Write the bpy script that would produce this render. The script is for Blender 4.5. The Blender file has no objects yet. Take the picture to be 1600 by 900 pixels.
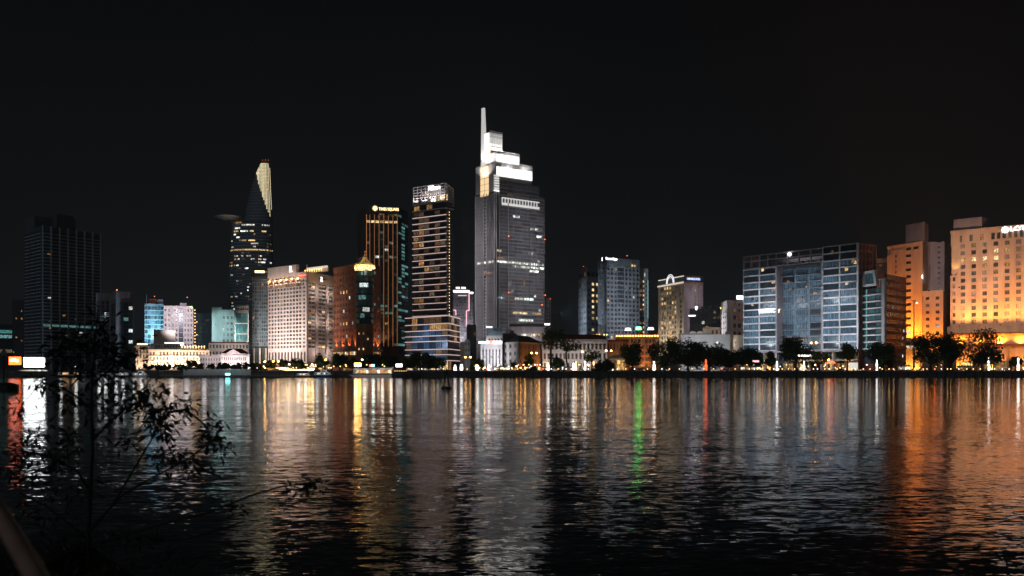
import bpy, bmesh, math, random
from mathutils import Vector, Matrix

# ------------------------------------------------------------------ camera, sky, light, exposure
sc = bpy.context.scene
COL = sc.collection
F, HY, H, G = 1555.0, 578.0, 3.9, 3.2      # focal length in photo pixels, horizon row, eye height, quay level
cam_d = bpy.data.cameras.new('camera'); cam = bpy.data.objects.new('camera', cam_d); COL.objects.link(cam)
cam.location = (0, 0, H); cam.rotation_euler = (math.radians(90), 0, 0)
cam_d.sensor_width = 36; cam_d.lens = F/1600*36; cam_d.shift_y = (HY-450)/1600
cam_d.clip_start = 0.1; cam_d.clip_end = 20000
cam_d.dof.use_dof = True; cam_d.dof.focus_distance = 500; cam_d.dof.aperture_fstop = 2.6
sc.camera = cam

SUN_EL, SUN_AZ = 14.0, -24.0               # dim city glow from behind the viewer's left shoulder
world = bpy.data.worlds.new('World'); sc.world = world; world.use_nodes = True
wn, wl = world.node_tree.nodes, world.node_tree.links
sky = wn.new('ShaderNodeTexSky'); sky.sky_type = 'NISHITA'; sky.sun_disc = False
sky.sun_elevation = math.radians(SUN_EL); sky.sun_rotation = math.radians(180+SUN_AZ)
sky.air_density = 1.0; sky.dust_density = 1.0; sky.ozone_density = 1.0
hs = wn.new('ShaderNodeHueSaturation'); hs.inputs['Saturation'].default_value = 0.38
bgn = wn['Background']; bgn.inputs['Strength'].default_value = 0.0004
wl.new(sky.outputs[0], hs.inputs['Color']); wl.new(hs.outputs[0], bgn.inputs['Color'])

sun_d = bpy.data.lights.new('sun', 'SUN'); sun_d.energy = 0.12; sun_d.angle = math.radians(14); sun_d.color = (0.86, 0.94, 1.0)
sun = bpy.data.objects.new('sun', sun_d); COL.objects.link(sun)
_e, _a = math.radians(SUN_EL), math.radians(SUN_AZ)
sun.rotation_euler = Vector((-math.sin(_a)*math.cos(_e), math.cos(_a)*math.cos(_e), -math.sin(_e))).to_track_quat('-Z', 'Y').to_euler()

sc.view_settings.view_transform = 'Standard'; sc.view_settings.look = 'None'
sc.view_settings.exposure = 0.4; sc.view_settings.gamma = 1.0
sc.render.engine = 'CYCLES'
cy = sc.cycles
cy.use_denoising = True; cy.denoiser = 'OPENIMAGEDENOISE'
cy.use_light_tree = True; cy.max_bounces = 3; cy.diffuse_bounces = 1; cy.glossy_bounces = 2; cy.transparent_max_bounces = 8
cy.caustics_reflective = False; cy.caustics_refractive = False; cy.sample_clamp_indirect = 4; cy.sample_clamp_direct = 0
sc.render.filter_size = 0.9; cy.use_adaptive_sampling = False; cy.volume_bounces = 0

# ------------------------------------------------------------------ helpers
rng = random.Random(7)
def W(px, D): return (px-800)/F*D
def Z(py, D): return H + (HY-py)/F*D
def P(px, D): return Vector((W(px, D), D))

MATS = {}
def _new(name):
    m = bpy.data.materials.new(name); m.use_nodes = True; MATS[name] = m
    return m, m.node_tree.nodes, m.node_tree.links, m.node_tree.nodes['Principled BSDF']

def paint(name, col, rough=0.75, var=0.25, scale=0.25, metal=0.0, spec=0.35, streak=True):
    """wall / metal / leaf colour with grime that has its own shape"""
    m, n, l, p = _new(name)
    tc = n.new('ShaderNodeTexCoord'); mp = n.new('ShaderNodeMapping')
    mp.inputs['Scale'].default_value = (1, 1, 0.25 if streak else 1)
    nz = n.new('ShaderNodeTexNoise'); nz.inputs['Scale'].default_value = scale; nz.inputs['Detail'].default_value = 6
    rp = n.new('ShaderNodeValToRGB')
    rp.color_ramp.elements[0].position = 0.3; rp.color_ramp.elements[1].position = 0.7
    rp.color_ramp.elements[0].color = tuple(c*(1-var) for c in col)+(1,)
    rp.color_ramp.elements[1].color = tuple(min(1, c*(1+var*0.5)) for c in col)+(1,)
    l.new(tc.outputs['Object'], mp.inputs[0]); l.new(mp.outputs[0], nz.inputs['Vector']); l.new(nz.outputs[0], rp.inputs[0])
    l.new(rp.outputs[0], p.inputs['Base Color'])
    p.inputs['Roughness'].default_value = rough; p.inputs['Metallic'].default_value = metal
    p.inputs['Specular IOR Level'].default_value = spec
    return m

def glass(name, col, rough=0.32, var=0.5):
    """unlit window: dark reflective pane with the curtains behind it, different from pane to pane"""
    m, n, l, p = _new(name)
    oi = n.new('ShaderNodeObjectInfo'); tc = n.new('ShaderNodeTexCoord'); ad = n.new('ShaderNodeVectorMath'); ad.operation = 'ADD'
    cb = n.new('ShaderNodeCombineXYZ'); ml = n.new('ShaderNodeMath'); ml.operation = 'MULTIPLY'; ml.inputs[1].default_value = 90
    l.new(oi.outputs['Random'], ml.inputs[0]); l.new(ml.outputs[0], cb.inputs[0]); l.new(ml.outputs[0], cb.inputs[2])
    l.new(tc.outputs['Object'], ad.inputs[0]); l.new(cb.outputs[0], ad.inputs[1])
    mp = n.new('ShaderNodeMapping'); mp.inputs['Scale'].default_value = (0.9, 0.9, 0.18)
    nz = n.new('ShaderNodeTexNoise'); nz.inputs['Scale'].default_value = 1.0; nz.inputs['Detail'].default_value = 2
    rp = n.new('ShaderNodeValToRGB')
    rp.color_ramp.elements[0].position = 0.35; rp.color_ramp.elements[1].position = 0.65
    rp.color_ramp.elements[0].color = tuple(c*(1-var) for c in col)+(1,); rp.color_ramp.elements[1].color = tuple(min(1, c*(1+var)) for c in col)+(1,)
    l.new(ad.outputs[0], mp.inputs[0]); l.new(mp.outputs[0], nz.inputs['Vector']); l.new(nz.outputs[0], rp.inputs[0]); l.new(rp.outputs[0], p.inputs['Base Color'])
    p.inputs['Roughness'].default_value = rough; p.inputs['Specular IOR Level'].default_value = 0.6
    return m

def litwin(name, c0, c1, strength, lo=0.25, hi=1.3, sample=False, scale=1.1, cut=(0.38, 0.62)):
    """lit window: lamps and curtains inside, brightness and tint different from room to room"""
    m, n, l, p = _new(name)
    p.inputs['Base Color'].default_value = (0.02, 0.02, 0.02, 1); p.inputs['Roughness'].default_value = 0.2
    oi = n.new('ShaderNodeObjectInfo'); tc = n.new('ShaderNodeTexCoord'); ad = n.new('ShaderNodeVectorMath'); ad.operation = 'ADD'
    cb = n.new('ShaderNodeCombineXYZ'); ml = n.new('ShaderNodeMath'); ml.operation = 'MULTIPLY'; ml.inputs[1].default_value = 70
    l.new(oi.outputs['Random'], ml.inputs[0]); l.new(ml.outputs[0], cb.inputs[0]); l.new(ml.outputs[0], cb.inputs[1]); l.new(ml.outputs[0], cb.inputs[2])
    l.new(tc.outputs['Object'], ad.inputs[0]); l.new(cb.outputs[0], ad.inputs[1])
    nz = n.new('ShaderNodeTexNoise'); nz.inputs['Scale'].default_value = scale; nz.inputs['Detail'].default_value = 2
    l.new(ad.outputs[0], nz.inputs['Vector'])
    mr = n.new('ShaderNodeMapRange'); mr.inputs[1].default_value = cut[0]; mr.inputs[2].default_value = cut[1]; mr.inputs[3].default_value = 0.25; mr.inputs[4].default_value = 1.3
    l.new(nz.outputs[0], mr.inputs[0])
    mr2 = n.new('ShaderNodeMapRange'); mr2.inputs[3].default_value = lo*strength; mr2.inputs[4].default_value = hi*strength
    l.new(oi.outputs['Random'], mr2.inputs[0])
    mu = n.new('ShaderNodeMath'); mu.operation = 'MULTIPLY'; l.new(mr.outputs[0], mu.inputs[0]); l.new(mr2.outputs[0], mu.inputs[1])
    fr = n.new('ShaderNodeMath'); fr.operation = 'FRACT'; m7 = n.new('ShaderNodeMath'); m7.operation = 'MULTIPLY'; m7.inputs[1].default_value = 7.3
    l.new(oi.outputs['Random'], m7.inputs[0]); l.new(m7.outputs[0], fr.inputs[0])
    mx = n.new('ShaderNodeMix'); mx.data_type = 'RGBA'; mx.inputs[6].default_value = c0+(1,); mx.inputs[7].default_value = c1+(1,)
    l.new(fr.outputs[0], mx.inputs[0]); l.new(mx.outputs[2], p.inputs['Emission Color']); l.new(mu.outputs[0], p.inputs['Emission Strength'])
    m.cycles.emission_sampling = 'AUTO' if sample else 'NONE'
    return m

def glow(name, col, strength, sample=True):
    m, n, l, p = _new(name)
    p.inputs['Base Color'].default_value = (0.3, 0.3, 0.3, 1); p.inputs['Roughness'].default_value = 0.5
    p.inputs['Emission Color'].default_value = col+(1,); p.inputs['Emission Strength'].default_value = strength
    m.cycles.emission_sampling = 'AUTO' if sample else 'NONE'
    return m

class MB:
    def __init__(s): s.v = []; s.f = []; s.m = []; s.mats = []
    def mi(s, mat):
        if mat not in s.mats: s.mats.append(mat)
        return s.mats.index(mat)
    def poly(s, pts, mat):
        i = len(s.v); s.v += [tuple(p) for p in pts]; s.f.append(tuple(range(i, i+len(pts)))); s.m.append(s.mi(mat))
    def hexa(s, b, t, mat, bottom=True):
        i = len(s.v); k = len(b); s.v += [tuple(p) for p in b]+[tuple(p) for p in t]; mm = s.mi(mat)
        for j in range(k): s.f.append((i+j, i+(j+1) % k, i+k+(j+1) % k, i+k+j)); s.m.append(mm)
        s.f.append(tuple(i+k+j for j in range(k))); s.m.append(mm)
        if bottom: s.f.append(tuple(i+j for j in reversed(range(k)))); s.m.append(mm)
    def box(s, x0, x1, y0, y1, z0, z1, mat):
        s.hexa([(x0, y0, z0), (x1, y0, z0), (x1, y1, z0), (x0, y1, z0)], [(x0, y0, z1), (x1, y0, z1), (x1, y1, z1), (x0, y1, z1)], mat)
    def prism(s, poly, z0, z1, mat):
        s.hexa([(p[0], p[1], z0) for p in poly], [(p[0], p[1], z1) for p in poly], mat)
    def fb(s, f, u0, u1, z0, z1, d0, d1, mat):
        s.hexa([f.pt(u0, z0, d1), f.pt(u1, z0, d1), f.pt(u1, z0, d0), f.pt(u0, z0, d0)],
               [f.pt(u0, z1, d1), f.pt(u1, z1, d1), f.pt(u1, z1, d0), f.pt(u0, z1, d0)], mat)
    def tube(s, a, b, r0, r1, mat, k=8, caps=True):
        a, b = Vector(a), Vector(b); d = (b-a).normalized()
        x = d.orthogonal().normalized(); y = d.cross(x)
        ra = [a+(x*math.cos(2*math.pi*j/k)+y*math.sin(2*math.pi*j/k))*r0 for j in range(k)]
        rb = [b+(x*math.cos(2*math.pi*j/k)+y*math.sin(2*math.pi*j/k))*r1 for j in range(k)]
        s.hexa(ra, rb, mat, caps)
    def path(s, pts, rads, mat, k=6):
        """one continuous tapered tube through the points"""
        pts = [Vector(p) for p in pts]; i0 = len(s.v); mm = s.mi(mat)
        x = None
        for q, p in enumerate(pts):
            d = (pts[min(q+1, len(pts)-1)]-pts[max(q-1, 0)]).normalized()
            x = d.orthogonal().normalized() if x is None else (x-d*x.dot(d)).normalized()
            y = d.cross(x)
            s.v += [tuple(p+(x*math.cos(2*math.pi*j/k)+y*math.sin(2*math.pi*j/k))*rads[q]) for j in range(k)]
        for q in range(len(pts)-1):
            for j in range(k):
                s.f.append((i0+q*k+j, i0+q*k+(j+1) % k, i0+(q+1)*k+(j+1) % k, i0+(q+1)*k+j)); s.m.append(mm)
        e = i0+(len(pts)-1)*k
        s.f.append(tuple(e+j for j in range(k))); s.m.append(mm); s.f.append(tuple(i0+j for j in reversed(range(k)))); s.m.append(mm)
    def lathe(s, c, prof, mat, k=12):
        i0 = len(s.v); mm = s.mi(mat); nn = len(prof)
        for (r, z) in prof:
            s.v += [(c[0]+r*math.cos(2*math.pi*j/k), c[1]+r*math.sin(2*math.pi*j/k), c[2]+z) for j in range(k)]
        for q in range(nn-1):
            for j in range(k):
                s.f.append((i0+q*k+j, i0+q*k+(j+1) % k, i0+(q+1)*k+(j+1) % k, i0+(q+1)*k+j)); s.m.append(mm)
        s.f.append(tuple(i0+j for j in reversed(range(k)))); s.m.append(mm)
        s.f.append(tuple(i0+(nn-1)*k+j for j in range(k))); s.m.append(mm)
    def mesh(s, name, off=(0, 0, 0)):
        me = bpy.data.meshes.new(name)
        me.from_pydata([(v[0]-off[0], v[1]-off[1], v[2]-off[2]) for v in s.v], [], s.f)
        for mt in s.mats: me.materials.append(MATS[mt])
        me.polygons.foreach_set('material_index', s.m); me.update()
        return me
    def build(s, name, parent=None, smooth=False, loc=None):
        if not s.f: return None
        off = parent.matrix_world.translation if parent is not None else Vector(loc or (0, 0, 0))
        if parent is not None and parent.parent is not None: off = parent.location+parent.parent.location
        elif parent is not None: off = parent.location
        me = s.mesh(name, off)
        if smooth: me.polygons.foreach_set('use_smooth', [True]*len(s.f))
        o = bpy.data.objects.new(name, me); COL.objects.link(o)
        if parent is not None: o.parent = parent
        else: o.location = off
        return o

def tag(o, label=None, cat=None, group=None, kind=None):
    if label: o['label'] = label
    if cat: o['category'] = cat
    if group: o['group'] = group
    if kind: o['kind'] = kind
    return o
def thing(name, loc, label, cat, group=None):
    o = bpy.data.objects.new(name, None); COL.objects.link(o); o.location = loc; o.empty_display_size = 1
    return tag(o, label, cat, group, 'thing')
def copy_tree(o, loc, label=None, group=None, rotz=None, scale=None):
    c = o.copy(); COL.objects.link(c); c.location = loc
    if label: c['label'] = label
    if group: c['group'] = group
    if rotz is not None: c.rotation_euler[2] = rotz
    if scale is not None: c.scale = (scale,)*3
    for ch in o.children:
        d = ch.copy(); COL.objects.link(d); d.parent = c
        for g in ch.children:
            e = g.copy(); COL.objects.link(e); e.parent = d
    return c

class Face:
    def __init__(s, a, b, z0=G):
        s.a = Vector(a); s.b = Vector(b); s.d = (s.b-s.a).normalized(); s.n = Vector((s.d.y, -s.d.x)); s.L = (s.b-s.a).length; s.z0 = z0
        s.ang = math.atan2(s.d.y, s.d.x)
    def pt(s, u, z, d=0.0):
        q = s.a+s.d*u+s.n*d; return Vector((q.x, q.y, z))
    def u(s, px):
        k = (px-800)/F; return (k*s.a.y-s.a.x)/(s.d.x-k*s.d.y)
    def D(s, px): return s.a.y+s.u(px)*s.d.y
    def z(s, px, py): return Z(py, s.D(px))
    def off(s, d): return Face(s.a+s.n*d, s.b+s.n*d, s.z0)

WIN = {}
def win_mesh(w, h, pane, frame, nv, nh=0, ft=0.10):
    key = (round(w, 2), round(h, 2), pane, frame, nv, nh)
    if key not in WIN:
        m = MB(); f = Face((0, 0), (1, 0))
        m.poly([(0, 0, 0), (w, 0, 0), (w, 0, h), (0, 0, h)], pane)
        m.fb(f, 0, w, 0, ft, .01, .10, frame); m.fb(f, 0, w, h-ft, h, .01, .10, frame)
        m.fb(f, 0, ft, ft, h-ft, .01, .10, frame); m.fb(f, w-ft, w, ft, h-ft, .01, .10, frame)
        for i in range(nv):
            u = w*(i+1)/(nv+1); m.fb(f, u-ft*.4, u+ft*.4, ft, h-ft, .01, .09, frame)
        for i in range(nh):
            z = h*(i+1)/(nh+1); m.fb(f, ft, w-ft, z-ft*.4, z+ft*.4, .01, .08, frame)
        WIN[key] = m.mesh('window')
    return WIN[key]

class Bld:
    """one building: an Empty at its base, walls and every window, sign and lamp as children"""
    def __init__(s, name, label, pts, cat='building', depth=18, turn=True):
        s.p = [P(*q) for q in pts]
        if len(s.p) == 2 and turn:      # a plain front is set square to the street that runs down to the river
            c0 = (s.p[0]+s.p[1])/2; th = math.atan2(c0.x, c0.y)*.9; L0 = (s.p[1]-s.p[0]).length/2
            k0, k1 = (pts[0][0]-800)/F, (pts[1][0]-800)/F; d0 = Vector((math.cos(th), -math.sin(th)))
            def hit(k): t = (k*c0.y-c0.x)/(d0.x-k*d0.y); return c0+d0*t
            s.p = [hit(k0), hit(k1)]
        if len(s.p) == 3: back = [s.p[0]+s.p[2]-s.p[1]]
        elif len(s.p) == 2:
            d = (s.p[1]-s.p[0]).normalized(); n = Vector((-d.y, d.x)); back = [s.p[1]+n*depth, s.p[0]+n*depth]
        else: back = []
        s.poly = s.p+back
        c = sum(s.poly, Vector((0, 0)))/len(s.poly)
        s.o = thing(name, (c.x, c.y, G), label, cat)
        s.wall = MB(); s.faces = [Face(s.p[i], s.p[i+1]) for i in range(len(s.p)-1)]
        s.parts = {}
    def core(s, z1, mat, z0=G, poly=None): s.wall.prism(poly or s.poly, z0, z1, mat)
    def mb(s, name): return s.parts.setdefault(name, MB())
    def one(s, name, fn, parent=None):
        m = MB(); fn(m); return m.build(name, parent or s.o)
    def window(s, f, u, z, w, h, pane, frame='frame_grey', nv=1, nh=0, d=0.06, name='window'):
        o = bpy.data.objects.new(name, win_mesh(w, h, pane, frame, nv, nh)); COL.objects.link(o); o.parent = s.o
        o.location = f.pt(u, z, d)-s.o.location; o.rotation_euler = (0, 0, f.ang); return o
    def grid(s, f, u0, u1, z0, z1, cols, rows, fw, fh, wall, pick, depth=0.35, frame='frame_grey', nv=1, nh=0, sill=0.45, ext=0.0, skip=None):
        """wall with real openings: piers and spandrels stand proud of the core, a window object in each opening"""
        pw, ph = (u1-u0)/cols, (z1-z0)/rows; w, h = pw*fw, ph*fh; gw = (pw-w)
        for c in range(cols+1):
            a = u0+c*pw-gw/2; b = a+gw
            a, b = max(a, u0), min(b, u1)
            if c == cols: b += ext
            s.wall.fb(f, a, b, z0, z1, 0.0, depth, wall)
        for r in range(rows+1):
            a = z0+r*ph-(ph-h)*(1-sill); b = a+(ph-h)
            a, b = max(a, z0), min(b, z1)
            if b-a < .02: continue
            s.wall.fb(f, u0+.02, u1-.02+ext, a, b, 0.0, depth-.03, wall)
        for r in range(rows):
            for c in range(cols):
                if skip and skip(r, c): 
                    s.wall.fb(f, u0+c*pw+gw/2-.05, u0+(c+1)*pw-gw/2+.05, z0+r*ph+(ph-h)*sill-.05, z0+r*ph+(ph-h)*sill+h+.05, 0, depth-.05, wall); continue
                k = pick(r, c)
                s.window(f, u0+c*pw+gw/2, z0+r*ph+(ph-h)*sill, w, h, k, frame, nv, nh)
    def text(s, body, f, u, z, size, mat, d=0.4, name='sign', align='CENTER', ext=0.08, parent=None, sx=1.0):
        c = bpy.data.curves.new(name, 'FONT'); c.body = body; c.size = size; c.align_x = align; c.align_y = 'CENTER'; c.extrude = ext
        c.offset = 0.012*size
        tmp = bpy.data.objects.new('tmp', c); c.materials.append(MATS[mat]); me = bpy.data.meshes.new_from_object(tmp); bpy.data.objects.remove(tmp); me.name = name
        o = bpy.data.objects.new(name, me); COL.objects.link(o); o.parent = parent or s.o
        o.location = f.pt(u, z, d)-s.o.location-(parent.location if parent else Vector()); o.rotation_euler = (math.radians(90), 0, f.ang); o.scale = (sx, 1, 1); return o
    def flood(s, loc, target, power, col, angle=70, blend=0.6, size=0.4):  # real floodlights, and unseen fill lamps added to brighten evenly lit facades
        loc, target = Vector(loc), Vector(target)
        L = bpy.data.lights.new('flood_or_fill_lamp', 'SPOT'); L.energy = power*1.3; L.color = col; L.spot_size = math.radians(angle); L.spot_blend = blend; L.shadow_soft_size = size
        o = bpy.data.objects.new('flood_or_fill_lamp', L); COL.objects.link(o); o.parent = s.o; o.location = loc-s.o.location
        d = (target-loc).normalized(); o.rotation_euler = d.to_track_quat('-Z', 'Y').to_euler()
        m = MB(); b = loc-d*0.7; m.tube(b-d*.5, b, .25, .42, 'metal_dark', 8)
        m.build('flood_or_fill_case', s.o); return o  # housing goes on every spot, added fill lamps included
    def redlamp(s, x, y, z, col='lamp_red', r=0.5):
        r *= .5
        m = MB(); m.tube((x, y, z-1.6), (x, y, z), .12, .12, 'metal_dark', 6); m.lathe((x, y, z), [(r*.5, 0), (r, r*.5), (r, r), (r*.4, r*1.7)], col, 8); m.build('warning_lamp', s.o)
    def done(s):
        s.wall.build('wall', s.o)
        for k, m in s.parts.items(): m.build(k, s.o)

def picker(**w):
    ks, ws = list(w.keys()), list(w.values())
    return lambda r, c: rng.choices(ks, ws)[0]

# ------------------------------------------------------------------ materials
paint('frame_grey', (.22, .22, .23)); paint('frame_dark', (.05, .05, .055)); paint('frame_white', (.6, .58, .58)); paint('frame_brown', (.12, .06, .035))
paint('metal_dark', (.04, .04, .045), rough=.5, metal=.6); paint('metal_grey', (.3, .3, .32), rough=.45, metal=.5)
paint('conc', (.34, .33, .33)); paint('conc_dark', (.10, .10, .11)); paint('conc_mauve', (.36, .32, .36)); paint('white', (.74, .72, .72), var=.18)
paint('cream', (.66, .56, .46), var=.2); paint('pinkish', (.68, .57, .56), var=.18); paint('brown_stone', (.36, .13, .075), var=.3)
paint('brick', (.33, .15, .07), var=.35); paint('roof_red', (.20, .055, .035), rough=.9, var=.4); paint('roof_dark', (.035, .035, .04))
paint('tan', (.58, .43, .30), var=.2); paint('orange_wall', (.52, .42, .36), var=.22); paint('bluegrey', (.30, .33, .38)); paint('steelblue', (.22, .26, .31))
paint('slate', (.08, .09, .11)); paint('tower_dark', (.13, .14, .165)); paint('tower_slab', (.62, .66, .74)); paint('lotus_slab', (.42, .46, .52)); paint('silver', (.42, .41, .44), rough=.5); paint('fin_grey', (.45, .43, .46), rough=.5); paint('fin_pale', (.55, .54, .57), rough=.5)
paint('copper', (.30, .15, .07), rough=.4, metal=.5); paint('gold', (.55, .42, .2), rough=.4); paint('teal_panel', (.30, .42, .44)); paint('bluepanel', (.36, .50, .60))
paint('hull_white', (.72, .74, .77), rough=.35, var=.2); paint('hull_blue', (.05, .12, .28), rough=.35); paint('hull_dark', (.03, .03, .035), rough=.4)
paint('red_paint', (.45, .03, .025), rough=.5); paint('asphalt', (.05, .05, .052)); paint('paving', (.20, .19, .18)); paint('quay_stone', (.11, .105, .10), var=.4, scale=.6)
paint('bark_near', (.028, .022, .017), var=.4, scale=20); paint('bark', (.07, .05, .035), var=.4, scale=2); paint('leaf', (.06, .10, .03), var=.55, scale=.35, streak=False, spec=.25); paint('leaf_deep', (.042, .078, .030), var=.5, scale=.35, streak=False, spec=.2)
paint('leaf_pale', (.10, .13, .04), var=.5, scale=.35, streak=False); paint('leaf_near', (.020, .028, .014), var=.5, scale=9, streak=False, rough=.5)  # paler leaf colour carries the lamp light on the brighter trees
paint('soil', (.035, .03, .022), var=.5, scale=2, streak=False); paint('rail_paint', (.52, .33, .27), rough=.45, var=.35, scale=6)
paint('awning_white', (.7, .7, .68)); paint('awning_red', (.5, .06, .04))
paint('frame_pale', (.72, .67, .70)); litwin('l_row', (.85, 1.0, .92), (1.0, .96, .82), 1.7, scale=.5); paint('mullion', (.03, .035, .045)); glass('g_tower', (.12, .155, .20), rough=.6, var=.5); glass('g_silver', (.20, .20, .225), var=.4); glass('g_dark', (.012, .014, .018)); glass('g_mid', (.04, .05, .06)); glass('g_blue', (.07, .125, .18), var=.6); glass('g_teal', (.06, .17, .19), var=.6)
glass('g_curtain', (.26, .27, .30), var=.45); glass('g_brown', (.09, .05, .04), var=.6); glass('g_bluelit', (.13, .22, .30), var=.55); glass('g_night', (.02, .03, .045), var=.6)
litwin('l_warm', (1.0, .58, .22), (1.0, .75, .42), 1.1); litwin('l_amber', (1.0, .42, .12), (1.0, .58, .22), 0.40, cut=(.44, .60)); litwin('l_dim', (.9, .45, .2), (.8, .6, .4), 0.11)
litwin('l_cool', (.75, .95, .95), (1.0, .97, .88), 0.95); litwin('l_teal', (.18, .65, .60), (.35, .75, .75), 0.30); litwin('l_blue', (.20, .48, .75), (.30, .60, .85), 0.16)
litwin('l_red', (.8, .15, .10), (.9, .3, .15), 0.10); litwin('l_office', (.95, .95, .85), (.7, .9, .85), 0.75, scale=.5)
litwin('l_shop', (1.0, .70, .34), (1.0, .9, .7), 1.5, sample=True, scale=.6); litwin('l_shopo', (1.0, .42, .10), (1.0, .6, .2), 1.1, sample=True, scale=.6)
glow('sign_white', (1.0, .97, .95), 3.2); glow('sign_warm', (1.0, .72, .34), 2.6); glow('sign_blue', (.45, .55, 1.0), 2.0); glow('sign_red', (1, .10, .04), 3.0)
glow('lamp_white', (1.0, .93, .85), 13); glow('lamp_warm', (1.0, .46, .09), 32); glow('lamp_red', (1.0, .12, .03), 6); glow('lamp_green', (.05, 1.0, .18), 16)
glow('festoon', (1.0, .66, .26), 16); glow('lamp_small', (1.0, .56, .18), 3.6); glow('lamp_smallw', (1.0, .92, .86), 3.2)
glow('crown_floodglow', (1.0, .98, .93), 1.25); glow('crown_soft', (1.0, .97, .93), .55, False); glow('crown_gold', (1.0, .70, .36), .85, False)  # white crown glows hold the tower crown's floodlight as emission
glow('slab_pink', (1.0, .70, .64), .52, False); glow('neon_pink', (1.0, .50, .58), 1.3); glow('neon_teal', (.25, .75, .68), .5, False); glow('neon_white', (1.0, .90, .92), 2.2)
glow('fin_amber', (1.0, .38, .12), .42, False); glow('led_white', (1.0, .84, .52), 1.0, False); glow('led_green', (.85, .95, .55), .6, False); glow('led_red', (1.0, .45, .28), .45, False); glow('led_amber', (1.0, .70, .34), .9, False); glow('spire_floodglow', (1.0, .98, .95), .42, False); glow('crown_floodglow_dim', (1.0, .97, .93), .26, False); glow('crown_faint', (.95, .95, .95), .14, False)
glow('screen_white', (.95, 1.0, 1.0), 7); glow('screen_orange', (1.0, .11, .015), 5); glow('column_white', (1.0, .95, .9), 3.0); glow('column_red', (1.0, .10, .02), 2)
glow('arch_white', (.9, .9, 1.0), 1.3); glow('cornice_lit', (1.0, .86, .68), .55, False); glow('teal_glow', (.22, 1.0, .92), 6)

# ------------------------------------------------------------------ the setting: water, land, quay, near bank
HAZE = 0.00017
QY = 530.0                                   # far quay wall
def water_material():
    m, n, l, p = _new('river_water')
    p.inputs['Base Color'].default_value = (.0035, .005, .006, 1); p.inputs['Roughness'].default_value = 0.04; p.inputs['IOR'].default_value = 1.33
    p.inputs['Specular IOR Level'].default_value = 0.28
    geo = n.new('ShaderNodeNewGeometry')
    def layer(sx, sy, scale, amp, detail, seed):
        mp = n.new('ShaderNodeMapping'); mp.inputs['Scale'].default_value = (sx, sy, 1); mp.inputs['Location'].default_value = (seed*13.7, seed*7.1, 0)
        mp.inputs['Rotation'].default_value = (0, 0, 0.10*seed-.18)
        nz = n.new('ShaderNodeTexNoise'); nz.inputs['Scale'].default_value = scale; nz.inputs['Detail'].default_value = detail; nz.inputs['Roughness'].default_value = .55
        l.new(geo.outputs['Position'], mp.inputs[0]); l.new(mp.outputs[0], nz.inputs['Vector'])
        sb = n.new('ShaderNodeVectorMath'); sb.operation = 'SUBTRACT'; sb.inputs[1].default_value = (.5, .5, .5); l.new(nz.outputs['Color'], sb.inputs[0])
        ml = n.new('ShaderNodeVectorMath'); ml.operation = 'MULTIPLY'; ml.inputs[1].default_value = (amp*1.3, amp, 0); l.new(sb.outputs[0], ml.inputs[0])
        return ml
    def add(a, b):
        ad = n.new('ShaderNodeVectorMath'); ad.operation = 'ADD'; l.new(a.outputs[0], ad.inputs[0]); l.new(b.outputs[0], ad.inputs[1]); return ad
    a = layer(.05, .16, 1.0, WV[0], 2, 1)          # long swell
    b = layer(1.1, 3.0, 1.0, WV[1], 2, 2)          # wavelets of a metre
    c = layer(3.4, 9.0, 1.0, WV[2], 2, 3)          # ripples
    # gusts: calm and ruffled patches lie across the river
    mp = n.new('ShaderNodeMapping'); mp.inputs['Scale'].default_value = (.012, .05, 1); l.new(geo.outputs['Position'], mp.inputs[0])
    nz = n.new('ShaderNodeTexNoise'); nz.inputs['Scale'].default_value = 1; nz.inputs['Detail'].default_value = 3; l.new(mp.outputs[0], nz.inputs['Vector'])
    mr = n.new('ShaderNodeMapRange'); mr.inputs[1].default_value = .35; mr.inputs[2].default_value = .65; mr.inputs[3].default_value = .5; mr.inputs[4].default_value = 1.35; l.new(nz.outputs[0], mr.inputs[0])
    d_ = layer(.3, .9, 1.0, WV[3], 2, 4)
    s = add(add(add(a, b), c), d_)
    sc_ = n.new('ShaderNodeVectorMath'); sc_.operation = 'SCALE'; l.new(s.outputs[0], sc_.inputs[0]); l.new(mr.outputs[0], sc_.inputs['Scale'])
    up = n.new('ShaderNodeVectorMath'); up.operation = 'ADD'; up.inputs[1].default_value = (0, 0, 1); l.new(sc_.outputs[0], up.inputs[0])
    nm = n.new('ShaderNodeVectorMath'); nm.operation = 'NORMALIZE'; l.new(up.outputs[0], nm.inputs[0]); l.new(nm.outputs[0], p.inputs['Normal'])
WV = (.035, .12, .19, .06)
water_material()
m = MB(); m.poly([(-2400, -60, 0), (2400, -60, 0), (2400, QY+1, 0), (-2400, QY+1, 0)], 'river_water')
tag(m.build('water'), kind='structure')
m = MB(); m.poly([(-2400, QY+.5, G-.004), (2400, QY+.5, G-.004), (2400, 3900, G-.004), (-2400, 3900, G-.004)], 'paving'); tag(m.build('ground'), kind='structure')
m = MB(); m.poly([(-2400, QY+9, G), (2400, QY+9, G), (2400, QY+20, G), (-2400, QY+20, G)], 'asphalt'); tag(m.build('road'), kind='structure')
# quay wall with coping, fender piles and a joint every few metres
m = MB(); f = Face((-700, QY), (700, QY), 0)
m.fb(f, 0, 1400, -1.5, G-.5, -.5, 0, 'quay_stone'); m.fb(f, 0, 1400, G-.5, G-.02, -1.2, .35, 'conc_dark')
for i in range(280): m.fb(f, i*5+1, i*5+1.5, -1.5, G-.55, .01, .3, 'hull_dark')
q = m.build('quay_wall'); tag(q, kind='structure')
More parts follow.
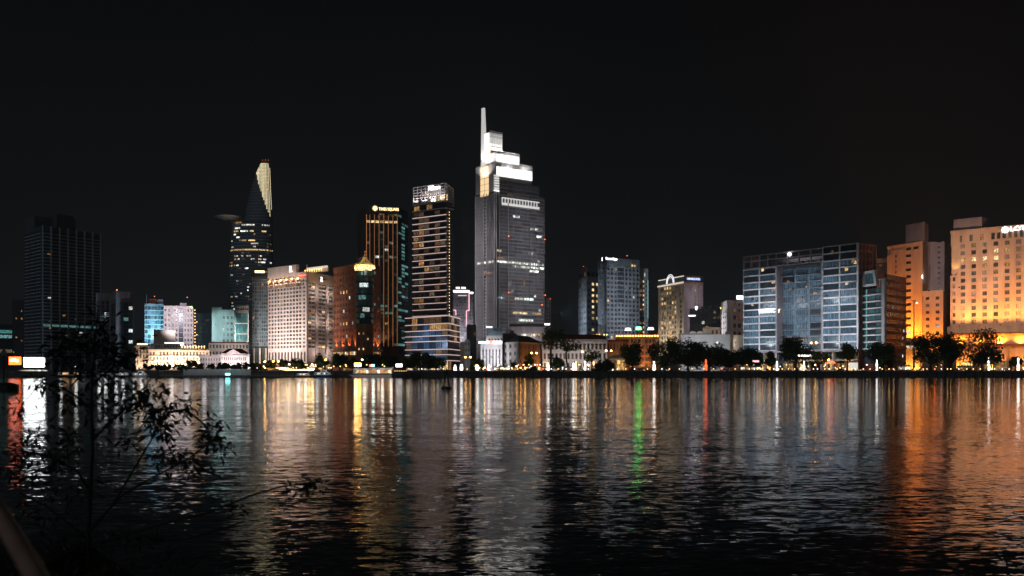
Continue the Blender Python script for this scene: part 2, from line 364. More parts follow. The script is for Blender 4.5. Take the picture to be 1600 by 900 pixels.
# promenade railing
def railing(x0, x1, label, mat):
    r = thing('railing', (x0, QY+.6, G), label, 'railing', 'railings along the quay edge')
    m = MB(); f = Face((x0, QY+.6), (x1, QY+.6))
    for z in (.35, .7, 1.05): m.fb(f, 0, f.L, G+z, G+z+.06, -.04, .04, mat)
    m.build('rail', r); m = MB()
    k = int(f.L/2.2)
    m.box(-.06, .06, -.06, .06, -.03, 1.15, mat); pm = m.mesh('post')
    for i in range(k+1): o = bpy.data.objects.new('post', pm); COL.objects.link(o); o.parent = r; o.location = (f.L*i/k, 0, 0)
railing(W(330, QY), W(392, QY), 'white railing of the promenade before the small teal block', 'frame_white')
railing(W(640, QY), W(940, QY), 'dark promenade railing between the floating restaurant and the round bush at the water', 'metal_dark')
railing(W(960, QY), W(1600, QY)+40, 'long dark promenade railing below the tall trees and the orange hotels', 'metal_dark')

# night haze over river and town
m, n, l, p = _new('night_haze'); n.remove(p); pv = n.new('ShaderNodeVolumePrincipled'); pv.inputs['Color'].default_value = (.74, .86, 1.0, 1); pv.inputs['Density'].default_value = HAZE; pv.inputs['Anisotropy'].default_value = 0.0
l.new(pv.outputs[0], n['Material Output'].inputs['Volume'])
m = MB(); m.box(-2500, 2500, -70, 4000, -3, 290, 'night_haze'); tag(m.build('haze'), 'thin night haze over the river and the city', 'haze', kind='stuff')
# near bank under the camera
bm = MB(); nx, ny = 48, 26
def bank_z(x, y):
    edge = 9.0 if x < -3.0 else 9.0-4.5*min(1, (x+3.0)/2.0)
    crest = 2.30 if x < -3.2 else max(1.75, 2.30-.45*(x+3.2))
    t = max(0, (y-edge)/4.0)
    return crest-1.9*t-.5*t*t+.10*math.sin(x*2.1+y)*math.cos(y*1.7-x)
vs = [[(-30+i*60/nx, -12+j*30/ny) for i in range(nx+1)] for j in range(ny+1)]
for j in range(ny):
    for i in range(nx):
        q = [vs[j][i], vs[j][i+1], vs[j+1][i+1], vs[j+1][i]]
        bm.poly([(x, y, max(-1.5, bank_z(x, y))) for x, y in q], 'soil')
me_bank = bm.build('riverbank', smooth=True); tag(me_bank, kind='structure')

# ------------------------------------------------------------------ buildings, left to right
def band_floors(b, f, z0, z1, n, slab_h, slab_d, slab, pane_pick, name='window_band', u0=0, u1=None, nv=None, ext=0.0, own_slab=None, frame='frame_dark', pitch=4.0):
    """floors of ribbon glazing between floor slabs; each ribbon is a part"""
    u1 = f.L if u1 is None else u1; ph = (z1-z0)/n
    for r in range(n):
        z = z0+r*ph
        if own_slab:
            m = MB(); m.fb(f, u0, u1+ext, z, z+slab_h, 0, slab_d, slab); m.build(own_slab, b.o)
        else: b.wall.fb(f, u0, u1+ext, z, z+slab_h, 0, slab_d, slab)
        k = pane_pick(r)
        if k: b.window(f, u0+.05, z+slab_h+.03, u1-u0-.1, ph-slab_h-.06, k, frame, nv if nv is not None else max(1, int((u1-u0)/pitch)), 0, name=name)

# far dim high-rise at the left edge, two slabs
b = Bld('residential_tower', 'tall unlit residential tower with a faint floor grid behind the riverside bush', [(39, 1035), (66, 1000), (157, 1062)])
zt = Z(353, 1000); b.core(zt, 'tower_dark')
fl, fr = b.faces
band_floors(b, fr, G+12, zt-4, 37, 1.0, .55, 'tower_slab', lambda r: 'l_teal' if r == 9 else 'g_night', ext=0)
band_floors(b, fl, G+12, zt-4, 37, 1.0, .55, 'tower_slab', lambda r: 'g_night')
for i in range(8): u = fr.L*i/7; b.wall.fb(fr, max(0, u-.7), min(fr.L, u+.7), G, zt+.8, .0, .95, 'tower_slab')
for i in range(4): u = fl.L*i/3; b.wall.fb(fl, max(0, u-.7), min(fl.L, u+.7), G, zt+.8, .0, .95, 'tower_dark')
p0, p1, p2 = b.p
def sub(fu0, fu1, fv0, fv1):
    e1, e2 = b.p[2]-b.p[1], b.p[0]-b.p[1]
    return [b.p[1]+e1*a+e2*c for a, c in ((fu0, fv1), (fu0, fv0), (fu1, fv0), (fu1, fv1))]
b.core(Z(335, 1010), 'tower_dark', zt+.01, sub(-.0, .3, .45, 1)); b.core(Z(338, 1025), 'slate', zt+.02, sub(.3, .62, .2, .9)); b.core(Z(333, 1025), 'slate', Z(338, 1025), sub(.32, .6, .25, .8))
b.core(Z(364, 1055), 'tower_dark', zt+.01, sub(.86, 1.0, .1, .8))
for i in range(9): b.window(fr, rng.uniform(3, fr.L-5), G+15+rng.randint(3, 34)*3.4, 3.5, 1.5, rng.choice(['l_cool', 'l_dim', 'l_dim', 'l_amber']), d=.6)
b.done()

b = Bld('distant_block', 'thin dark distant block with a few amber windows beside the unlit tower', [(19, 1250), (36, 1240)])
zt = Z(468, 1240); b.core(zt, 'slate'); f = b.faces[0]
b.grid(f, 0, f.L, G+2, zt-2, 4, 18, .5, .5, 'slate', picker(g_dark=14, l_amber=2, l_warm=1))
b.done()
b = Bld('distant_low_block', 'low dark distant block at the photo edge with teal lit ribbon windows', [(-30, 1100), (19, 1090)])
zt = Z(506, 1090); b.core(zt, 'slate'); f = b.faces[0]
band_floors(b, f, G+2, zt-1, 9, 1.6, .3, 'slate', lambda r: 'l_teal' if r in (6, 7) else ('l_dim' if r == 3 else 'g_dark')); b.redlamp(f.pt(12, 0).x, f.pt(12, 0).y+6, zt+1.5); b.done()

# mauve twin block
b = Bld('office_block', 'mauve-grey office block with blue glass front and a red roof lamp', [(172, 890), (182.5, 860), (210, 872)])
zt = Z(455, 860); b.core(zt, 'conc_mauve'); fl, fr = b.faces
for f in (fl, fr):
    b.wall.fb(f, 0, f.L, zt-7, zt, 0, .8, 'conc_mauve'); b.wall.fb(f, 0, f.L*.13, G, zt-7, 0, .8, 'conc_mauve'); b.wall.fb(f, f.L*.9, f.L+(.8 if f is fl else 0), G, zt-7, 0, .8, 'conc_mauve')
for i in range(17):
    z = G+4+i*((zt-13-G)/17); w = (zt-13-G)/17-.25
    b.window(fr, fr.L*.16, z, fr.L*.2, w, 'g_bluelit', nv=1); b.window(fr, fr.L*.37, z, fr.L*.28, w, 'l_teal' if i == 12 else 'g_night', nv=2); b.window(fr, fr.L*.67, z, fr.L*.22, w, 'l_cool' if i in (6, 9, 15) else 'g_blue', nv=1)
    b.window(fl, fl.L*.18, z, fl.L*.68, w, 'g_night', nv=2)
c = b.o.location; b.redlamp(c.x-3, c.y-4, zt+2, r=1.0); b.done()
b = Bld('office_annexe', 'narrow mauve annexe with a dark glazed front behind the bush top', [(150, 905), (171.8, 895)])
zt = Z(457, 895); b.core(zt, 'conc_mauve'); f = b.faces[0]
b.grid(f, 0, f.L, G+3, zt-7, 3, 17, .74, .86, 'conc_mauve', picker(g_night=9, g_blue=2, g_teal=2), depth=.6)
b.flood((f.pt(f.L*.75, zt-15, 2.5)), f.pt(f.L*.75, zt-30, 0), 1500, (.8, 1, .95), 80); b.done()

# cyan glass block
b = Bld('glass_office', 'cyan glass office block with rooftop sheds left of the white-mauve hotel', [(226, 815), (255.5, 805)])
zt = Z(474, 805); b.core(zt, 'bluegrey'); f = b.faces[0]
b.grid(f, 0, f.L, G+3, zt-1.5, 6, 13, .93, .80, 'bluepanel', picker(g_bluelit=6, l_blue=4, g_blue=2, g_night=1.4, l_teal=.8), depth=.25, nv=1)
b.core(Z(467, 812), 'roof_red', zt+.01, [f.pt(3, 0, -3), f.pt(9, 0, -3), f.pt(9, 0, -9), f.pt(3, 0, -9)]); b.core(Z(468, 812), 'bluegrey', zt+.01, [f.pt(9.5, 0, -3), f.pt(14, 0, -3), f.pt(14, 0, -9), f.pt(9.5, 0, -9)])
b.wall.tube(f.pt(1.5, zt, -2), f.pt(1.5, Z(459, 805), -2), .25, .12, 'metal_grey'); b.redlamp(f.pt(6, 0).x, f.pt(6, 0, -5).y, Z(466, 812)+1.5)
f2 = f; b.flood(f.pt(8, G+30, 22), f.pt(8, G+38, 0), 34000, (.4, .85, 1), 95); b.done()

# white-mauve hotel
b = Bld('tower_hotel', 'white-mauve hotel block with small square windows and a dark central strip', [(255.8, 790), (301.5, 782)])
zt = Z(477.5, 782); b.core(zt, 'pinkish'); f = b.faces[0]
pk = picker(g_mid=6, g_curtain=2, g_brown=3, l_dim=2, g_blue=2, l_amber=.5)
b.grid(f, 0, f.L*.5, G+3, zt-1.5, 4, 12, .52, .55, 'pinkish', pk, nv=0)
b.grid(f, f.L*.68, f.L, G+3, zt-1.5, 3, 12, .5, .55, 'pinkish', pk, nv=0, ext=.3)
for i in range(12): z = G+3+i*(zt-4.5-G)/12; b.window(f, f.L*.51, z+.2, f.L*.16, (zt-4.5-G)/12-.4, 'g_brown' if i == 10 else 'g_night', nv=2)
b.core(zt+2.6, 'conc_mauve', zt+.01, [f.pt(12, 0, -3), f.pt(17, 0, -3), f.pt(17, 0, -8), f.pt(12, 0, -8)])
q = f.pt(f.L-.6, zt-1.5, .8); b.redlamp(q.x, q.y, q.z, 'lamp_green', .5); q = f.pt(f.L-1.8, zt-.6, .8); b.redlamp(q.x, q.y, q.z, 'lamp_warm', .35); q = f.pt(17.5, zt+7, -5); b.wall.tube(f.pt(17.5, zt, -5), q, .2, .1, 'metal_dark'); b.redlamp(q.x, q.y, q.z, r=.6)
b.flood(f.pt(10, G+45, 42), f.pt(11, G+30, 0), 52000, (.95, .90, 1), 80); b.done()

b = Bld('dark_office', 'unlit dark block with a string of warm lights down its edge', [(302.5, 905), (331, 900)])
zt = Z(489, 900); b.core(zt, 'slate'); f = b.faces[0]
b.grid(f, 3.5, f.L, G+2, zt-1, 7, 14, .6, .5, 'slate', picker(g_dark=20, l_dim=1))
for i in range(17):
    m = MB(); q = f.pt(1.2, G+8+i*2.9, .6); m.lathe((q.x, q.y, q.z), [(.2, 0), (.5, .4), (.2, .8)], 'lamp_small', 6); m.build('wall_lamp', b.o)
    if i % 4 == 1:
        m = MB(); q = f.pt(2.8, G+6+i*2.9, .6); m.lathe((q.x, q.y, q.z), [(.2, 0), (.45, .4), (.2, .8)], 'lamp_small', 6); m.build('wall_lamp', b.o)
b.done()

b = Bld('teal_office', 'pale teal blank-sided block with three columns of small square windows', [(331, 800), (366.3, 792)])
zt = Z(484, 792); b.core(zt, 'teal_panel'); f = b.faces[0]
ua = f.L*.44
b.grid(f, ua, f.L*.97, G+8, zt-3.5, 3, 8, .5, .5, 'teal_panel', picker(g_dark=8, g_mid=2), nv=1)
for i in range(6): b.wall.fb(f, 0, ua-.05, G+3+i*8, G+10.85+i*8, 0, .3, 'teal_panel')
b.wall.fb(f, 0, f.L, zt-3.4, zt+.4, 0, .4, 'teal_panel'); b.flood(f.pt(4, G+35, 36), f.pt(8, G+28, 0), 38000, (.8, 1, .95), 75); b.done()
b = Bld('ribbon_office', 'narrow teal glass office with pale lit floor slabs and rooftop letters', [(366.6, 792), (388.5, 786)])
zt = Z(481, 786); b.core(zt, 'slate'); f = b.faces[0]
band_floors(b, f, G+4, zt-4, 5, .45, .5, 'cornice_lit', lambda r: 'g_teal', nv=4, own_slab='floor_slab')
b.wall.fb(f, 0, f.L, zt-3.9, zt+2, 0, .35, 'conc'); b.wall.fb(f, 0, .7, G, zt-3.92, 0, .5, 'white'); b.wall.fb(f, f.L-.7, f.L, G, zt-3.92, 0, .5, 'white'); b.wall.fb(f, 0, f.L, G, G+3.9, 0, .5, 'conc')
for i in range(6): b.window(f, 1+i*1.65, zt-1.6, 1.1, 1.4, 'g_dark', nv=0, d=.37)
b.flood(f.pt(f.L-.5, G+24, 10), f.pt(f.L-.5, G+20, 0), 2500, (.6, .85, 1), 40); b.done()

# beige block behind the colonial hotel, its roof lamps
b = Bld('beige_block', 'plain beige windowless block behind the floodlit colonial hotel', [(240, 760), (274, 755)])
zt = Z(516, 755); b.core(zt, 'cream'); f = b.faces[0]
for i in range(4): b.wall.fb(f, i*f.L/4+.03, (i+1)*f.L/4-.03, G, zt-.4, 0, .25, 'cream')
b.wall.fb(f, 0, f.L, zt-.38, zt+.6, 0, .4, 'conc'); b.wall.tube(f.pt(11, zt, -3), f.pt(11, zt+6, -3), .15, .1, 'metal_grey'); b.wall.tube(f.pt(9.5, zt+3, -3), f.pt(13, zt+4, -3), .1, .1, 'metal_grey'); b.done()

# floodlit colonial hotel on the left: three wings
def colonial(name, label, pxs, Ds, py_top, cols, rows, wallm, pk, fh=.58, fw=.5, depth=.5, nv=1, py_cor=None, arch=False):
    b = Bld(name, label, list(zip(pxs, Ds)), depth=16)
    f = b.faces[0]; zt = Z(py_top, Ds[0]); b.core(zt, wallm)
    b.grid(f, 0, f.L, G+.2, zt-1.2, cols, rows, fw, fh, wallm, pk, depth=depth, nv=nv, frame='frame_white', ext=depth)
    for r in range(1, rows+1): z = G+.2+(zt-1.4-G)/rows*r; b.wall.fb(f, -.2, f.L+.6, z-.22, z+.02, depth+.01, depth+.3, wallm)
    b.wall.fb(f, -.4, f.L+.8, zt-1.15, zt-.5, 0, depth+.55, wallm); b.wall.fb(f, -.2, f.L+.5, zt-.48, zt+.3, 0, depth+.2, wallm)
    return b, f, zt
pw = picker(l_warm=2.5, l_amber=4, g_brown=6, g_dark=3)
b, f, zt = colonial('colonial_hotel_wing', 'small floodlit end wing of the colonial hotel beside the bush', (212, 232.5), (650, 645), 540, 4, 4, 'pinkish', pw, fw=.56, fh=.62)
b.flood(f.pt(3, G+1, 7), f.pt(4, G+12, 0), 4000, (1, .72, .45), 110); b.core(Z(536.5, 655), 'conc_dark', zt+.32, [f.pt(1, 0, -1), f.pt(7, 0, -1), f.pt(7, 0, -8), f.pt(1, 0, -8)])
m = MB(); m.fb(f, .8, 7.2, zt+.5, zt+1.3, -.9, -.6, 'sign_warm'); m.build('roof_lights', b.o); b.done()
b, f, zt = colonial('colonial_hotel', 'long floodlit cream colonial hotel with four rows of windows and a white roof sign', (232.7, 326), (642, 628), 545.5, 18, 4, 'pinkish', pw, fw=.56, fh=.62)
# attic floor with dormer windows
za = zt+3.0; b.core(za, 'white', zt+.31, [f.pt(1, 0, -1.2), f.pt(f.L*.52, 0, -1.2), f.pt(f.L*.52, 0, -10), f.pt(1, 0, -10)])
fa = f.off(-1.2)
for i in range(10): b.window(fa, 2+i*1.75, zt+.8, 1.1, 1.5, 'g_mid' if i % 3 else 'l_dim', nv=1)
b.wall.fb(f, 1, f.L*.52, za+.01, za+.5, -10, -.8, 'white')
m = MB(); ua, ub = f.u(257), f.u(286); m.fb(f, ua, ub, Z(540, 636), Z(535, 636), -3, -2.4, 'sign_white'); m.build('roof_sign', b.o)
m = MB(); [m.fb(f, ua+.5+i*3.2, ua+.7+i*3.2, za, Z(540, 636)+.05, -2.9, -2.6, 'metal_dark') for i in range(4)]; m.build('sign_support', b.o)
for i in range(9):
    m = MB(); q = f.pt(f.L*.55+i*1.7, zt+.3, -.6); m.lathe((q.x, q.y, q.z), [(.12, 0), (.12, .8), (.4, 1.0), (.4, 1.5), (.1, 1.8)], 'lamp_small', 6); m.build('roof_lamp', b.o)
ue = f.u(268); m = MB(); m.fb(f, ue-1.3, ue+1.3, G+4.6, G+9.6, .6, 1.0, 'sign_white'); m.build('lit_banner', b.o)
m = MB(); m.fb(f, ue-3, ue+3, G+3.2, G+4.0, .5, 3, 'white'); m.build('canopy', b.o)
for i in range(9): b.flood(f.pt(1+i*(f.L-2)/8, G+1, 6.5), f.pt(1+i*(f.L-2)/8, G+10, 0), 4600 if i not in (3, 4) else 8000, (1, .76, .48), 115)
b.done()
b, f, zt = colonial('colonial_annexe', 'plain white low annexe joining the two floodlit riverside wings', (312, 345), (604, 598), 555, 8, 3, 'white', picker(g_mid=6, g_brown=2, l_dim=2), nv=0)
b.flood(f.pt(7, G+9, 24), f.pt(6, G+5, 0), 4500, (1, .8, .82), 70); b.done()
b, f, zt = colonial('colonial_palace', 'white low palace wing with central triangular pediment and red tile roof', (345.5, 388.5), (600, 592), 553.5, 13, 3, 'white', picker(g_brown=6, l_red=2, g_mid=3), nv=0)
q = [f.pt(-.4, zt+.3, 1), f.pt(f.L+.4, zt+.3, 1), f.pt(f.L+.4, zt+.3, -13), f.pt(-.4, zt+.3, -13)]; t = [f.pt(4, zt+3.4, -5), f.pt(f.L-4, zt+3.4, -5), f.pt(f.L-4, zt+3.4, -8), f.pt(4, zt+3.4, -8)]
m = MB(); m.hexa(q, t, 'roof_red'); m.build('roof', b.o)
uc = f.L*.44; m = MB(); m.hexa([f.pt(uc-4.2, zt+.32, 1.6), f.pt(uc+4.2, zt+.32, 1.6), f.pt(uc+4.2, zt+.32, -2), f.pt(uc-4.2, zt+.32, -2)], [f.pt(uc-.1, zt+3.0, 1.6), f.pt(uc+.1, zt+3.0, 1.6), f.pt(uc+.1, zt+3.0, -2), f.pt(uc-.1, zt+3.0, -2)], 'white'); m.build('pediment', b.o)
for u in (uc-6, uc, uc+6): b.flood(f.pt(u, G+1, 9), f.pt(u, G+9, 0), 3400, (1, .8, .78), 110)
m = MB(); m.fb(f, f.L-.5, f.L-.1, G+1, zt-2, .6, .9, 'neon_white'); m.build('light_strip', b.o)
for i in range(7):
    m = MB(); u = 1+i*2.4; q = f.pt(u, zt+.35, -.2); m.lathe((q.x, q.y, q.z), [(.3, 0), (.3, .3)], 'lamp_small', 6); m.build('roof_lamp', b.o)
b.done()
b = Bld('mansion_block', 'long pale two-storey block behind the colonial roofs with a red tile edge', [(326, 690), (388.5, 682)])
zt = Z(534.5, 682); b.core(zt, 'conc'); f = b.faces[0]
b.grid(f, 0, f.L, G+10, zt-.6, 12, 2, .5, .5, 'white', picker(g_mid=3, g_brown=1), nv=0); b.wall.fb(f, -.3, f.L+.3, zt-.58, zt+.3, 0, .8, 'roof_red')
b.flood(f.pt(15, G+14, 20), f.pt(14, G+15, 0), 4500, (1, .8, .7), 100); b.done()

# ------------------------------------------------------------------ lotus-shaped skyscraper with helipad
DB = 1260.0
b = Bld('skyscraper', 'dark curved tapering skyscraper with round helipad and a lit slanted crown', [(350, DB), (422, DB)], depth=40)
def ring(pl, pr, py, k=36, rd=.62, grow=0.0):
    z = Z(py, DB); xl, xr = W(pl, DB)-grow, W(pr, DB)+grow; cx, rx = (xl+xr)/2, (xr-xl)/2
    return [(cx+rx*math.cos(a), DB+20-rx*rd*math.sin(a)*-1, z) for a in [2*math.pi*j/k for j in range(k)]]
def loft(m, prof, mat, k=36, cap=True, grow=0.0):
    i0 = len(m.v); mm = m.mi(mat)
    for (py, pl, pr) in prof: m.v += ring(pl, pr, py, k, grow=grow)
    for q in range(len(prof)-1):
        for j in range(k): m.f.append((i0+q*k+j, i0+q*k+(j+1) % k, i0+(q+1)*k+(j+1) % k, i0+(q+1)*k+j)); m.m.append(mm)
    if cap: m.f.append(tuple(i0+(len(prof)-1)*k+j for j in range(k))); m.m.append(mm)
BODY = [(580, 351, 423), (500, 350, 422.5), (460, 350.5, 422), (420, 352, 421.5), (380, 354.5, 420.7), (344, 357.5, 420)]
CROWN = [(344, 374, 419.8), (335, 377, 419.3), (320, 379.5, 418.8), (300, 383.5, 418), (285, 387.5, 417.3), (270, 392.5, 416.6), (258, 397.5, 416), (250, 401.5, 415.4), (247, 404.5, 415)]
def prof_at(prof, py):
    for (a, al, ar), (c, cl, cr) in zip(prof, prof[1:]):
        if a >= py >= c: t = (a-py)/(a-c); return al+(cl-al)*t, ar+(cr-ar)*t
    return prof[-1][1], prof[-1][2]
m = MB(); loft(m, BODY, 'g_tower'); m.build('glass_body', b.o, smooth=True)
m = MB(); loft(m, CROWN, 'g_tower'); m.build('crown', b.o, smooth=True)
FH = 4.9
floors = [574-i*FH for i in range(48)]
m = MB()
for py in floors:
    if py < 347: continue
    l_, r_ = prof_at(BODY, py); loft(m, [(py+.7, l_, r_), (py-.7, l_, r_)], 'lotus_slab', grow=.45)
py = 340.0
while py > 250:
    l_, r_ = prof_at(CROWN, py); loft(m, [(py+.45, l_, r_), (py-.45, l_, r_)], 'lotus_slab', grow=.35); py -= FH
m.build('floor_slab', b.o)
def arc(pyc, h, px0, px1, prof, mat, name, grow=.12, steps=None):
    l_, r_ = prof_at(prof, pyc); cx, rx = (l_+r_)/2, (r_-l_)/2
    a0 = math.asin(max(-1, min(1, (px0-cx)/rx))); a1 = math.asin(max(-1, min(1, (px1-cx)/rx)))
    n = steps or max(2, int(abs(px1-px0)/4)); m = MB(); R = rx/F*DB+grow; X = W(cx, DB)
    pts = [(X+R*math.sin(a0+(a1-a0)*i/n), DB+20-(R*.62)*math.cos(a0+(a1-a0)*i/n)) for i in range(n+1)]
    for p_, q_ in zip(pts, pts[1:]): m.poly([(p_[0], p_[1], Z(pyc+h, DB)), (q_[0], q_[1], Z(pyc+h, DB)), (q_[0], q_[1], Z(pyc-h, DB)), (p_[0], p_[1], Z(pyc-h, DB))], mat)
    return m.build(name, b.o)
for row, spans in {0: [(376, 382), (383, 396), (407, 417)], 1: [(364, 373)], 2: [(362, 370), (374, 386), (389, 395), (407, 413)], 5: [(376, 384), (387, 397)], 6: [(391, 402)], 8: [(354.5, 380), (381, 402), (403, 420.5)], 11: [(391, 393), (402, 406), (409, 413), (364, 366)], 13: [(354, 365)]}.items():
    pyc = [p for p in floors if p < 580][46-0] if False else 350.0+row*FH
    for a_, c_ in spans: arc(pyc, 1.35, a_, c_, BODY, 'l_warm' if row in (8, 13) else rng.choice(['l_warm', 'l_row', 'l_row']), 'window_band')
for i in range(90):
    row = rng.randint(3, 30); px = rng.uniform(355, 418); arc(350+row*FH, 1.2, px, min(420, px+rng.uniform(1.5, 6)), BODY, rng.choice(['l_dim', 'l_dim', 'l_cool', 'l_office', 'l_row', 'l_amber']), 'window_band')
arc(346.5, 1.0, 360, 376, BODY, 'l_amber', 'window_band', grow=.6)
# light strips on the slanted crown
for i in range(12):
    t = i/11.0; strip = MB(); mat = ['led_white', 'led_amber', 'led_white', 'led_green', 'led_amber', 'led_white'][i % 6]
    py = 340.0; segs = []
    while py > 248:
        l_, r_ = prof_at(CROWN, py); px = 415.4+.045*(py-250)-(1-t)*20
        if l_+.5 < px < r_-.2 and py < 264+(px-394)*3.1+rng.uniform(-2, 2): segs.append((px, py))
        py -= 2.3
    for q_ in range(len(segs)-1):
        (xa, ya), (xb, yb) = segs[q_], segs[q_+1]
        l_, r_ = prof_at(CROWN, ya); cx, rx = (l_+r_)/2, (r_-l_)/2; s_ = max(-1, min(1, (xa-cx)/rx)); yy = DB+20-(rx/F*DB+.5)*.62*math.sqrt(max(0, 1-s_*s_))-.35
        strip.box(W(xa, DB)-.5, W(xa, DB)+.3, yy-.1, yy+.3, Z(ya, DB), Z(ya-1.75, DB), mat if rng.random() < .75 else 'led_white')
    strip.build('light_strip', b.o)
for px, py in ((404.5, 246), (409, 245.5), (414, 246)): b.redlamp(W(px, DB), DB+18, Z(py, DB), r=.55)
# helipad
hx, hy, hz = W(352.5, DB), DB+10, Z(337.5, DB)
m = MB(); m.lathe((hx, hy, hz), [(6, -3.6), (13, -1.4), (16.4, -.5), (16.4, .4), (15.6, .5)], 'conc', 36); hp = m.build('helipad', b.o)
m = MB()
for i in range(3): m.tube((hx+2+i*6, hy+2-4*i % 3, hz-2.2), (W(366, DB), DB+10, Z(352, DB)), .9, 1.4, 'conc_dark', 8)
m.tube((hx+4, hy, hz-1.5), (W(379, DB), DB+16, hz-4.5), 1.5, 1.8, 'conc_dark', 8); m.build('helipad_strut', b.o)
m = MB(); m.lathe((hx, hy, hz), [(16.6, .42), (16.6, .75), (16.2, .75)], 'metal_grey', 36); m.build('rim', hp)
b.flood((W(372, DB), DB-28, Z(352, DB)), (hx, hy, hz-1), 6000, (1, .8, .65), 60)
b.done()

# ------------------------------------------------------------------ dark glass block and the hotel with the R
b = Bld('glass_tower', 'dark blue gridded glass block with a roof canopy beside the hotel signed R', [(394.5, 812), (418.8, 790)])
f = b.faces[0]; zt = Z(430, 790); b.core(zt, 'slate')
b.grid(f, 0, f.L, Z(541, 800), zt-2, 7, 18, .72, .72, 'steelblue', picker(g_night=7, g_blue=5, g_teal=3, l_dim=.4, l_amber=.3), depth=.3, nv=0)
b.wall.fb(f, -1, f.L+.5, zt+.01, zt+2.2, -12, 1.2, 'roof_dark'); b.wall.fb(f, 0, f.L, Z(544, 800), Z(541.5, 800), 0, 1.0, 'roof_dark')
for i in range(4): b.window(f, .3+i*f.L/4, G+.3, f.L/4-.5, Z(544, 800)-G-.6, 'g_night', nv=1)
for px in (397.3, 406.2, 415.7):
    u = f.u(px); m = MB(); m.fb(f, u-.55, u+.55, G, Z(544, 800), .2, 1.3, 'cream'); m.build('column', b.o); b.flood(f.pt(u+.2, G+.6, 5), f.pt(u, G+10, .7), 900, (1, .9, .7), 60)
ua = f.u(398); ub = f.u(413); m = MB(); m.fb(f, ua, ub, zt+3.2, zt+5.0, -3, -2, 'sign_warm'); m.build('roof_lights', b.o)
m = MB(); [m.fb(f, ua+i*3.5, ua+i*3.5+.2, zt+2.2, zt+3.25, -2.7, -2.3, 'metal_dark') for i in range(4)]; m.build('lamp_support', b.o); b.done()

b = Bld('riverside_hotel', 'pinkish-white hotel block with a dense window grid and the letter R on top', [(419.5, 800), (479.5, 762), (520, 800)])
fl, fr = b.faces; zt = Z(425, 762); b.core(zt, 'pinkish')
zg0, zg1 = Z(544.5, 770), Z(447, 770)
pk = picker(g_brown=5, g_mid=4, g_blue=5, g_teal=2, g_curtain=3, l_dim=4, l_amber=1.0, l_red=1.5, l_warm=.35)
b.grid(fl, 0, fl.L*.885, zg0, zg1, 11, 16, .66, .62, 'pinkish', pk, nv=1, depth=.45)
b.grid(fl, fl.L*.885, fl.L, zg0, zg1, 1, 16, .42, .5, 'pinkish', picker(l_dim=3, l_amber=2, g_brown=2, g_mid=2), nv=0, depth=.45, ext=.45)
b.grid(fl, 0, fl.L, G+5, zg0, 12, 1, .55, .62, 'pinkish', picker(g_brown=3, g_mid=1), nv=0, depth=.45, ext=.45)
b.wall.fb(fl, -.3, fl.L+1, G+3.6, G+5, 0, 1.0, 'brown_stone'); b.wall.fb(fl, 0, fl.L+.8, G, G+3.58, 0, .8, 'brown_stone')
zl = Z(433, 765)
for r, (za, zb) in enumerate(((zg1, zg1+2.9), (zg1+2.9, zl))):   # loggia floors under the sign wall
    for i in range(6):
        u = fl.L*.885*i/6; b.window(fl, u+.9, za+.3, fl.L*.885/6-1.8, zb-za-.7, 'g_brown' if r else 'l_amber', nv=1, nh=1)
        b.wall.fb(fl, u-.3 if i else 0, u+.5, za, zb, 0, .8, 'pinkish')
    b.wall.fb(fl, 0, fl.L, zb-.3, zb, 0, 1.1, 'pinkish'); b.wall.fb(fl, fl.L*.885, fl.L+.5, za, zb-.31, 0, .5, 'pinkish')
    b.window(fl, fl.L*.91, za+.4, 1.6, 1.6, 'g_brown', nv=0, d=.52)
ztop = Z(413.8, 774); us = fl.u(464)
b.wall.fb(fl, 0, us, zl+.01, ztop, -2, .7, 'pinkish'); b.wall.fb(fl, us, fl.L+.6, zl+.01, zt+.4, 0, .6, 'pinkish')
for i in range(7): b.window(fl, 1+i*us/7, zl+.3, 1.1, 1.3, 'g_brown', nv=0, d=.73)
b.text('R', fl, fl.u(455.5), Z(421, 776), 6.6, 'sign_white', d=.8)
m = MB(); m.fb(fl, us+.5, us+1.1, zt+.5, ztop+.6, -9, -8, 'cream'); m.fb(fl, us+1.1, fl.L+14, zt+3.2, zt+4.6, -9.5, -8, 'cornice_lit'); m.fb(fl, us+1.1, fl.L+14, zt+.42, zt+3.2, -10.5, -9.5, 'cream'); m.build('roof_terrace', b.o)
for i in range(8):
    m = MB(); q = fl.pt(us+1.5+i*3.1, zt+.5, -6.5); m.lathe((q.x, q.y, q.z), [(.15, 0), (.15, 1.4), (.45, 1.6), (.45, 2.1), (.1, 2.4)], 'lamp_small', 6); m.build('terrace_lamp', b.o)
m = MB(); m.fb(fl, fl.u(469), fl.u(479), Z(431.5, 765), Z(429.5, 765), .7, .9, 'sign_red'); m.build('small_sign', b.o)
for i in range(6):
    u = fl.L*.885*(i+.5)/6; q = fl.pt(u, zl-1.2, 1.5)
    m = MB(); m.lathe((q.x, q.y, q.z), [(.2, 0), (.5, .3), (.5, .6), (.2, .9)], 'lamp_warm', 6); m.fb(fl, u-.08, u+.08, zl-.9, zl-.75, .8, 1.5, 'metal_dark'); m.build('wall_lamp', b.o)
    b.flood(fl.pt(u, zl-4.5, 4.0), fl.pt(u, zl+1, 0), 750, (1, .80, .62), 140)
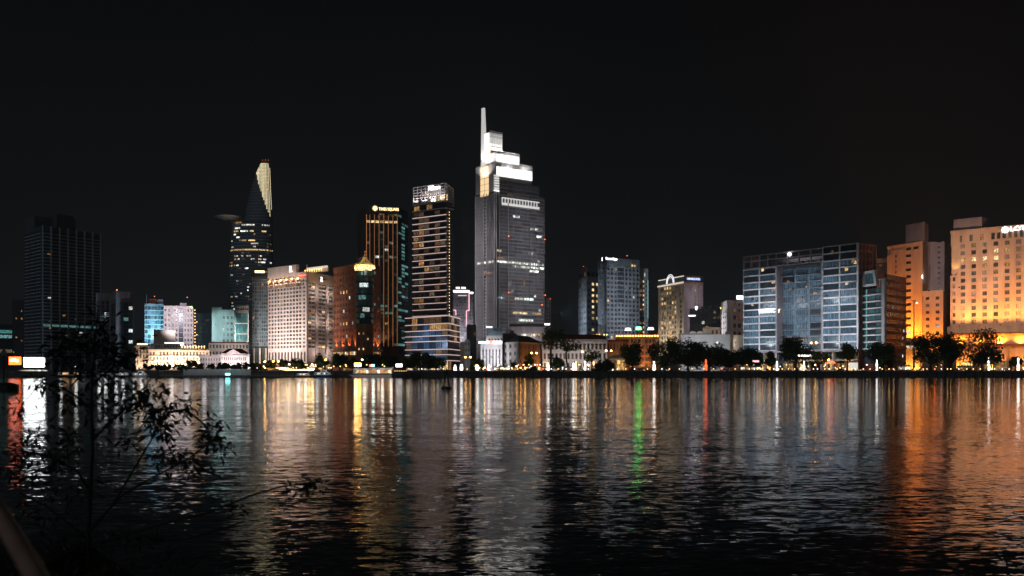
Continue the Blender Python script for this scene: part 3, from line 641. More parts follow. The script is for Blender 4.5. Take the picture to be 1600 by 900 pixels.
# right face: three window bays between pale piers
L = fr.L; pkr = picker(g_brown=4, l_amber=3, g_teal=3, g_mid=4, l_dim=3, l_warm=.8)
for (a_, c_, nv) in ((.02, .30, 2), (.40, .70, 2), (.80, .99, 2)): b.grid(fr, L*a_, L*c_, Z(545, 780), Z(441, 780), 2 if c_ < .9 else 1, 17, .9, .56, 'pinkish', pkr, nv=1, depth=.3)
for (a_, c_) in ((0, .02), (.30, .40), (.70, .80), (.985, 1.0)): b.wall.fb(fr, L*a_, L*c_, G+5, zt-8, 0, .9, 'pinkish')
b.wall.fb(fr, 0, L, zt-7.98, zt+.4, 0, .5, 'tan'); b.wall.fb(fr, 0, L, G, G+7, 0, 1.0, 'tan'); b.wall.fb(fr, 0, L, G+7, Z(545, 780)+.02, 0, .29, 'pinkish'); b.wall.fb(fr, L*.42, L*.72, zt-3.8, zt-3.2, .5, .9, 'roof_dark')
b.text('R', fr, fr.u(501.5), Z(437.5, 784), 5.2, 'sign_white', d=.7)
for i in range(3): b.window(fr, L*(.08+.3*i), G+1, L*.18, 4.2, 'l_shopo', nv=2, d=1.05)
m = MB(); m.fb(fr, L+.1, L+2.6, Z(535, 800), Z(521, 800), -1, -.5, 'sign_white'); m.build('blade_sign', b.o); m = MB(); m.hexa([fr.pt(L+.05, Z(490, 800), .3), fr.pt(L+3.4, Z(487, 800), .3), fr.pt(L+3.4, Z(487, 800), -.4), fr.pt(L+.05, Z(490, 800), -.4)], [fr.pt(L+.05, Z(488, 800), .3), fr.pt(L+3.4, Z(485.5, 800), .3), fr.pt(L+3.4, Z(485.5, 800), -.4), fr.pt(L+.05, Z(488, 800), -.4)], 'sign_white'); m.build('lit_fin', b.o)
for i in range(4): u = fl.L*(.12+.25*i); b.flood(fl.pt(u, G+18, 38), fl.pt(u, G+30, 0), 27000, (1, .87, .76), 110)  # unseen fill lamps added well off the wall for an even face
for i in range(2):
    for zz in (14, 38, 60): u = L*(.25+.5*i); b.flood(fr.pt(u, G+zz, 8.5), fr.pt(u, G+zz+3, 0), 1500, (1, .82, .70), 150)  # stacked fill lamps added in the gap to lift the dark side face
b.done()

# ------------------------------------------------------------------ brown corner building with gilt pyramid roof
b = Bld('corner_office', 'reddish-brown corner office with a rounded glass bay under a lit gilt pyramid roof', [(522, 762), (562, 722), (594, 748)])
fl, fr = b.faces; zt = Z(415.5, 735); b.core(zt, 'brown_stone')
def pkb(r, c):
    if r == 9 and 2 <= c <= 4: return 'l_warm'
    if r == 4 and 2 <= c <= 4: return 'l_warm'
    return rng.choices(['g_brown', 'g_dark', 'l_dim', 'l_cool'], [6, 5, .4, .15])[0]
b.grid(fl, 0, fl.L*.8, G+14, zt-2, 7, 13, .45, .5, 'brown_stone', pkb, nv=0, depth=.35)
b.wall.fb(fl, fl.L*.8, fl.L, G, zt, 0, .35, 'brown_stone'); b.wall.fb(fl, -.2, fl.L, zt-1.98, zt+1, 0, .6, 'brown_stone'); b.wall.fb(fl, 0, fl.L, G, G+13.98, 0, .6, 'brown_stone')
b.grid(fr, fr.L*.25, fr.L, G+14, zt-2, 4, 13, .45, .5, 'brown_stone', picker(g_brown=6, l_dim=2, l_amber=.6, l_teal=.6, l_cool=.3), nv=0, depth=.35); b.wall.fb(fr, 0, fr.L, G, G+13.98, 0, .6, 'brown_stone'); b.wall.fb(fr, fr.L*.2, fr.L, zt-1.98, zt+1, 0, .6, 'brown_stone')
cc = P(570, 724); rb = 6.6
zc0, zc1 = Z(507, 718), Z(421, 718)
m = MB(); m.lathe((cc.x, cc.y, 0), [(rb-.25, zc0), (rb-.25, zc1)], 'g_teal', 24); m.build('rounded_glass_bay', b.o, smooth=True)
for i in range(10):
    z = zc0+(zc1-zc0)*i/9; m = MB(); m.lathe((cc.x, cc.y, z), [(rb-.3, -.5), (rb, -.5), (rb, .45), (rb-.3, .45)], 'brick' if i % 2 == 0 else 'frame_dark', 24); m.build('bay_ring', b.o)
for (i, a0, a1, k) in ((2, -95, -50, 'l_cool'), (4, -125, -75, 'l_teal'), (6, -118, -60, 'l_cool'), (1, -110, -85, 'l_teal'), (8, -85, -70, 'l_cool'), (8, -105, -95, 'l_teal')):
    z0_ = zc0+(zc1-zc0)*i/9+.5; z1_ = z0_+3.0; m = MB()
    for q in range(4):
        x0_, x1_ = [math.radians(a0+(a1-a0)*(q+s)/4) for s in (0, 1)]
        m.poly([(cc.x+(rb-.15)*math.cos(x0_), cc.y+(rb-.15)*math.sin(x0_), z0_), (cc.x+(rb-.15)*math.cos(x1_), cc.y+(rb-.15)*math.sin(x1_), z0_), (cc.x+(rb-.15)*math.cos(x1_), cc.y+(rb-.15)*math.sin(x1_), z1_), (cc.x+(rb-.15)*math.cos(x0_), cc.y+(rb-.15)*math.sin(x0_), z1_)], k)
    m.build('lit_pane', b.o)
m = MB(); m.lathe((cc.x, cc.y, 0), [(rb-.2, G), (rb-.2, zc0-.5)], 'brick', 16); m.build('bay_base', b.o)
for i in range(4):
    for a in (-120, -90, -62):
        q = Face((cc.x+rb*math.cos(math.radians(a-5)), cc.y+rb*math.sin(math.radians(a-5))), (cc.x+rb*math.cos(math.radians(a+5)), cc.y+rb*math.sin(math.radians(a+5)))); b.window(q, 0, G+15+i*3.7, 1.1, 1.6, 'l_warm' if (i+a) % 3 == 0 else 'g_dark', nv=0, d=.05)
m = MB(); m.lathe((cc.x, cc.y, 0), [(rb+1.0, zc1+.6), (rb+1.0, zc1+1.2), (rb-1.2, zc1+1.25), (rb-1.2, zc1+2.6), (rb+1.2, zc1+2.7), (rb+.9, zc1+3.3), (3.4, zc1+6.4), (1.6, zc1+8.6), (1.5, zc1+9.4), (.5, zc1+10.2), (.15, zc1+12)], 'gold', 8); m.build('gilt_roof', b.o)
for i in range(12):
    a = 2*math.pi*i/12; m = MB(); m.lathe((cc.x+(rb+.4)*math.cos(a), cc.y+(rb+.4)*math.sin(a), zc1+1.25), [(.2, 0), (.4, .3), (.2, .7)], 'lamp_warm', 6); m.build('cornice_lamp', b.o)
for a in (-150, -110, -70, -30): a = math.radians(a); b.flood((cc.x+(rb+4)*math.cos(a), cc.y+(rb+4)*math.sin(a), zc1+1.8), (cc.x, cc.y, zc1+5.5), 3200, (1, .75, .42), 100)
b.text('GOLDEN TREE', Face((cc.x-5, cc.y-rb-.2), (cc.x+5, cc.y-rb-.2)), 5, zc1-.3, 1.9, 'sign_warm', d=.5)
q = (cc.x+.2, cc.y, zc1+13.2); b.redlamp(*q, r=.45)
zp = Z(549, 740)
for f_ in (fl, fr):
    m = MB(); m.fb(f_, -.5, f_.L+(1.5 if f_ is fl else 0), zp+.2, zp+1.4, .6, 2.6, 'brick'); m.build('podium_cornice', b.o)
    k = int(f_.L/3)
    for i in range(k): b.window(f_, i*f_.L/k+.3, zp-2.9, f_.L/k-.6, 2.6, rng.choice(['l_shopo', 'l_shop', 'l_amber', 'l_amber']), nv=1, d=.7)
    for i in range(4): b.flood(f_.pt((i+.5)*f_.L/4, zp+2, 2.2), f_.pt((i+.5)*f_.L/4, zp+14, 0), 4200, (1, .42, .14), 80)
b.done()

# ------------------------------------------------------------------ dark tower with amber fins and the flower sign
b = Bld('fin_tower', 'dark glass tower with amber lit vertical fins and a gold flower emblem sign', [(559.5, 925), (571.5, 900), (622, 905), (637.5, 935)])
b.poly = b.p+[b.p[3]+Vector((-4, 22)), b.p[0]+Vector((3, 24))]
zt = Z(322, 900); b.core(zt, 'slate'); f0, f1, f2 = b.faces
nf = 38; zb = Z(541, 900)
def pkt(r):
    if r == nf-3: return 'l_warm'
    if r in (9, 11): return 'l_teal'
    return 'g_night'
for r in range(nf):
    ph = (zt-6-zb)/nf; z = zb+r*ph
    for c in range(7):
        w = f1.L/7; k = 'g_teal'
        if r == nf-3: k = 'l_warm'
        elif r in (9, 11) and rng.random() < .75: k = 'l_teal'
        else: k = rng.choices(['g_night', 'g_teal', 'l_dim', 'l_office', 'l_amber'], [12, 4, 1.0, .35, .3])[0]
        b.window(f1, c*w+.4, z+.5, w-.8, ph-.9, k, 'frame_dark', 1, d=.05)
    for c in range(3): b.window(f2, .3+c*f2.L/3, z+.5, f2.L/3-.5, ph-.9, 'l_teal' if (rng.random() < .2 or (c == 1 and nf-14 < r < nf-1 and rng.random() < .7)) else rng.choice(['g_night', 'g_teal']), 'frame_dark', 1, d=.05)
    b.window(f0, .8, z+.5, f0.L*.6, ph-.9, rng.choices(['g_night', 'l_dim'], [4, 1])[0], 'frame_dark', 1, d=.05)
for f_ in (f0, f1, f2):
    for r in range(nf+1): z = zb+r*(zt-6-zb)/nf; b.wall.fb(f_, .02, f_.L-.02, z-.38, z+.48, 0, .16, 'slate')
for f_, us in ((f1, [f1.L*i/7 for i in range(8)]), (f0, [f0.L*.72, .2])):
    for u in us: m = MB(); m.fb(f_, max(.0, u-.42), min(f_.L, u+.42), zb, Z(332, 900), .17, 1.0, 'copper'); m.build('fin', b.o)
for i in range(7):     # linear lights run up behind each fin
    u = f1.L*(i+1)/7-.55 if i < 6 else f1.L-.8; m = MB(); m.fb(f1, u-.14, u+.1, zb, Z(335, 900), .5, .8, 'fin_amber'); m.build('light_strip', b.o)
for u in (.75, f1.L*.0+.55): m = MB(); m.fb(f1, u-.1, u+.1, zb, Z(335, 900), .5, .8, 'fin_amber'); m.build('light_strip', b.o)
b.wall.fb(f1, 0, f1.L, zt-5.5, zt+1, 0, .6, 'slate'); b.wall.fb(f1, 0, f1.L, G, zb-.4, 0, .8, 'brown_stone')
b.text('TIMES SQUARE', f1, f1.u(607.5), Z(326.3, 900), 3.5, 'sign_warm', d=.8, sx=.78)
uc, zc = f1.u(586), Z(325.3, 900)
m = MB(); q = f1.pt(uc, zc, .9)
for i in range(10):
    a0 = 2*math.pi*i/10; d_ = lambda r, a: f1.pt(uc+r*math.cos(a), zc+r*math.sin(a), .9)
    m.poly([d_(.6, a0-.2), d_(1.6, a0-.28), d_(2.7, a0), d_(1.6, a0+.28), d_(.6, a0+.2)], 'sign_warm')
m.poly([f1.pt(uc+.5*math.cos(2*math.pi*j/8), zc+.5*math.sin(2*math.pi*j/8), .92) for j in range(8)], 'sign_warm'); m.build('flower_emblem', b.o)
b.flood(f1.pt(f1.L*.5, zb-3, 9), f1.pt(f1.L*.5, zb+40, 0), 9000, (1, .5, .2), 90); b.flood(f1.pt(f1.L*.5, Z(331, 900), 4), f1.pt(f1.L*.5, Z(350, 900), 0), 500, (1, .6, .25), 120)
q = f1.pt(f1.L*.4, 0, -8); b.redlamp(q.x, q.y, zt+2, r=.5); b.done()

# ------------------------------------------------------------------ slab-lined hotel tower
b = Bld('hotel_tower', 'slim dark hotel tower with pale lit floor slabs under an open lattice crown', [(645.8, 806), (696, 785), (708.2, 812)])
fl, fr = b.faces; zt = Z(326, 785); z0 = Z(493, 785); b.core(zt, 'slate', G)
n = 17; ph = (zt-z0)/n
for r in range(n):
    z = z0+r*ph
    m = MB(); m.fb(fl, -.3, fl.L+1.0, z, z+.42, -.2, 1.1, 'slab_pink'); m.build('floor_slab', b.o)
    b.wall.fb(fl, 0, fl.L, z+.43, z+1.1, 0, .9, 'slate')
    for c in range(6):
        p = [0.30, .24, .30, .12, .30, .12][c]
        if r < 2: p *= .4
        k = 'l_amber' if rng.random() < p*.5 else ('l_dim' if rng.random() < p*1.3 else 'g_night')
        b.window(fl, .4+c*fl.L/6, z+1.2, fl.L/6-.3, ph-1.7, k, 'frame_dark', 1, d=.12)
    m = MB(); m.fb(fr, 1.0, fr.L, z, z+.35, -.1, .5, 'conc_dark'); m.build('side_slab', b.o)
    b.window(fr, 1.2, z+.6, fr.L*.3, ph-.9, 'g_night', 'frame_dark', 0, d=.1); b.window(fr, fr.L*.5, z+.6, fr.L*.45, ph-.9, 'g_night', 'frame_dark', 1, d=.1)
    for s in (.3, .75):
        m = MB(); q = fr.pt(fr.L*.42, z+ph*s, .5); m.lathe((q.x, q.y, q.z), [(.15, 0), (.28, .2), (.15, .5)], 'lamp_small', 6); m.build('wall_lamp', b.o)
for i, z in enumerate((zt+.2, zt+5.6)):
    m = MB(); m.fb(fl, -.3, fl.L+.9, z, z+.7, -10, 1.0, 'fin_pale'); m.build('crown_slab', b.o)
for c in range(5): b.window(fl, .6+c*fl.L/5, zt+1.2, fl.L/5-.8, 3.6, 'l_amber' if c in (0, 2) else 'g_night', 'frame_dark', 1, d=-.2)
b.core(zt+5.5, 'slate', zt+.05, [fl.pt(.4, 0, -.5), fl.pt(fl.L-.4, 0, -.5), fl.pt(fl.L-.4, 0, -9), fl.pt(.4, 0, -9)])
# open lattice crown
zc0, zc1 = zt+6.5, Z(286, 785)
for i in range(7): z = zc0+(zc1-zc0)*i/6; m = MB(); m.fb(fl, 0, fl.L+.5, z-.28, z+.28, -.4, .4, 'fin_pale'); m.fb(fr, .5, fr.L, z-.28, z+.28, -.4, .4, 'fin_pale'); m.build('lattice_bar', b.o)
for f_, k in ((fl, 9), (fr, 4)):
    for i in range(k): u = .35+(f_.L-.7)*i/(k-1); m = MB(); m.fb(f_, u-.25, u+.25, zc0, zc1, -.35, .45, 'fin_pale'); m.build('lattice_post', b.o)
b.core(zc1-2.5, 'conc', zt+6.3, [fl.pt(4, 0, -5), fl.pt(fl.L-3, 0, -5), fl.pt(fl.L-3, 0, -11), fl.pt(4, 0, -11)])
m = MB(); m.fb(fl, fl.L*.62, fl.L*.98, zc0+.6, zc0+5.5, -3.5, -3, 'l_warm'); m.build('lit_plant_room', b.o); m = MB(); m.fb(fl, fl.L*.8, fl.L*.9, zc0+7.5, zc0+9.5, -3.5, -3, 'l_teal'); m.build('green_panel', b.o)
for i in range(4): b.flood(fl.pt(fl.L*(.1+.27*i), zc0+.5, 3), fl.pt(fl.L*(.1+.27*i), zc1, -1.5), 2200, (1, .88, .84), 130)
b.flood(fl.pt(fl.L*.5, zc0+.4, -2.5), fl.pt(fl.L*.5, zc1-3, -6), 3500, (1, .8, .7), 130)
b.text('Hilton', fl, fl.u(679.5), Z(293, 790), 5.0, 'sign_white', d=.9, ext=.15)
b.done()
b = Bld('hotel_podium', 'broad dark glass podium with pale slab lines below the slim hotel tower', [(634.5, 785), (700, 745), (718, 790)])
fl, fr = b.faces; zt = Z(494.5, 760); b.core(zt, 'slate')
pys = (494.8, 506.5, 516.5, 525, 533.5, 546, 554.5, 563.5)
for i, py in enumerate(pys):
    z = Z(py, 760); m = MB(); m.fb(fl, -.3, fl.L+1.1, z-.3, z+.25, -.2, 1.0, 'slab_pink'); m.build('floor_slab', b.o); m = MB(); m.fb(fr, 1.1, fr.L+.3, z-.3, z+.25, -.2, 1.0, 'slab_pink'); m.build('floor_slab', b.o)
    zn = Z(pys[i+1], 760) if i+1 < len(pys) else G+.3
    for c in range(7):
        k = rng.choices(['l_amber', 'l_dim', 'g_night', 'g_blue'], [4, 3, 3, 1])[0] if i in (0, 1) else rng.choices(['g_blue', 'g_night', 'g_bluelit', 'l_dim', 'l_amber'], [4, 3, 2, .8, .5])[0]
        if i == 7: k = 'l_shop'
        b.window(fl, .3+c*fl.L/7, zn+.3, fl.L/7-.4, z-zn-.7, k, 'frame_dark', 2, d=.1)
    for c in range(4): b.window(fr, .6+c*(fr.L-.6)/4, zn+.3, (fr.L-.6)/4-.3, z-zn-.7, rng.choices(['g_night', 'l_dim', 'l_amber'], [6, 1.2, 1.6 if i < 2 else .3])[0], 'frame_dark', 1, d=.1)
b.flood(fl.pt(fl.L*.5, G+20, 24), fl.pt(fl.L*.55, G+18, 0), 12000, (.5, .68, 1), 110); b.done()

# ------------------------------------------------------------------ neon-edged block behind the podium
b = Bld('neon_block', 'grey office block edged in pink neon between the two tallest towers', [(708, 1065), (733, 1055)])
f = b.faces[0]; zt = Z(458, 1055); zs = Z(483.5, 1055); b.core(zs, 'conc_mauve', G)
b.core(zt, 'conc_mauve', zs+.01, [f.pt(0, 0, 0), f.pt(f.L, 0, 0), f.pt(f.L, 0, -16), f.pt(0, 0, -16)])
f = f.off(.02); uL, uR = f.L*.18, f.L*.83
b.grid(f, f.L*.2, f.L*.8, G+3, zt-4, 5, 22, .62, .6, 'conc_mauve', picker(g_curtain=4, g_mid=4, l_dim=1, l_office=.6), nv=0)
for i in range(6): b.window(f, uR+.3+i*.45, zs-4-i*6, .4, 2, 'g_mid', nv=0, d=.3)
b.wall.fb(f, 0, f.L*.2, G, zt, 0, .36, 'conc_mauve'); b.wall.fb(f, f.L*.8, f.L, G, zt, 0, .36, 'conc_mauve'); b.wall.fb(f, f.L*.2, f.L*.8, zt-3.98, zt, 0, .35, 'conc_mauve')
def neon(u0, u1, za, zb, mat='neon_pink'):
    m = MB(); m.fb(f, u0, u1, za, zb, .5, 1.0, mat); m.build('neon_tube', b.o)
neon(f.L-.5, f.L+.4, zs-.5, zt+1); neon(uR, f.L+.4, zs-1.3, zs-.51); neon(uR-.4, uR+.4, Z(510, 1055), zs-1.31); neon(0, uL, zs-.9, zs-.1); neon(uL-.5, uL+.2, Z(492, 1055), zs-.91)
neon(0, f.L+.4, zt+1.01, zt+3.4, 'neon_white'); neon(f.L*.18, f.L*.42, zt+5, zt+6.8, 'neon_white'); neon(f.L*.52, f.L*.78, zt+5, zt+6.8, 'neon_white')
b.core(zt+4.9, 'conc_dark', zt+.05, [f.pt(2, 0, -.5), f.pt(f.L-2, 0, -.5), f.pt(f.L-2, 0, -10), f.pt(2, 0, -10)]); b.core(zt+6.5, 'conc_dark', zt+4.91, [f.pt(2.5, 0, .3), f.pt(f.L-2.5, 0, .3), f.pt(f.L-2.5, 0, -6), f.pt(2.5, 0, -6)])
b.wall.tube(f.pt(f.L*.5, zt+6, 0), f.pt(f.L*.5, zt+10, 0), .25, .12, 'metal_grey'); b.wall.fb(f, f.L*.3, f.L*.85, zt-3, zt-1.6, .37, .8, 'conc'); 
m = MB(); m.fb(f, f.L*.3, f.L*.85, zt-2.8, zt-1.7, .81, .9, 'crown_soft'); m.build('lit_band', b.o); b.flood(f.pt(f.L*.5, G+35, 24), f.pt(f.L*.5, G+45, 0), 16000, (.95, .93, 1), 110); b.done()
b = Bld('neon_annexe', 'thin annexe with a pale lit roof edge tight against the neon-edged block', [(733.6, 1060), (739.5, 1058)])
f = b.faces[0]; zt = Z(459, 1058); b.core(zt, 'brown_stone'); b.grid(f, 0, f.L, G+4, zt-2, 2, 20, .6, .55, 'conc_mauve', picker(g_mid=4, g_curtain=2, l_red=1), nv=0); m = MB(); m.fb(f, 0, f.L, zt+.05, zt+2, -.5, .5, 'neon_white'); m.build('light_strip', b.o); b.done()
b = Bld('stair_house', 'small beige house with a rounded white gable beside the dark podium', [(719, 690), (734.5, 688)])
f = b.faces[0]; zt = Z(532.5, 690); b.core(zt-1, 'tan'); b.wall.fb(f, 0, f.L*.45, G, zt-2, 0, .4, 'tan')
b.grid(f, f.L*.45, f.L, G+8, zt, 2, 3, .4, .45, 'white', picker(g_dark=2), nv=0); b.wall.fb(f, f.L*.45, f.L, G, G+7.98, 0, .35, 'white'); b.wall.fb(f, f.L*.5, f.L*.9, zt+.01, zt+1, -.4, .35, 'white'); b.done()
b = Bld('dark_infill', 'dark low block squeezed between the neon block and the tallest tower', [(729, 760), (744, 757)])
f = b.faces[0]; zt = Z(507, 757); b.core(zt, 'conc_dark'); b.grid(f, 0, f.L, G+3, zt-1, 3, 8, .55, .5, 'conc_dark', picker(g_dark=8, l_dim=1), nv=0); b.done()

# ------------------------------------------------------------------ tallest tower: stepped white crown and blade spire
DV = 806.0
b = Bld('tallest_tower', 'tallest tower with brightly lit white stepped crown and a blade spire', [(743.3, 826), (774.5, 806), (851.5, 838)])
fl, fr = b.faces; zt4 = Z(283, 812); C = b.p[1]; E1 = (b.p[2]-b.p[1]).normalized(); E2 = (b.p[0]-b.p[1]).normalized()
def fp(u0, u1, v0, v1): return [C+E2*v1+E1*u0, C+E2*v0+E1*u0, C+E2*v0+E1*u1, C+E2*v1+E1*u1]   # u along right face, v along left face
Lr, Ll = fr.L, fl.L
zA = Z(303, 815); zB = Z(466, 815)
b.core(zB, 'slate'); b.core(zA, 'slate', zB+.01, fp(0, Lr-.8, 0, Ll-.6)); 
ur = fr.u(842)
b.core(zt4, 'slate', zA+.01, fp(.6, ur, .3, Ll-1))
def fins(f, u0, u1, z0, z1, pitch, d0, d1, mat, name='fin_screen', w=.28):
    m = MB(); n = int((u1-u0)/pitch)
    for i in range(n+1): u = u0+(u1-u0)*i/n; m.fb(f, u-w/2, u+w/2, z0, z1, d0, d1, mat)
    m.build(name, b.o)
un = 3.6
fins(fr, un, Lr-.6, G+14, zA-.5, 1.32, .25, .5, 'fin_pale', w=.22); fins(fr, un, ur-.2, zA+.2, zt4-.4, 1.32, .25, .5, 'fin_grey', w=.22)
nfl = 48; ph = (zt4-G-14)/nfl
pys_lit = {}
def row_of(py): return int((Z(py, 815)-G-14)/ph)
spans = [(335, 801, 812, 'l_office'), (352, 810, 848, 'l_dim'), (352, 828, 842, 'l_cool'), (368, 838, 847, 'l_office'), (411, 777, 850, 'l_office'), (414, 800, 850, 'l_cool'), (421, 827, 849, 'l_office'), (437, 795, 832, 'l_dim'), (461, 834, 838, 'l_cool'), (467, 803, 842, 'l_office'), (474, 788, 803, 'l_dim'), (490, 801, 812, 'l_warm'), (490, 812, 824, 'l_warm'), (491, 831, 846, 'l_warm'), (497, 809, 833, 'l_cool'), (501, 811, 830, 'l_cool'), (443, 818, 820, 'l_warm'), (436, 817, 820, 'l_warm'), (466, 777, 786, 'l_teal'), (394, 776, 784, 'l_warm'), (402, 777, 786, 'l_amber'), (411, 746, 774, 'l_office'), (427, 755, 771, 'l_amber'), (432, 755, 772, 'l_dim')]
def used_at(r, px):
    return None
for r in range(nfl):
    z = G+14+r*ph
    umax = Lr-.8 if z < zA else ur
    b.wall.fb(fr, un, umax-.3, z-.42, z+.42, 0, .2, 'silver'); 
    if z < zA: b.wall.fb(fl, .4, Ll*.97, z-.42, z+.42, 0, .2, 'silver')
    cells = 6
    for c in range(cells):
        k = rng.choices(['g_silver', 'g_mid', 'l_dim', 'g_blue'], [8, 4, .35, 1])[0]
        b.window(fr, un+.1+c*(umax-un-.5)/cells, z+.35, (umax-un-.5)/cells-.1, ph-.72, k, 'frame_dark', 3, d=.04)
    if z < zA-3:
        for (a_, c_) in ((.03, .40), (.56, .95)): b.window(fl, Ll*a_, z+.35, Ll*(c_-a_), ph-.72, rng.choices(['g_silver', 'g_curtain', 'g_mid', 'l_dim'], [5, 5, 2, .3])[0], 'frame_grey', 5, d=.04)
for (py, pa, pb_, k) in spans:
    f_ = fr if pa > 775.5 else fl; ua, ub = f_.u(pa), f_.u(pb_); z = G+14+row_of(py)*ph
    n_ = max(1, int((ub-ua)/4.5))
    for i in range(n_):
        if rng.random() < .12: continue
        b.window(f_, ua+(ub-ua)*i/n_, z+.45, (ub-ua)/n_-.3, ph-1.0, {'l_office': 'l_row', 'l_cool': 'l_row'}.get(k, k), 'frame_dark', 1, d=.3, name='lit_office')
for i in range(16): b.window(fr, rng.uniform(un, Lr-4), G+14+rng.randint(2, 40)*ph+.45, rng.uniform(1.2, 3), ph-1, rng.choice(['l_cool', 'l_office', 'l_dim', 'l_warm']), 'frame_dark', 1, d=.14, name='lit_office')
fins(fl, Ll*.03, Ll*.41, G+6, zA-.5, .95, .2, .6, 'fin_grey'); fins(fl, Ll*.56, Ll*.95, G+6, zA-.5, .95, .2, .6, 'fin_grey')
b.wall.fb(fl, Ll*.42, Ll*.55, Z(465, 815), zA-1, .05, .12, 'roof_dark')
for u_ in (.005, .415, .555, .965): m = MB(); m.fb(fl, Ll*u_, Ll*u_+.7, G, zA, .2, .9, 'fin_pale'); m.build('corner_pier', b.o)
m = MB(); m.fb(fr, 0, .6, G, zA+.3, .1, 1.0, 'fin_pale'); m.fb(fr, un-.8, un-.2, G, zA+.2, .1, 1.0, 'fin_pale'); m.build('corner_pier', b.o)
m = MB(); m.fb(fr, fr.u(793)-.35, fr.u(793)+.35, G+14, zA-8, .9, 1.3, 'fin_pale'); m.build('pier', b.o)
for px, py in ((793, 370), (793, 458), (849.5, 375), (850, 462), (845, 477)):
    q = fr.pt(fr.u(px), 0, 1.6); b.redlamp(q.x, q.y, fr.z(px, py), r=.75)
# lit ribbon with small arches
zr0, zr1 = Z(321, 812), Z(309, 812); u0_, u1_ = fr.u(783), fr.u(842)-.3
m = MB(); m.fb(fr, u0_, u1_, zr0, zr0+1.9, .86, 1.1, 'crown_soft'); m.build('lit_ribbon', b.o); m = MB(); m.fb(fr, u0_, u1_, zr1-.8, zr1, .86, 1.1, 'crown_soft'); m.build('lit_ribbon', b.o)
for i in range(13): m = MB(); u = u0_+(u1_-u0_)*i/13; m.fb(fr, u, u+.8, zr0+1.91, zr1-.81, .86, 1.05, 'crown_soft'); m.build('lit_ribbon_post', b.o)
for py in (293, 301): m = MB(); m.fb(fr, un, ur, Z(py, 812)-.15, Z(py, 812)+.15, .86, 1.0, 'fin_pale'); m.build('rail', b.o)
# balconies on the corner, their lit white put in as emission
for i in range(7):
    z = Z(299, 806)+i*((Z(272, 806)-Z(299, 806))/7); m = MB(); m.hexa([fr.pt(-2.2, z, .3), fr.pt(-1, z, 1.6), fr.pt(1.8, z, 1.9), fr.pt(3.4, z, .3)], [fr.pt(-2.2, z+1.1, .3), fr.pt(-1, z+1.1, 1.6), fr.pt(1.8, z+1.1, 1.9), fr.pt(3.4, z+1.1, .3)], 'crown_soft' if i else 'crown_floodglow'); m.build('balcony', b.o)
# crown tiers: floodlit white put into the panels as emission
def tier(u0, u1, v0, v1, z0, z1, zl0, zl1, mat='crown_floodglow', top='white', dark='silver'):
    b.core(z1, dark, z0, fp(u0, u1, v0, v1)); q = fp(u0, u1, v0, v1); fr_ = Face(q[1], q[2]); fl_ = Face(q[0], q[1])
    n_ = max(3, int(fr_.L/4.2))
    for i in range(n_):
        m = MB(); w_ = fr_.L/n_; m.fb(fr_, i*w_+.08, (i+1)*w_-.08, zl0, zl1, .1, .4, mat); m.build('crown_floodglow_panel', b.o)
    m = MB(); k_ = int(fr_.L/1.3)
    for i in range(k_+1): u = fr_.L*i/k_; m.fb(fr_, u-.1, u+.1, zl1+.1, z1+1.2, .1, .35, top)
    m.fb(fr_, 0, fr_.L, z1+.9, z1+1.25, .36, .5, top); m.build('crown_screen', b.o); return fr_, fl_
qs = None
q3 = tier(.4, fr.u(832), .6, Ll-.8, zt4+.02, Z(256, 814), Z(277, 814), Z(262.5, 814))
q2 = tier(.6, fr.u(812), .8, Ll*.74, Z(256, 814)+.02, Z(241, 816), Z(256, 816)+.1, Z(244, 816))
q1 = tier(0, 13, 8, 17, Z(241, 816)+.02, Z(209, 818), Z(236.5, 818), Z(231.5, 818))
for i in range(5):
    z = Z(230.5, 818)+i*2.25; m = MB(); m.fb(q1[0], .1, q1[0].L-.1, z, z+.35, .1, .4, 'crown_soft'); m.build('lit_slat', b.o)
    for j in range(5): m = MB(); w_ = q1[0].L/5; m.fb(q1[0], j*w_+.2, (j+1)*w_-.2, z+.4, z+2.15, .05, .2, ['crown_floodglow', 'crown_soft', 'crown_soft', 'crown_floodglow_dim', 'crown_floodglow_dim'][i]); m.build('crown_pane', b.o)  # emission steps down upward in place of the floodlight's fade
for q_, za, zb in ((q3, Z(277, 814), Z(256, 814)), (q2, Z(255, 816), Z(241, 816))):   # floods wash the flank and the screens above the lit panels
    b.flood(q_[0].pt(q_[0].L*.3, zb-5, 5), q_[0].pt(q_[0].L*.3, zb, 0), 2600, (1, .97, .93), 140); b.flood(q_[0].pt(q_[0].L*.75, zb-5, 5), q_[0].pt(q_[0].L*.75, zb, 0), 2600, (1, .97, .93), 140); b.flood(q_[1].pt(q_[1].L*.5, za+1, 7), q_[1].pt(q_[1].L*.5, zb, 0), 5200, (1, .93, .82), 130)
# gold panels on the left face
fg = Face(fl.a+fl.n*.0, fl.b)
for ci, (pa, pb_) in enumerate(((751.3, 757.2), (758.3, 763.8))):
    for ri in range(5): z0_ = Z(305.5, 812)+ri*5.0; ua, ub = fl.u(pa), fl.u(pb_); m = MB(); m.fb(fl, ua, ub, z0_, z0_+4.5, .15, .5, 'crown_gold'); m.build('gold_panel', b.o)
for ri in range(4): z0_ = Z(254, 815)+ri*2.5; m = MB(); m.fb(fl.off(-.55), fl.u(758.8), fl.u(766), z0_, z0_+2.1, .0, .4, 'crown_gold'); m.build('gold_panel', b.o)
b.wall.fb(fl, 0, Ll, zt4-9, Z(258, 815), -.7, .1, 'fin_pale')
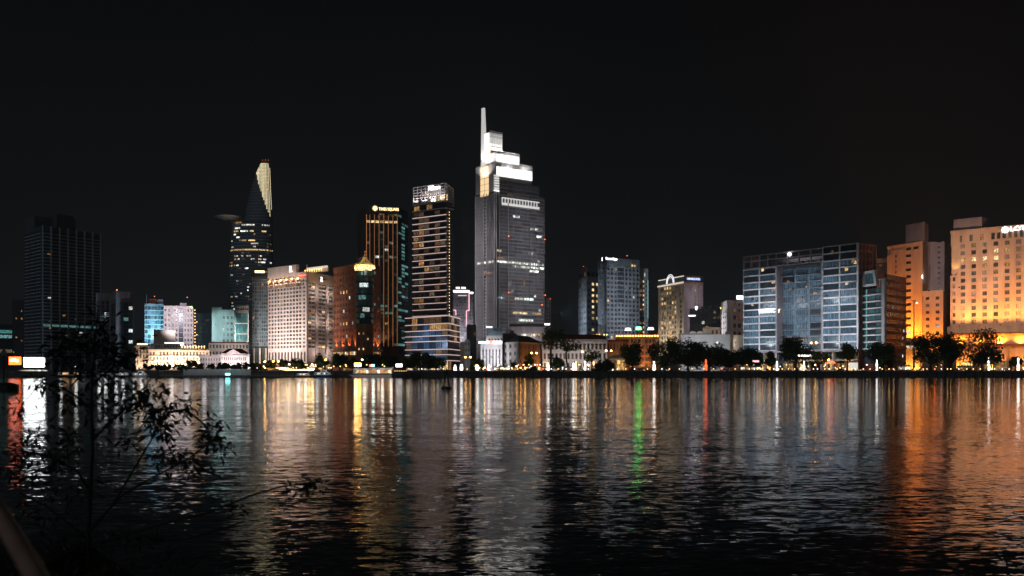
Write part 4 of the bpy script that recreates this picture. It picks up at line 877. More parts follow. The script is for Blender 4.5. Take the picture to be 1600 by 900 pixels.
# blade spire, its floodlit white put in as emission
sx = [fl.pt(fl.u(752.5), 0, .8), fl.pt(fl.u(758.6), 0, .8), fl.pt(fl.u(758.6), 0, -2.5), fl.pt(fl.u(752.5), 0, -2.5)]
tx = [fl.pt(fl.u(752.8), 0, .4), fl.pt(fl.u(756.2), 0, .4), fl.pt(fl.u(756.2), 0, -1.2), fl.pt(fl.u(752.8), 0, -1.2)]
zs0, zs1 = Z(258, 815), Z(167, 815)
m = MB(); m.hexa([(p.x, p.y, zs0) for p in sx], [(p.x, p.y, zs1) for p in tx], 'spire_floodglow'); m.build('spire', b.o)
us_ = fl.u(755.3)
for i in range(2): b.flood(fl.pt(us_-1+2*i, zs0+.5, 5), fl.pt(us_, zs0+9+6*i, .6), 5000, (1, .97, .92), 45)
m = MB(); m.fb(q1[1], .1, q1[1].L-.1, Z(240, 816), Z(210, 818), .05, .4, 'crown_floodglow'); m.build('crown_floodglow_panel', b.o); m = MB(); m.fb(q2[1], .2, q2[1].L-.1, Z(255, 816), Z(242, 816), .05, .3, 'crown_soft'); m.build('crown_floodglow_panel', b.o)
for zz in (32, 62, 92, 118): b.flood(fr.pt(Lr*.5, G+zz, 30), fr.pt(Lr*.5, G+zz, 0), 4300, (.95, .93, 1), 130); b.flood(fl.pt(Ll*.4, G+zz, 24), fl.pt(Ll*.4, G+zz, 0), 6500, (1, .93, .96), 130)  # unseen fill lamps added at several heights to lift both faces
b.done()
b = Bld('fin_podium', 'podium with close vertical pale fins at the foot of the tallest tower', [(797, 735), (860, 742)])
f = b.faces[0]; zt = Z(509, 738); b.core(zt, 'conc_dark'); m = MB()
for i in range(34): u = f.L*i/33; m.fb(f, max(0, u-.22), min(f.L, u+.22), G+6, zt-.6, .1, .9, 'fin_pale')
m.build('fin_screen', b.o); b.wall.fb(f, -.5, f.L+.5, zt-.58, zt+1.4, 0, 1.6, 'roof_dark')
for i in range(9): b.window(f, f.L*.28+i*1.75, Z(526, 738), 1.5, 2.2, 'l_shop' if i < 6 else 'l_shopo', nv=0, d=.08)
for i in range(3): b.flood(f.pt(f.L*(.2+.3*i), G+14, 16), f.pt(f.L*(.2+.3*i), G+24, 0), 3300, (1, .86, .86), 110)
m = MB(); m.fb(f, f.u(851), f.u(859), Z(508, 738), Z(505.5, 738), 1.7, 2.1, 'sign_white'); m.build('lit_sign', b.o); b.done()
b = Bld('rear_tower', 'slim grey tower half hidden by the right flank of the tallest tower', [(846, 905), (861, 900)])
f = b.faces[0]; zt = Z(467, 900); b.core(zt, 'conc_dark'); b.grid(f, 0, f.L, G+3, zt-4, 4, 18, .55, .5, 'conc_mauve', picker(g_mid=6, g_dark=4, l_dim=.6), nv=0); b.wall.fb(f, f.L*.5, f.L, zt-3.9, zt+1, 0, .5, 'conc'); q = f.pt(f.L*.9, 0, .7); b.redlamp(q.x, q.y, zt, r=.4)
b.core(zt-14, 'conc_dark', G, [f.pt(f.L+.1, 0, 0), f.pt(f.L+8, 0, 0), f.pt(f.L+8, 0, -10), f.pt(f.L+.1, 0, -10)]); b.done()

# ------------------------------------------------------------------ low buildings by the quay
b = Bld('column_house', 'white building with tall dark slots between columns and a lit sign band', [(751, 652), (785, 640)])
f = b.faces[0]; zt = Z(537.5, 645); b.core(zt, 'white')
n = 7; w = f.L/n
for i in range(n): m = MB(); m.fb(f, i*w*1.06, i*w*1.06+w*.52, G, zt, .05, 1.4, 'white'); m.build('column', b.o)
for i in range(n-1):
    for r in range(6): b.window(f, i*w*1.06+w*.56, G+1+r*2.2, w*.46, 2.05, rng.choices(['g_dark', 'g_night', 'l_dim'], [8, 4, .5])[0], 'frame_dark', 0, d=.04)
zq = Z(525, 645); fq = f.off(-.6); b.core(zq+.4, 'white', zt+.01, [f.pt(f.u(759.5), 0, -.2), f.pt(f.L, 0, -.2), f.pt(f.L, 0, -12), f.pt(f.u(759.5), 0, -12)])
for i in range(5): b.window(f, f.u(763.3)+i*1.95, Z(531.8, 645), 1.15, 1.2, 'g_dark', nv=0, d=-.14)
b.core(Z(511.5, 645), 'bluepanel', zq+.42, [f.pt(f.u(763), 0, -.5), f.pt(f.u(785), 0, -.5), f.pt(f.u(785), 0, -2.5), f.pt(f.u(763), 0, -2.5)])
for i, (dx, dz) in enumerate(((-1, .5), (0, .5), (-1, -.2), (0, -.2), (1, -.2), (1.9, -.2))): m = MB(); u = f.u(773.5)+dx*.8; m.fb(f, u-.22, u+.22, Z(515.3, 645)+dz-.2, Z(515.3, 645)+dz+.2, -.49, -.4, 'roof_dark'); m.build('billboard_mark', b.o)
for (pa, pb_, k) in ((748, 751.8, 'sign_white'), (752, 755.6, 'teal_glow'), (757, 764.5, 'sign_white'), (765, 769, 'sign_red'), (769.5, 784, 'sign_white')): m = MB(); m.fb(f, f.u(pa), f.u(pb_), Z(536.8, 645), Z(533.4, 645) if k != 'sign_red' else Z(532.2, 645), .05, .5, k); m.build('sign_panel', b.o)
m = MB(); m.fb(f, f.u(760), f.u(769), Z(511.3, 645), Z(510, 645), -.4, .1, 'sign_white'); m.build('light_strip', b.o)
for u in (.2, .5, .8): b.flood(f.pt(f.L*u, G+9, 17), f.pt(f.L*u, G+10, 0), 3200, (.96, .93, 1), 90)
b.done()
b = Bld('gap_house', 'dark narrow house with rooftop shed between the column building and the white corner house', [(785.3, 700), (808, 698)])
f = b.faces[0]; zt = Z(521, 698); b.core(zt, 'conc_dark'); b.grid(f, 0, f.L, G+8, zt-.5, 4, 4, .5, .5, 'conc_dark', picker(g_dark=6, l_dim=1), nv=0)
b.core(Z(514.5, 700), 'white', zt+.01, [f.pt(2.5, 0, -.5), f.pt(5, 0, -.5), f.pt(5, 0, -4), f.pt(2.5, 0, -4)]); b.core(Z(516, 700), 'brown_stone', zt+.01, [f.pt(5.1, 0, -.5), f.pt(8.5, 0, -.5), f.pt(8.5, 0, -4), f.pt(5.1, 0, -4)]); b.done()
b = Bld('corner_house', 'three-storey corner house, white gable side and amber brick front under a dark hip roof', [(786.5, 655), (810.3, 622), (846, 655)])
fl, fr = b.faces; zt = Z(534, 630); b.core(zt, 'brick')
b.wall.fb(fl, 0, fl.L+.35, G, G+3.9, 0, .35, 'white')
b.grid(fl, 0, fl.L, G+3.9, zt, 3, 3, .42, .46, 'white', lambda r, c: 'g_blue' if c == 2 else 'g_dark', nv=1, ext=.35)
b.wall.fb(fr, 0, fr.L, G, G+4, 0, .3, 'brick'); b.grid(fr, .5, fr.L, G+4, zt-1, 9, 3, .42, .5, 'brick', picker(g_dark=6, g_brown=3, l_dim=.5), nv=0, skip=lambda r, c: c in (1, 4, 7))
m = MB(); zc = zt-.4; m.fb(fr, -.6, fr.L+.6, zt-.98, zt-.3, .0, .9, 'tan'); m.build('cornice', b.o)
e1, e2 = fr.d, -fl.d; c0 = b.p[1]
cr = lambda u, v, z: (c0.x+e1.x*u+e2.x*v, c0.y+e1.y*u+e2.y*v, z)
m = MB(); m.hexa([cr(-.8, -.8, zt+.02), cr(fr.L+.8, -.8, zt+.02), cr(fr.L+.8, fl.L+.8, zt+.02), cr(-.8, fl.L+.8, zt+.02)], [cr(10, fl.L*.45, zt+4.6), cr(fr.L-10, fl.L*.45, zt+4.6), cr(fr.L-10, fl.L*.55, zt+4.6), cr(10, fl.L*.55, zt+4.6)], 'roof_dark'); m.build('roof', b.o)
for u in (.15, .5, .85): b.flood(fr.pt(fr.L*u, G+.8, 7), fr.pt(fr.L*u, G+9, 0), 1700, (1, .58, .22), 115)
b.flood(fl.pt(fl.L*.5, G+10, 22), fl.pt(fl.L*.5, G+9, 0), 4000, (1, .9, .92), 80); b.done()

b, f, zt = colonial('arcade_house', 'white colonial house with arched upper loggia and red roof left of the brick flank', (848, 947.5), (660, 640), 531.5, 16, 3, 'white', picker(g_brown=4, g_dark=5, l_dim=1), fh=.62, fw=.6, nv=0)
for i in range(16):
    w = f.L/16; zz = G+.2+(zt-1.4-G)/3*2.62
    b.one('arch', lambda m: m.poly([f.pt(i*w+w*.5+w*.42*math.cos(a), zz+w*.42*math.sin(a), .56) for a in [math.pi*j/8 for j in range(9)]], 'g_brown'))
m = MB(); m.hexa([f.pt(-.8, zt+.32, 1.6), f.pt(f.L+.8, zt+.32, 1.6), f.pt(f.L+.8, zt+.32, -15), f.pt(-.8, zt+.32, -15)], [f.pt(5, zt+3.6, -5), f.pt(f.L-5, zt+3.6, -5), f.pt(f.L-5, zt+3.6, -9), f.pt(5, zt+3.6, -9)], 'roof_red'); m.build('roof', b.o)
for i in range(5): b.flood(f.pt(f.L*(.1+.2*i), G+6, 15), f.pt(f.L*(.1+.2*i), G+8, 0), 1300, (1, .84, .76), 100)
b.done()
b = Bld('brick_flank', 'amber brick two-storey flank with arched windows beside the white arcade house', [(947.8, 640), (982, 672)])
f = b.faces[0]; zt = Z(531, 650); b.core(zt, 'brick'); b.grid(f, 0, f.L, G+5, zt-1, 7, 2, .45, .6, 'brick', picker(g_brown=3, g_dark=3, l_dim=1), nv=0); b.wall.fb(f, -.3, f.L+.3, zt-.98, zt+.3, 0, .9, 'roof_red'); b.wall.fb(f, 0, f.L, G, G+4.98, 0, .4, 'brick')
for u in (.25, .7): b.flood(f.pt(f.L*u, G+2, 9), f.pt(f.L*u, G+8, 0), 1300, (1, .55, .2), 120)
b.done()
b = Bld('orange_terrace_house', 'amber-lit terrace building with three neon roof signs, white, green and white', [(962, 735), (1030, 722)])
f = b.faces[0]; zt = Z(523, 728); b.core(zt, 'brick'); b.grid(f, 0, f.L, G+2, zt-2.2, 12, 5, .66, .62, 'brick', picker(g_brown=5, g_dark=4, l_dim=2, l_amber=1.0), nv=1, depth=.6)
m = MB(); m.fb(f, -.5, f.L+.5, zt-2.18, zt-1.2, 0, 1.4, 'tan'); m.build('cornice', b.o)
for i in range(16): m = MB(); q = f.pt(.8+i*f.L/16, zt-1.2, .9); m.lathe((q.x, q.y, q.z), [(.15, 0), (.32, .3), (.15, .6)], 'lamp_warm', 6); m.build('cornice_lamp', b.o)
for (pa, pb_, py0, py1, k) in ((976, 986.5, 516.5, 512.2, 'neon_white'), (993, 1002.5, 515, 510.5, 'lamp_green'), (1011.5, 1022, 515.5, 511.5, 'neon_white')):
    m = MB(); ua, ub = f.u(pa), f.u(pb_); z0_, z1_ = Z(py0, 728), Z(py1, 728)
    m.hexa([f.pt(ua, z0_, .2), f.pt(ub, z0_, .2), f.pt(ub, z0_, -.3), f.pt(ua, z0_, -.3)], [f.pt(ua+.7, z1_, .2), f.pt(ub-.7, z1_, .2), f.pt(ub-.7, z1_, -.3), f.pt(ua+.7, z1_, -.3)], k); o = m.build('roof_sign', b.o)
    m = MB(); m.fb(f, ua+.4, ua+.6, zt, z0_+.05, -.2, .1, 'metal_dark'); m.fb(f, ub-.6, ub-.4, zt, z0_+.05, -.2, .1, 'metal_dark'); m.build('sign_support', b.o)
for u in (.12, .37, .62, .87): b.flood(f.pt(f.L*u, G+3, 12), f.pt(f.L*u, G+15, 0), 3000, (1, .48, .16), 115)
b.done()
b = Bld('kiosk', 'small white pitched-roof pavilion glowing orange beside the brick flank', [(951, 590), (976, 588)], cat='pavilion', depth=7)
f = b.faces[0]; zt = Z(560, 590); b.core(zt, 'white'); m = MB(); m.hexa([f.pt(-1, zt, 1.2), f.pt(f.L+1, zt, 1.2), f.pt(f.L+1, zt, -8), f.pt(-1, zt, -8)], [f.pt(3, zt+2.2, -3), f.pt(f.L-3, zt+2.2, -3), f.pt(f.L-3, zt+2.2, -4), f.pt(3, zt+2.2, -4)], 'awning_white'); m.build('roof', b.o)
for i in range(4): b.window(f, .4+i*f.L/4, G+.4, f.L/4-.6, zt-G-1.4, 'l_shopo' if i > 1 else 'l_amber', nv=1, d=.05)
b.flood(f.pt(f.L*.8, G+1, 6), f.pt(f.L*.7, zt, 0), 500, (1, .55, .2), 110); b.done()

# ------------------------------------------------------------------ blue-grey hotel pair
b = Bld('twin_hotel_low', 'lower blue-grey block with a column of warm windows beside the taller white-signed hotel', [(904.5, 995), (916.5, 965), (936, 978)])
fl, fr = b.faces; zt = Z(419, 965); b.core(zt, 'bluegrey')
def pkl(r, c): return 'l_warm' if rng.random() < (.55 if 8 <= r <= 13 else .25) and c > 0 else rng.choice(['g_mid', 'g_night', 'g_blue'])
b.grid(fl, 0, fl.L, G+4, zt-12, 3, 15, .55, .5, 'bluegrey', picker(g_blue=4, g_mid=3, l_dim=.5), nv=0); b.grid(fr, 0, fr.L, G+4, zt-12, 3, 15, .55, .5, 'bluegrey', pkl, nv=0)
for f_ in (fl, fr):
    b.wall.fb(f_, 0, f_.L, zt-11.98, zt-8, 0, .9, 'bluegrey'); b.wall.fb(f_, 0, f_.L, zt-3, zt+.5, 0, .6, 'bluegrey')
    for i in range(3): b.window(f_, .8+i*f_.L/3, zt-7.6, f_.L/3-1.6, 4.2, 'l_dim' if (i == 2 and f_ is fl) else 'g_dark', nv=0)
q = fr.pt(1, 0, -5); b.redlamp(q.x, q.y, zt+2, r=.5); b.flood(fl.pt(fl.L, G+24, 26), fr.pt(2, G+24, 0), 14000, (.84, .91, 1), 130); b.flood(fl.pt(fl.L, G+55, 26), fr.pt(2, G+55, 0), 14000, (.84, .91, 1), 130); b.done()
b = Bld('twin_hotel', 'tall blue-grey hotel with a dark balcony grid and long white roof sign', [(934.5, 960), (947, 925), (998.8, 945)])
fl, fr = b.faces; zt = Z(404.5, 925); b.core(zt, 'bluegrey')
b.grid(fl, 0, fl.L, G+4, zt-7, 4, 22, .6, .5, 'bluegrey', picker(g_blue=5, g_bluelit=3, g_mid=3, l_dim=.1), nv=0)
def pks(r, c): return 'l_cool' if rng.random() < .015 else ('l_warm' if rng.random() < .01 else rng.choice(['g_dark', 'g_dark', 'g_night', 'g_mid']))
b.grid(fr, 0, fr.L*.33, G+4, zt-7, 3, 22, .6, .56, 'bluegrey', pks, nv=0, depth=.7); b.grid(fr, fr.L*.54, fr.L, G+4, zt-7, 4, 22, .6, .56, 'bluegrey', pks, nv=0, depth=.7)
b.grid(fr, fr.L*.33, fr.L*.54, G+4, zt-7-(zt-11-G)*.36, 2, 14, .6, .56, 'bluegrey', pks, nv=0, depth=.7)
for i in range(8): z = zt-7-(zt-11-G)*.36+i*(zt-11-G)*.36/8; b.window(fr, fr.L*.34, z+.4, fr.L*.19, (zt-11-G)*.36/8-.8, 'g_night', nv=3, d=.1)
for f_ in (fl, fr): b.wall.fb(f_, 0, f_.L, zt-6.98, zt+1, 0, .8, 'steelblue'); b.wall.fb(f_, 0, f_.L, G, G+3.98, 0, .8, 'steelblue')
b.text('Sheraton Saigon', fr, fr.u(954.5), Z(404.6, 928), 3.3, 'sign_white', d=1.0, sx=.62); 
m = MB(); uq = fl.u(942.4); zq = Z(404.5, 935); m.poly([fl.pt(uq+1.5*math.cos(2*math.pi*j/12), zq+1.9*math.sin(2*math.pi*j/12), .95) for j in range(12)], 'sign_white'); m.build('round_emblem', b.o)
for i in range(2): b.window(fr, fr.u(985.5)+i*3.1, Z(417, 940), 2.2, 2.2, 'l_warm', nv=0, d=.85)
q = fr.pt(fr.u(986), 0, -6); b.redlamp(q.x, q.y, zt+5, r=.6); b.wall.tube((q.x, q.y, zt), (q.x, q.y, zt+5), .2, .1, 'metal_dark')
for zz in (22, 50, 80): b.flood(fr.pt(fr.L*.25, G+zz, 26), fr.pt(fr.L*.4, G+zz, 0), 13000, (.86, .92, 1), 140); b.flood(fl.pt(fl.L*.5, G+zz, 20), fl.pt(fl.L*.5, G+zz, 0), 3800, (.84, .91, 1), 130); b.done()  # added fill lamps, unseen, spread light evenly over the hotel faces
b = Bld('twin_hotel_wing', 'side wing with a column of amber windows and a teal lit edge', [(999, 962), (1012.8, 968)])
f = b.faces[0]; zt = Z(420, 965); b.core(zt, 'steelblue'); b.grid(f, 0, f.L*.94, G+4, zt-10, 3, 19, .52, .52, 'steelblue', lambda r, c: 'l_warm' if c == 1 and rng.random() < .75 else ('l_amber' if c == 0 and rng.random() < .3 else 'g_night'), nv=0); b.wall.fb(f, 0, f.L, zt-9.98, zt, 0, .5, 'steelblue'); b.window(f, f.L*.55, zt-8, 1, 4, 'l_cool', nv=0, d=.55)
m = MB(); m.fb(f, f.L-.45, f.L, Z(498, 965), Z(438, 965), .3, .7, 'neon_teal'); m.build('neon_tube', b.o); b.done()
b = Bld('rooftop_house', 'small white stair house and dark roofs in front of the blue-grey hotels', [(900, 800), (948, 795)])
f = b.faces[0]; zt = Z(524, 797); b.core(zt, 'conc_dark'); b.grid(f, 0, f.L, G+10, zt-.5, 9, 4, .5, .5, 'conc', picker(g_dark=6, l_dim=2, l_amber=.5), nv=0); b.core(Z(508, 797), 'white', zt+.01, [f.pt(f.u(936), 0, -.4), f.pt(f.u(941.5), 0, -.4), f.pt(f.u(941.5), 0, -4), f.pt(f.u(936), 0, -4)])
for i, px in enumerate((932, 936, 944, 948)): m = MB(); q = f.pt(f.u(px), zt, .2); m.lathe((q.x, q.y, q.z), [(.2, 0), (.5, .5), (.2, 1)], 'lamp_small', 6); m.build('roof_lamp', b.o)
b.done()

# ------------------------------------------------------------------ cream hotel with arch
b = Bld('arch_hotel', 'cream hotel with amber windows, red cornice lines and a white neon arch on the roof', [(1029.7, 927), (1068.8, 880), (1098.3, 888)])
fl, fr = b.faces; zt = Z(440.5, 880); b.core(zt, 'cream')
def pka(r, c):
    return rng.choices(['l_warm', 'l_amber', 'g_teal', 'g_mid', 'g_brown'], [5, 4, 2, 2, 3])[0]
b.grid(fl, fl.L*.10, fl.L*.74, G+10, zt-1, 6, 15, .66, .6, 'cream', pka, nv=1, depth=.6)
b.grid(fl, fl.L*.84, fl.L*.95, G+10, zt-1, 1, 15, .8, .6, 'cream', picker(g_brown=4, g_dark=3, l_dim=2), nv=0, depth=.6)
for a_, c_ in ((0, .10), (.74, .84), (.95, 1)): b.wall.fb(fl, fl.L*a_, fl.L*c_+(0 if c_ < 1 else .6), G, zt-1, 0, .75, 'cream')
b.wall.fb(fl, 0, fl.L, G, G+9.98, 0, .6, 'cream'); b.wall.fb(fr, 0, fr.L, G, zt-1, 0, .3, 'conc_mauve')
for c, u in enumerate((.55, .74)):
    for r in range(10): b.window(fr, fr.L*u, Z(482, 884)+r*3.05, 1.1, 1.9, rng.choice(['l_warm', 'l_amber', 'g_brown', 'l_red']), nv=0, d=.33)
for r in range(6): b.window(fr, fr.L*.35, Z(460, 884)+r*3.0, .7, 1.4, 'g_mid', nv=0, d=.33)
zp = Z(430.5, 880)
for f_ in (fl, fr):
    m = MB(); m.fb(f_, -.5, f_.L+.5, zt-.98, zt+.3, 0, 1.4, 'cornice_lit' if f_ is fl else 'brick'); m.build('cornice', b.o); b.wall.fb(f_, 0, f_.L, zt+.31, zp-.8, -1.5, .2, 'bluegrey' if f_ is fr else 'teal_panel')
    m = MB(); m.fb(f_, -.3, f_.L+.3, zp-.78, zp+.1, -1.5, .7, 'brick' if f_ is fr else 'cornice_lit'); m.build('parapet_line', b.o)
b.core(zp-.9, 'conc_dark', zt+.02, [fl.pt(2, 0, -2), fl.pt(fl.L-2, 0, -2), fr.pt(fr.L-2, 0, -2), b.poly[3]])
m = MB(); m.fb(fr, .3, fr.L-.4, zt+1.0, zp-1.2, .3, .6, 'hull_blue'); m.build('sign_board', b.o); b.text('CARAVELLE HOTEL', fr, fr.L*.48, (zt+zp)/2, 2.6, 'sign_blue', d=.75, sx=.62)
ua, ub = fl.u(1042.5), fl.u(1054.5); uc, ra = (ua+ub)/2, (ub-ua)/2
for rr, mat, nm, d0 in ((1.0, 'arch_white', 'neon_arch', .8), (.78, 'arch_white', 'neon_arch', .9)):
    m = MB(); pts = [fl.pt(uc+ra*rr*math.cos(a), zt+.8+(zp+2.2-zt)*rr*math.sin(a), d0) for a in [math.pi*j/14 for j in range(15)]]; m.path(pts, [.28]*15, mat, 6); m.build(nm, b.o)
m = MB(); m.hexa([fl.pt(uc+ra*1.05*math.cos(a), zt+.5+(zp+2.4-zt)*math.sin(a), .7) for a in [math.pi*j/12 for j in range(13)]], [fl.pt(uc+ra*1.05*math.cos(a), zt+.5+(zp+2.4-zt)*math.sin(a), -.7) for a in [math.pi*j/12 for j in range(13)]], 'conc_mauve'); m.build('arch_wall', b.o)
for i in range(3): b.flood(fl.pt(fl.L*(.15+.35*i), G+14, 18), fl.pt(fl.L*(.15+.35*i), G+30, 0), 22000, (1, .84, .64), 110)
for zz in (40, 66): b.flood(fr.pt(fr.L*.5, G+zz, 13), fr.pt(fr.L*.5, G+zz, 0), 4200, (1, .84, .86), 140); b.done()

b = Bld('dark_terrace_block', 'dark balconied block with a bright roof lamp in front of the cream hotel', [(1077.5, 775), (1126, 765)])
f = b.faces[0]; zt = Z(482, 770); b.core(zt, 'slate'); b.grid(f, 0, f.L, G+8, zt-1, 8, 10, .7, .6, 'slate', picker(g_dark=14, l_dim=2, l_amber=.7, l_office=.4), nv=1, depth=.8)
b.wall.fb(f, -1, f.L*.2, zt-7, zt-6, 0, 2, 'conc'); m = MB(); m.fb(f, -.8, f.L*.19, zt-5.95, zt-5.2, .8, 1.4, 'sign_white'); m.build('light_strip', b.o)
q = f.pt(f.L*.22, zt+.2, .3); m = MB(); m.lathe((q.x, q.y, q.z), [(.2, -1.2), (.2, 0), (.8, .4), (.8, 1.1), (.3, 1.5)], 'lamp_white', 8); m.build('roof_lamp', b.o)
for i in range(3): b.core(zt+1.5+i*.6, 'conc_dark', zt+.01, [f.pt(9+i*5, 0, -1), f.pt(12+i*5, 0, -1), f.pt(12+i*5, 0, -5), f.pt(9+i*5, 0, -5)])
b.wall.tube(f.pt(16, zt, -2), f.pt(16, zt+4, -2), .15, .1, 'metal_grey'); b.done()
b = Bld('vault_roof_hall', 'low grey hall with rounded vault roofs behind the long white wall', [(1060, 705), (1112, 700)])
f = b.faces[0]; zt = Z(521, 702); b.core(zt, 'conc'); b.wall.fb(f, 0, f.L, G, zt-1, 0, .3, 'conc')
for i, (pa, pb_) in enumerate(((1077, 1088), (1088.5, 1098))):
    ua, ub = f.u(pa), f.u(pb_); m = MB(); A = [math.pi*j/8 for j in range(9)]; m.hexa([f.pt((ua+ub)/2+(ub-ua)/2*math.cos(a), zt+.02+1.6*math.sin(a), .4) for a in A], [f.pt((ua+ub)/2+(ub-ua)/2*math.cos(a), zt+.02+1.6*math.sin(a), -8) for a in A], 'white'); m.build('vault_roof', b.o)
b.core(Z(514, 702), 'cream', zt+.01, [f.pt(f.u(1100), 0, -.4), f.pt(f.L, 0, -.4), f.pt(f.L, 0, -8), f.pt(f.u(1100), 0, -8)]); b.flood(f.pt(8, G+24, 24), f.pt(8, G+24, 0), 4500, (1, .95, .95), 90); b.done()
b = Bld('brown_house', 'beige and brown low house between the vault hall and the white block', [(1098, 735), (1142, 728)])
f = b.faces[0]; zt = Z(511, 730); b.core(zt, 'tan'); b.grid(f, 0, f.L, G+8, zt-.6, 7, 4, .5, .5, 'tan', picker(g_dark=4, g_brown=4), nv=0); b.done()
b = Bld('long_white_wall', 'long low white windowless block with a brown end behind the dark trees', [(1064, 648), (1140.5, 640), (1165, 660)])
fl, fr = b.faces; zt = Z(523.5, 642); b.core(zt, 'white')
for i in range(6): b.wall.fb(fl, i*fl.L/6+.03, (i+1)*fl.L/6-.03, G, zt-.5, 0, .2, 'white')
b.wall.fb(fl, -.2, fl.L+.3, zt-.48, zt+.35, 0, .4, 'white'); b.wall.fb(fr, 0, fr.L, G, zt+.3, 0, .3, 'tan')
q = fl.pt(fl.u(1121), Z(536, 642), .7); m = MB(); m.lathe((q.x, q.y, q.z), [(.15, 0), (.35, .3), (.15, .6)], 'lamp_smallw', 6); m.build('wall_lamp', b.o)
b.flood(fl.pt(fl.L*.35, G+14, 30), fl.pt(fl.L*.4, G+16, 0), 10000, (.92, .95, 1), 95); b.done()
b = Bld('stepped_white_block', 'white stepped block with brown window rows and a glowing roof sign', [(1126.5, 735), (1136, 705), (1166, 716)])
fl, fr = b.faces; zt = Z(469, 705); b.core(zt, 'white'); 
b.grid(fl, 0, fl.L, G+18, zt-6, 3, 7, .35, .45, 'white', picker(g_mid=3, g_dark=2), nv=0)
b.grid(fr, 0, fr.L, G+18, zt-9, 4, 4, .62, .5, 'white', picker(g_brown=6, l_red=2, g_dark=2), nv=1, depth=.5, skip=lambda r, c: c == 0)
b.grid(fr, 0, fr.L, zt-9, zt-.5, 4, 2, .4, .45, 'white', picker(g_brown=3, g_mid=2, l_amber=.7), nv=0, skip=lambda r, c: c == 0); b.wall.fb(fr, 0, fr.L, G, G+17.98, 0, .4, 'white')
m = MB(); m.fb(fr, fr.u(1152), fr.u(1164), Z(467.6, 710), Z(461.5, 710), -.6, -.2, 'sign_white'); m.build('roof_sign', b.o); m = MB(); m.fb(fr, fr.u(1154), fr.u(1154)+.2, zt, Z(467.6, 710)+.1, -.5, -.3, 'metal_dark'); m.fb(fr, fr.u(1162), fr.u(1162)+.2, zt, Z(467.6, 710)+.1, -.5, -.3, 'metal_dark'); m.build('sign_support', b.o)
q = fl.pt(1, zt-6, .5); b.redlamp(q.x, q.y, q.z+2, 'lamp_warm', .4)
b.flood(fl.pt(0, G+24, 32), fr.pt(3, G+26, 0), 34000, (1, .93, .97), 90); b.done()

# ------------------------------------------------------------------ long blue glass apartment block
b = Bld('apartment_block', 'wide blue-glazed apartment block with pale frame grid and a recessed centre', [(1162, 655), (1340.5, 585), (1368, 596)])
fl, fr = b.faces; zt = Z(379.5, 585); L = fl.L
uA, uB = fl.u(1213.5), fl.u(1286); REC = 5.0
ins = lambda u0, u1, d0, d1: [fl.pt(u0, 0, d1), fl.pt(u1, 0, d1), fl.pt(u1, 0, d0), fl.pt(u0, 0, d0)]
zb = G+13; n = 14; ph = (zt-9-zb)/12
b.core(zt-9, 'slate', zb-1, ins(0, uA, -17, 0)); b.core(zt-9, 'slate', zb-1, ins(uA+.01, uB-.01, -17, -REC)); b.core(zt-.5, 'slate', zb-1, ins(uB, L, -17, 0)); b.core(zb-1.01, 'conc_dark', G, ins(.5, L-.5, -16.5, -1.5))
def apt(r, c):
    if r >= 6: return rng.choices(['g_blue', 'g_night', 'g_mid', 'g_bluelit', 'l_warm', 'l_amber'], [6, 1.6, 2.5, 4, 0, 0])[0]
    return rng.choices(['g_bluelit', 'g_blue', 'l_blue'], [5, 2, 3.5])[0]
b.grid(fl, 0, uA, zb, zt-9, 2, 12, .93, .80, 'frame_pale', apt, depth=.7, nv=7, frame='mullion')
b.grid(fl, uB, L, zb, zt-9, 2, 12, .93, .80, 'frame_pale', apt, depth=.7, nv=7, frame='mullion', ext=.7)
b.grid(fl, uB, L, zt-9, zt, 2, 2, .93, .80, 'frame_pale', picker(g_night=3, g_mid=2, l_dim=.5), depth=.7, nv=7, frame='mullion', ext=.7)
fc = fl.off(-REC)
b.grid(fc, uA, uB-3, zb, zt-11, 3, 12, .9, .82, 'steelblue', lambda r, c: rng.choices(['g_bluelit', 'g_blue', 'g_night', 'l_blue', 'l_warm', 'l_dim'], [5, 5, 2.5, 1.2 if r < 5 else .5, 0, .1])[0], depth=.35, nv=5, nh=0, frame='mullion')
for r in range(12):
    for c in range(3):      # balconies with rails
        w = (uB-3-uA)/3; u = uA+c*w; z = zb+r*(zt-11-zb)/12
        m = MB(); m.fb(fc, u+w*.12, u+w*.9, z-.12, z+.1, .36, 1.9, 'conc_mauve'); [m.fb(fc, u+w*.12, u+w*.9, z+.5+.4*k, z+.56+.4*k, 1.82, 1.9, 'metal_grey') for k in range(2)]
        [m.fb(fc, u+w*(.12+.156*k), u+w*(.12+.156*k)+.08, z+.1, z+1.0, 1.8, 1.88, 'metal_grey') for k in range(6)]; m.build('balcony', b.o)
for r in range(12): b.window(fc, uB-2.6, zb+r*(zt-11-zb)/12+.5, 2.2, 2.9, rng.choice(['g_blue', 'g_night', 'g_mid']), 'frame_grey', 1, d=.1)
b.wall.fb(fl, uA-.2, uA+.9, G, zt-9, -REC, .9, 'conc_mauve'); b.wall.fb(fl, uB-.9, uB+.1, G, zt-9, -REC, .9, 'conc_mauve')
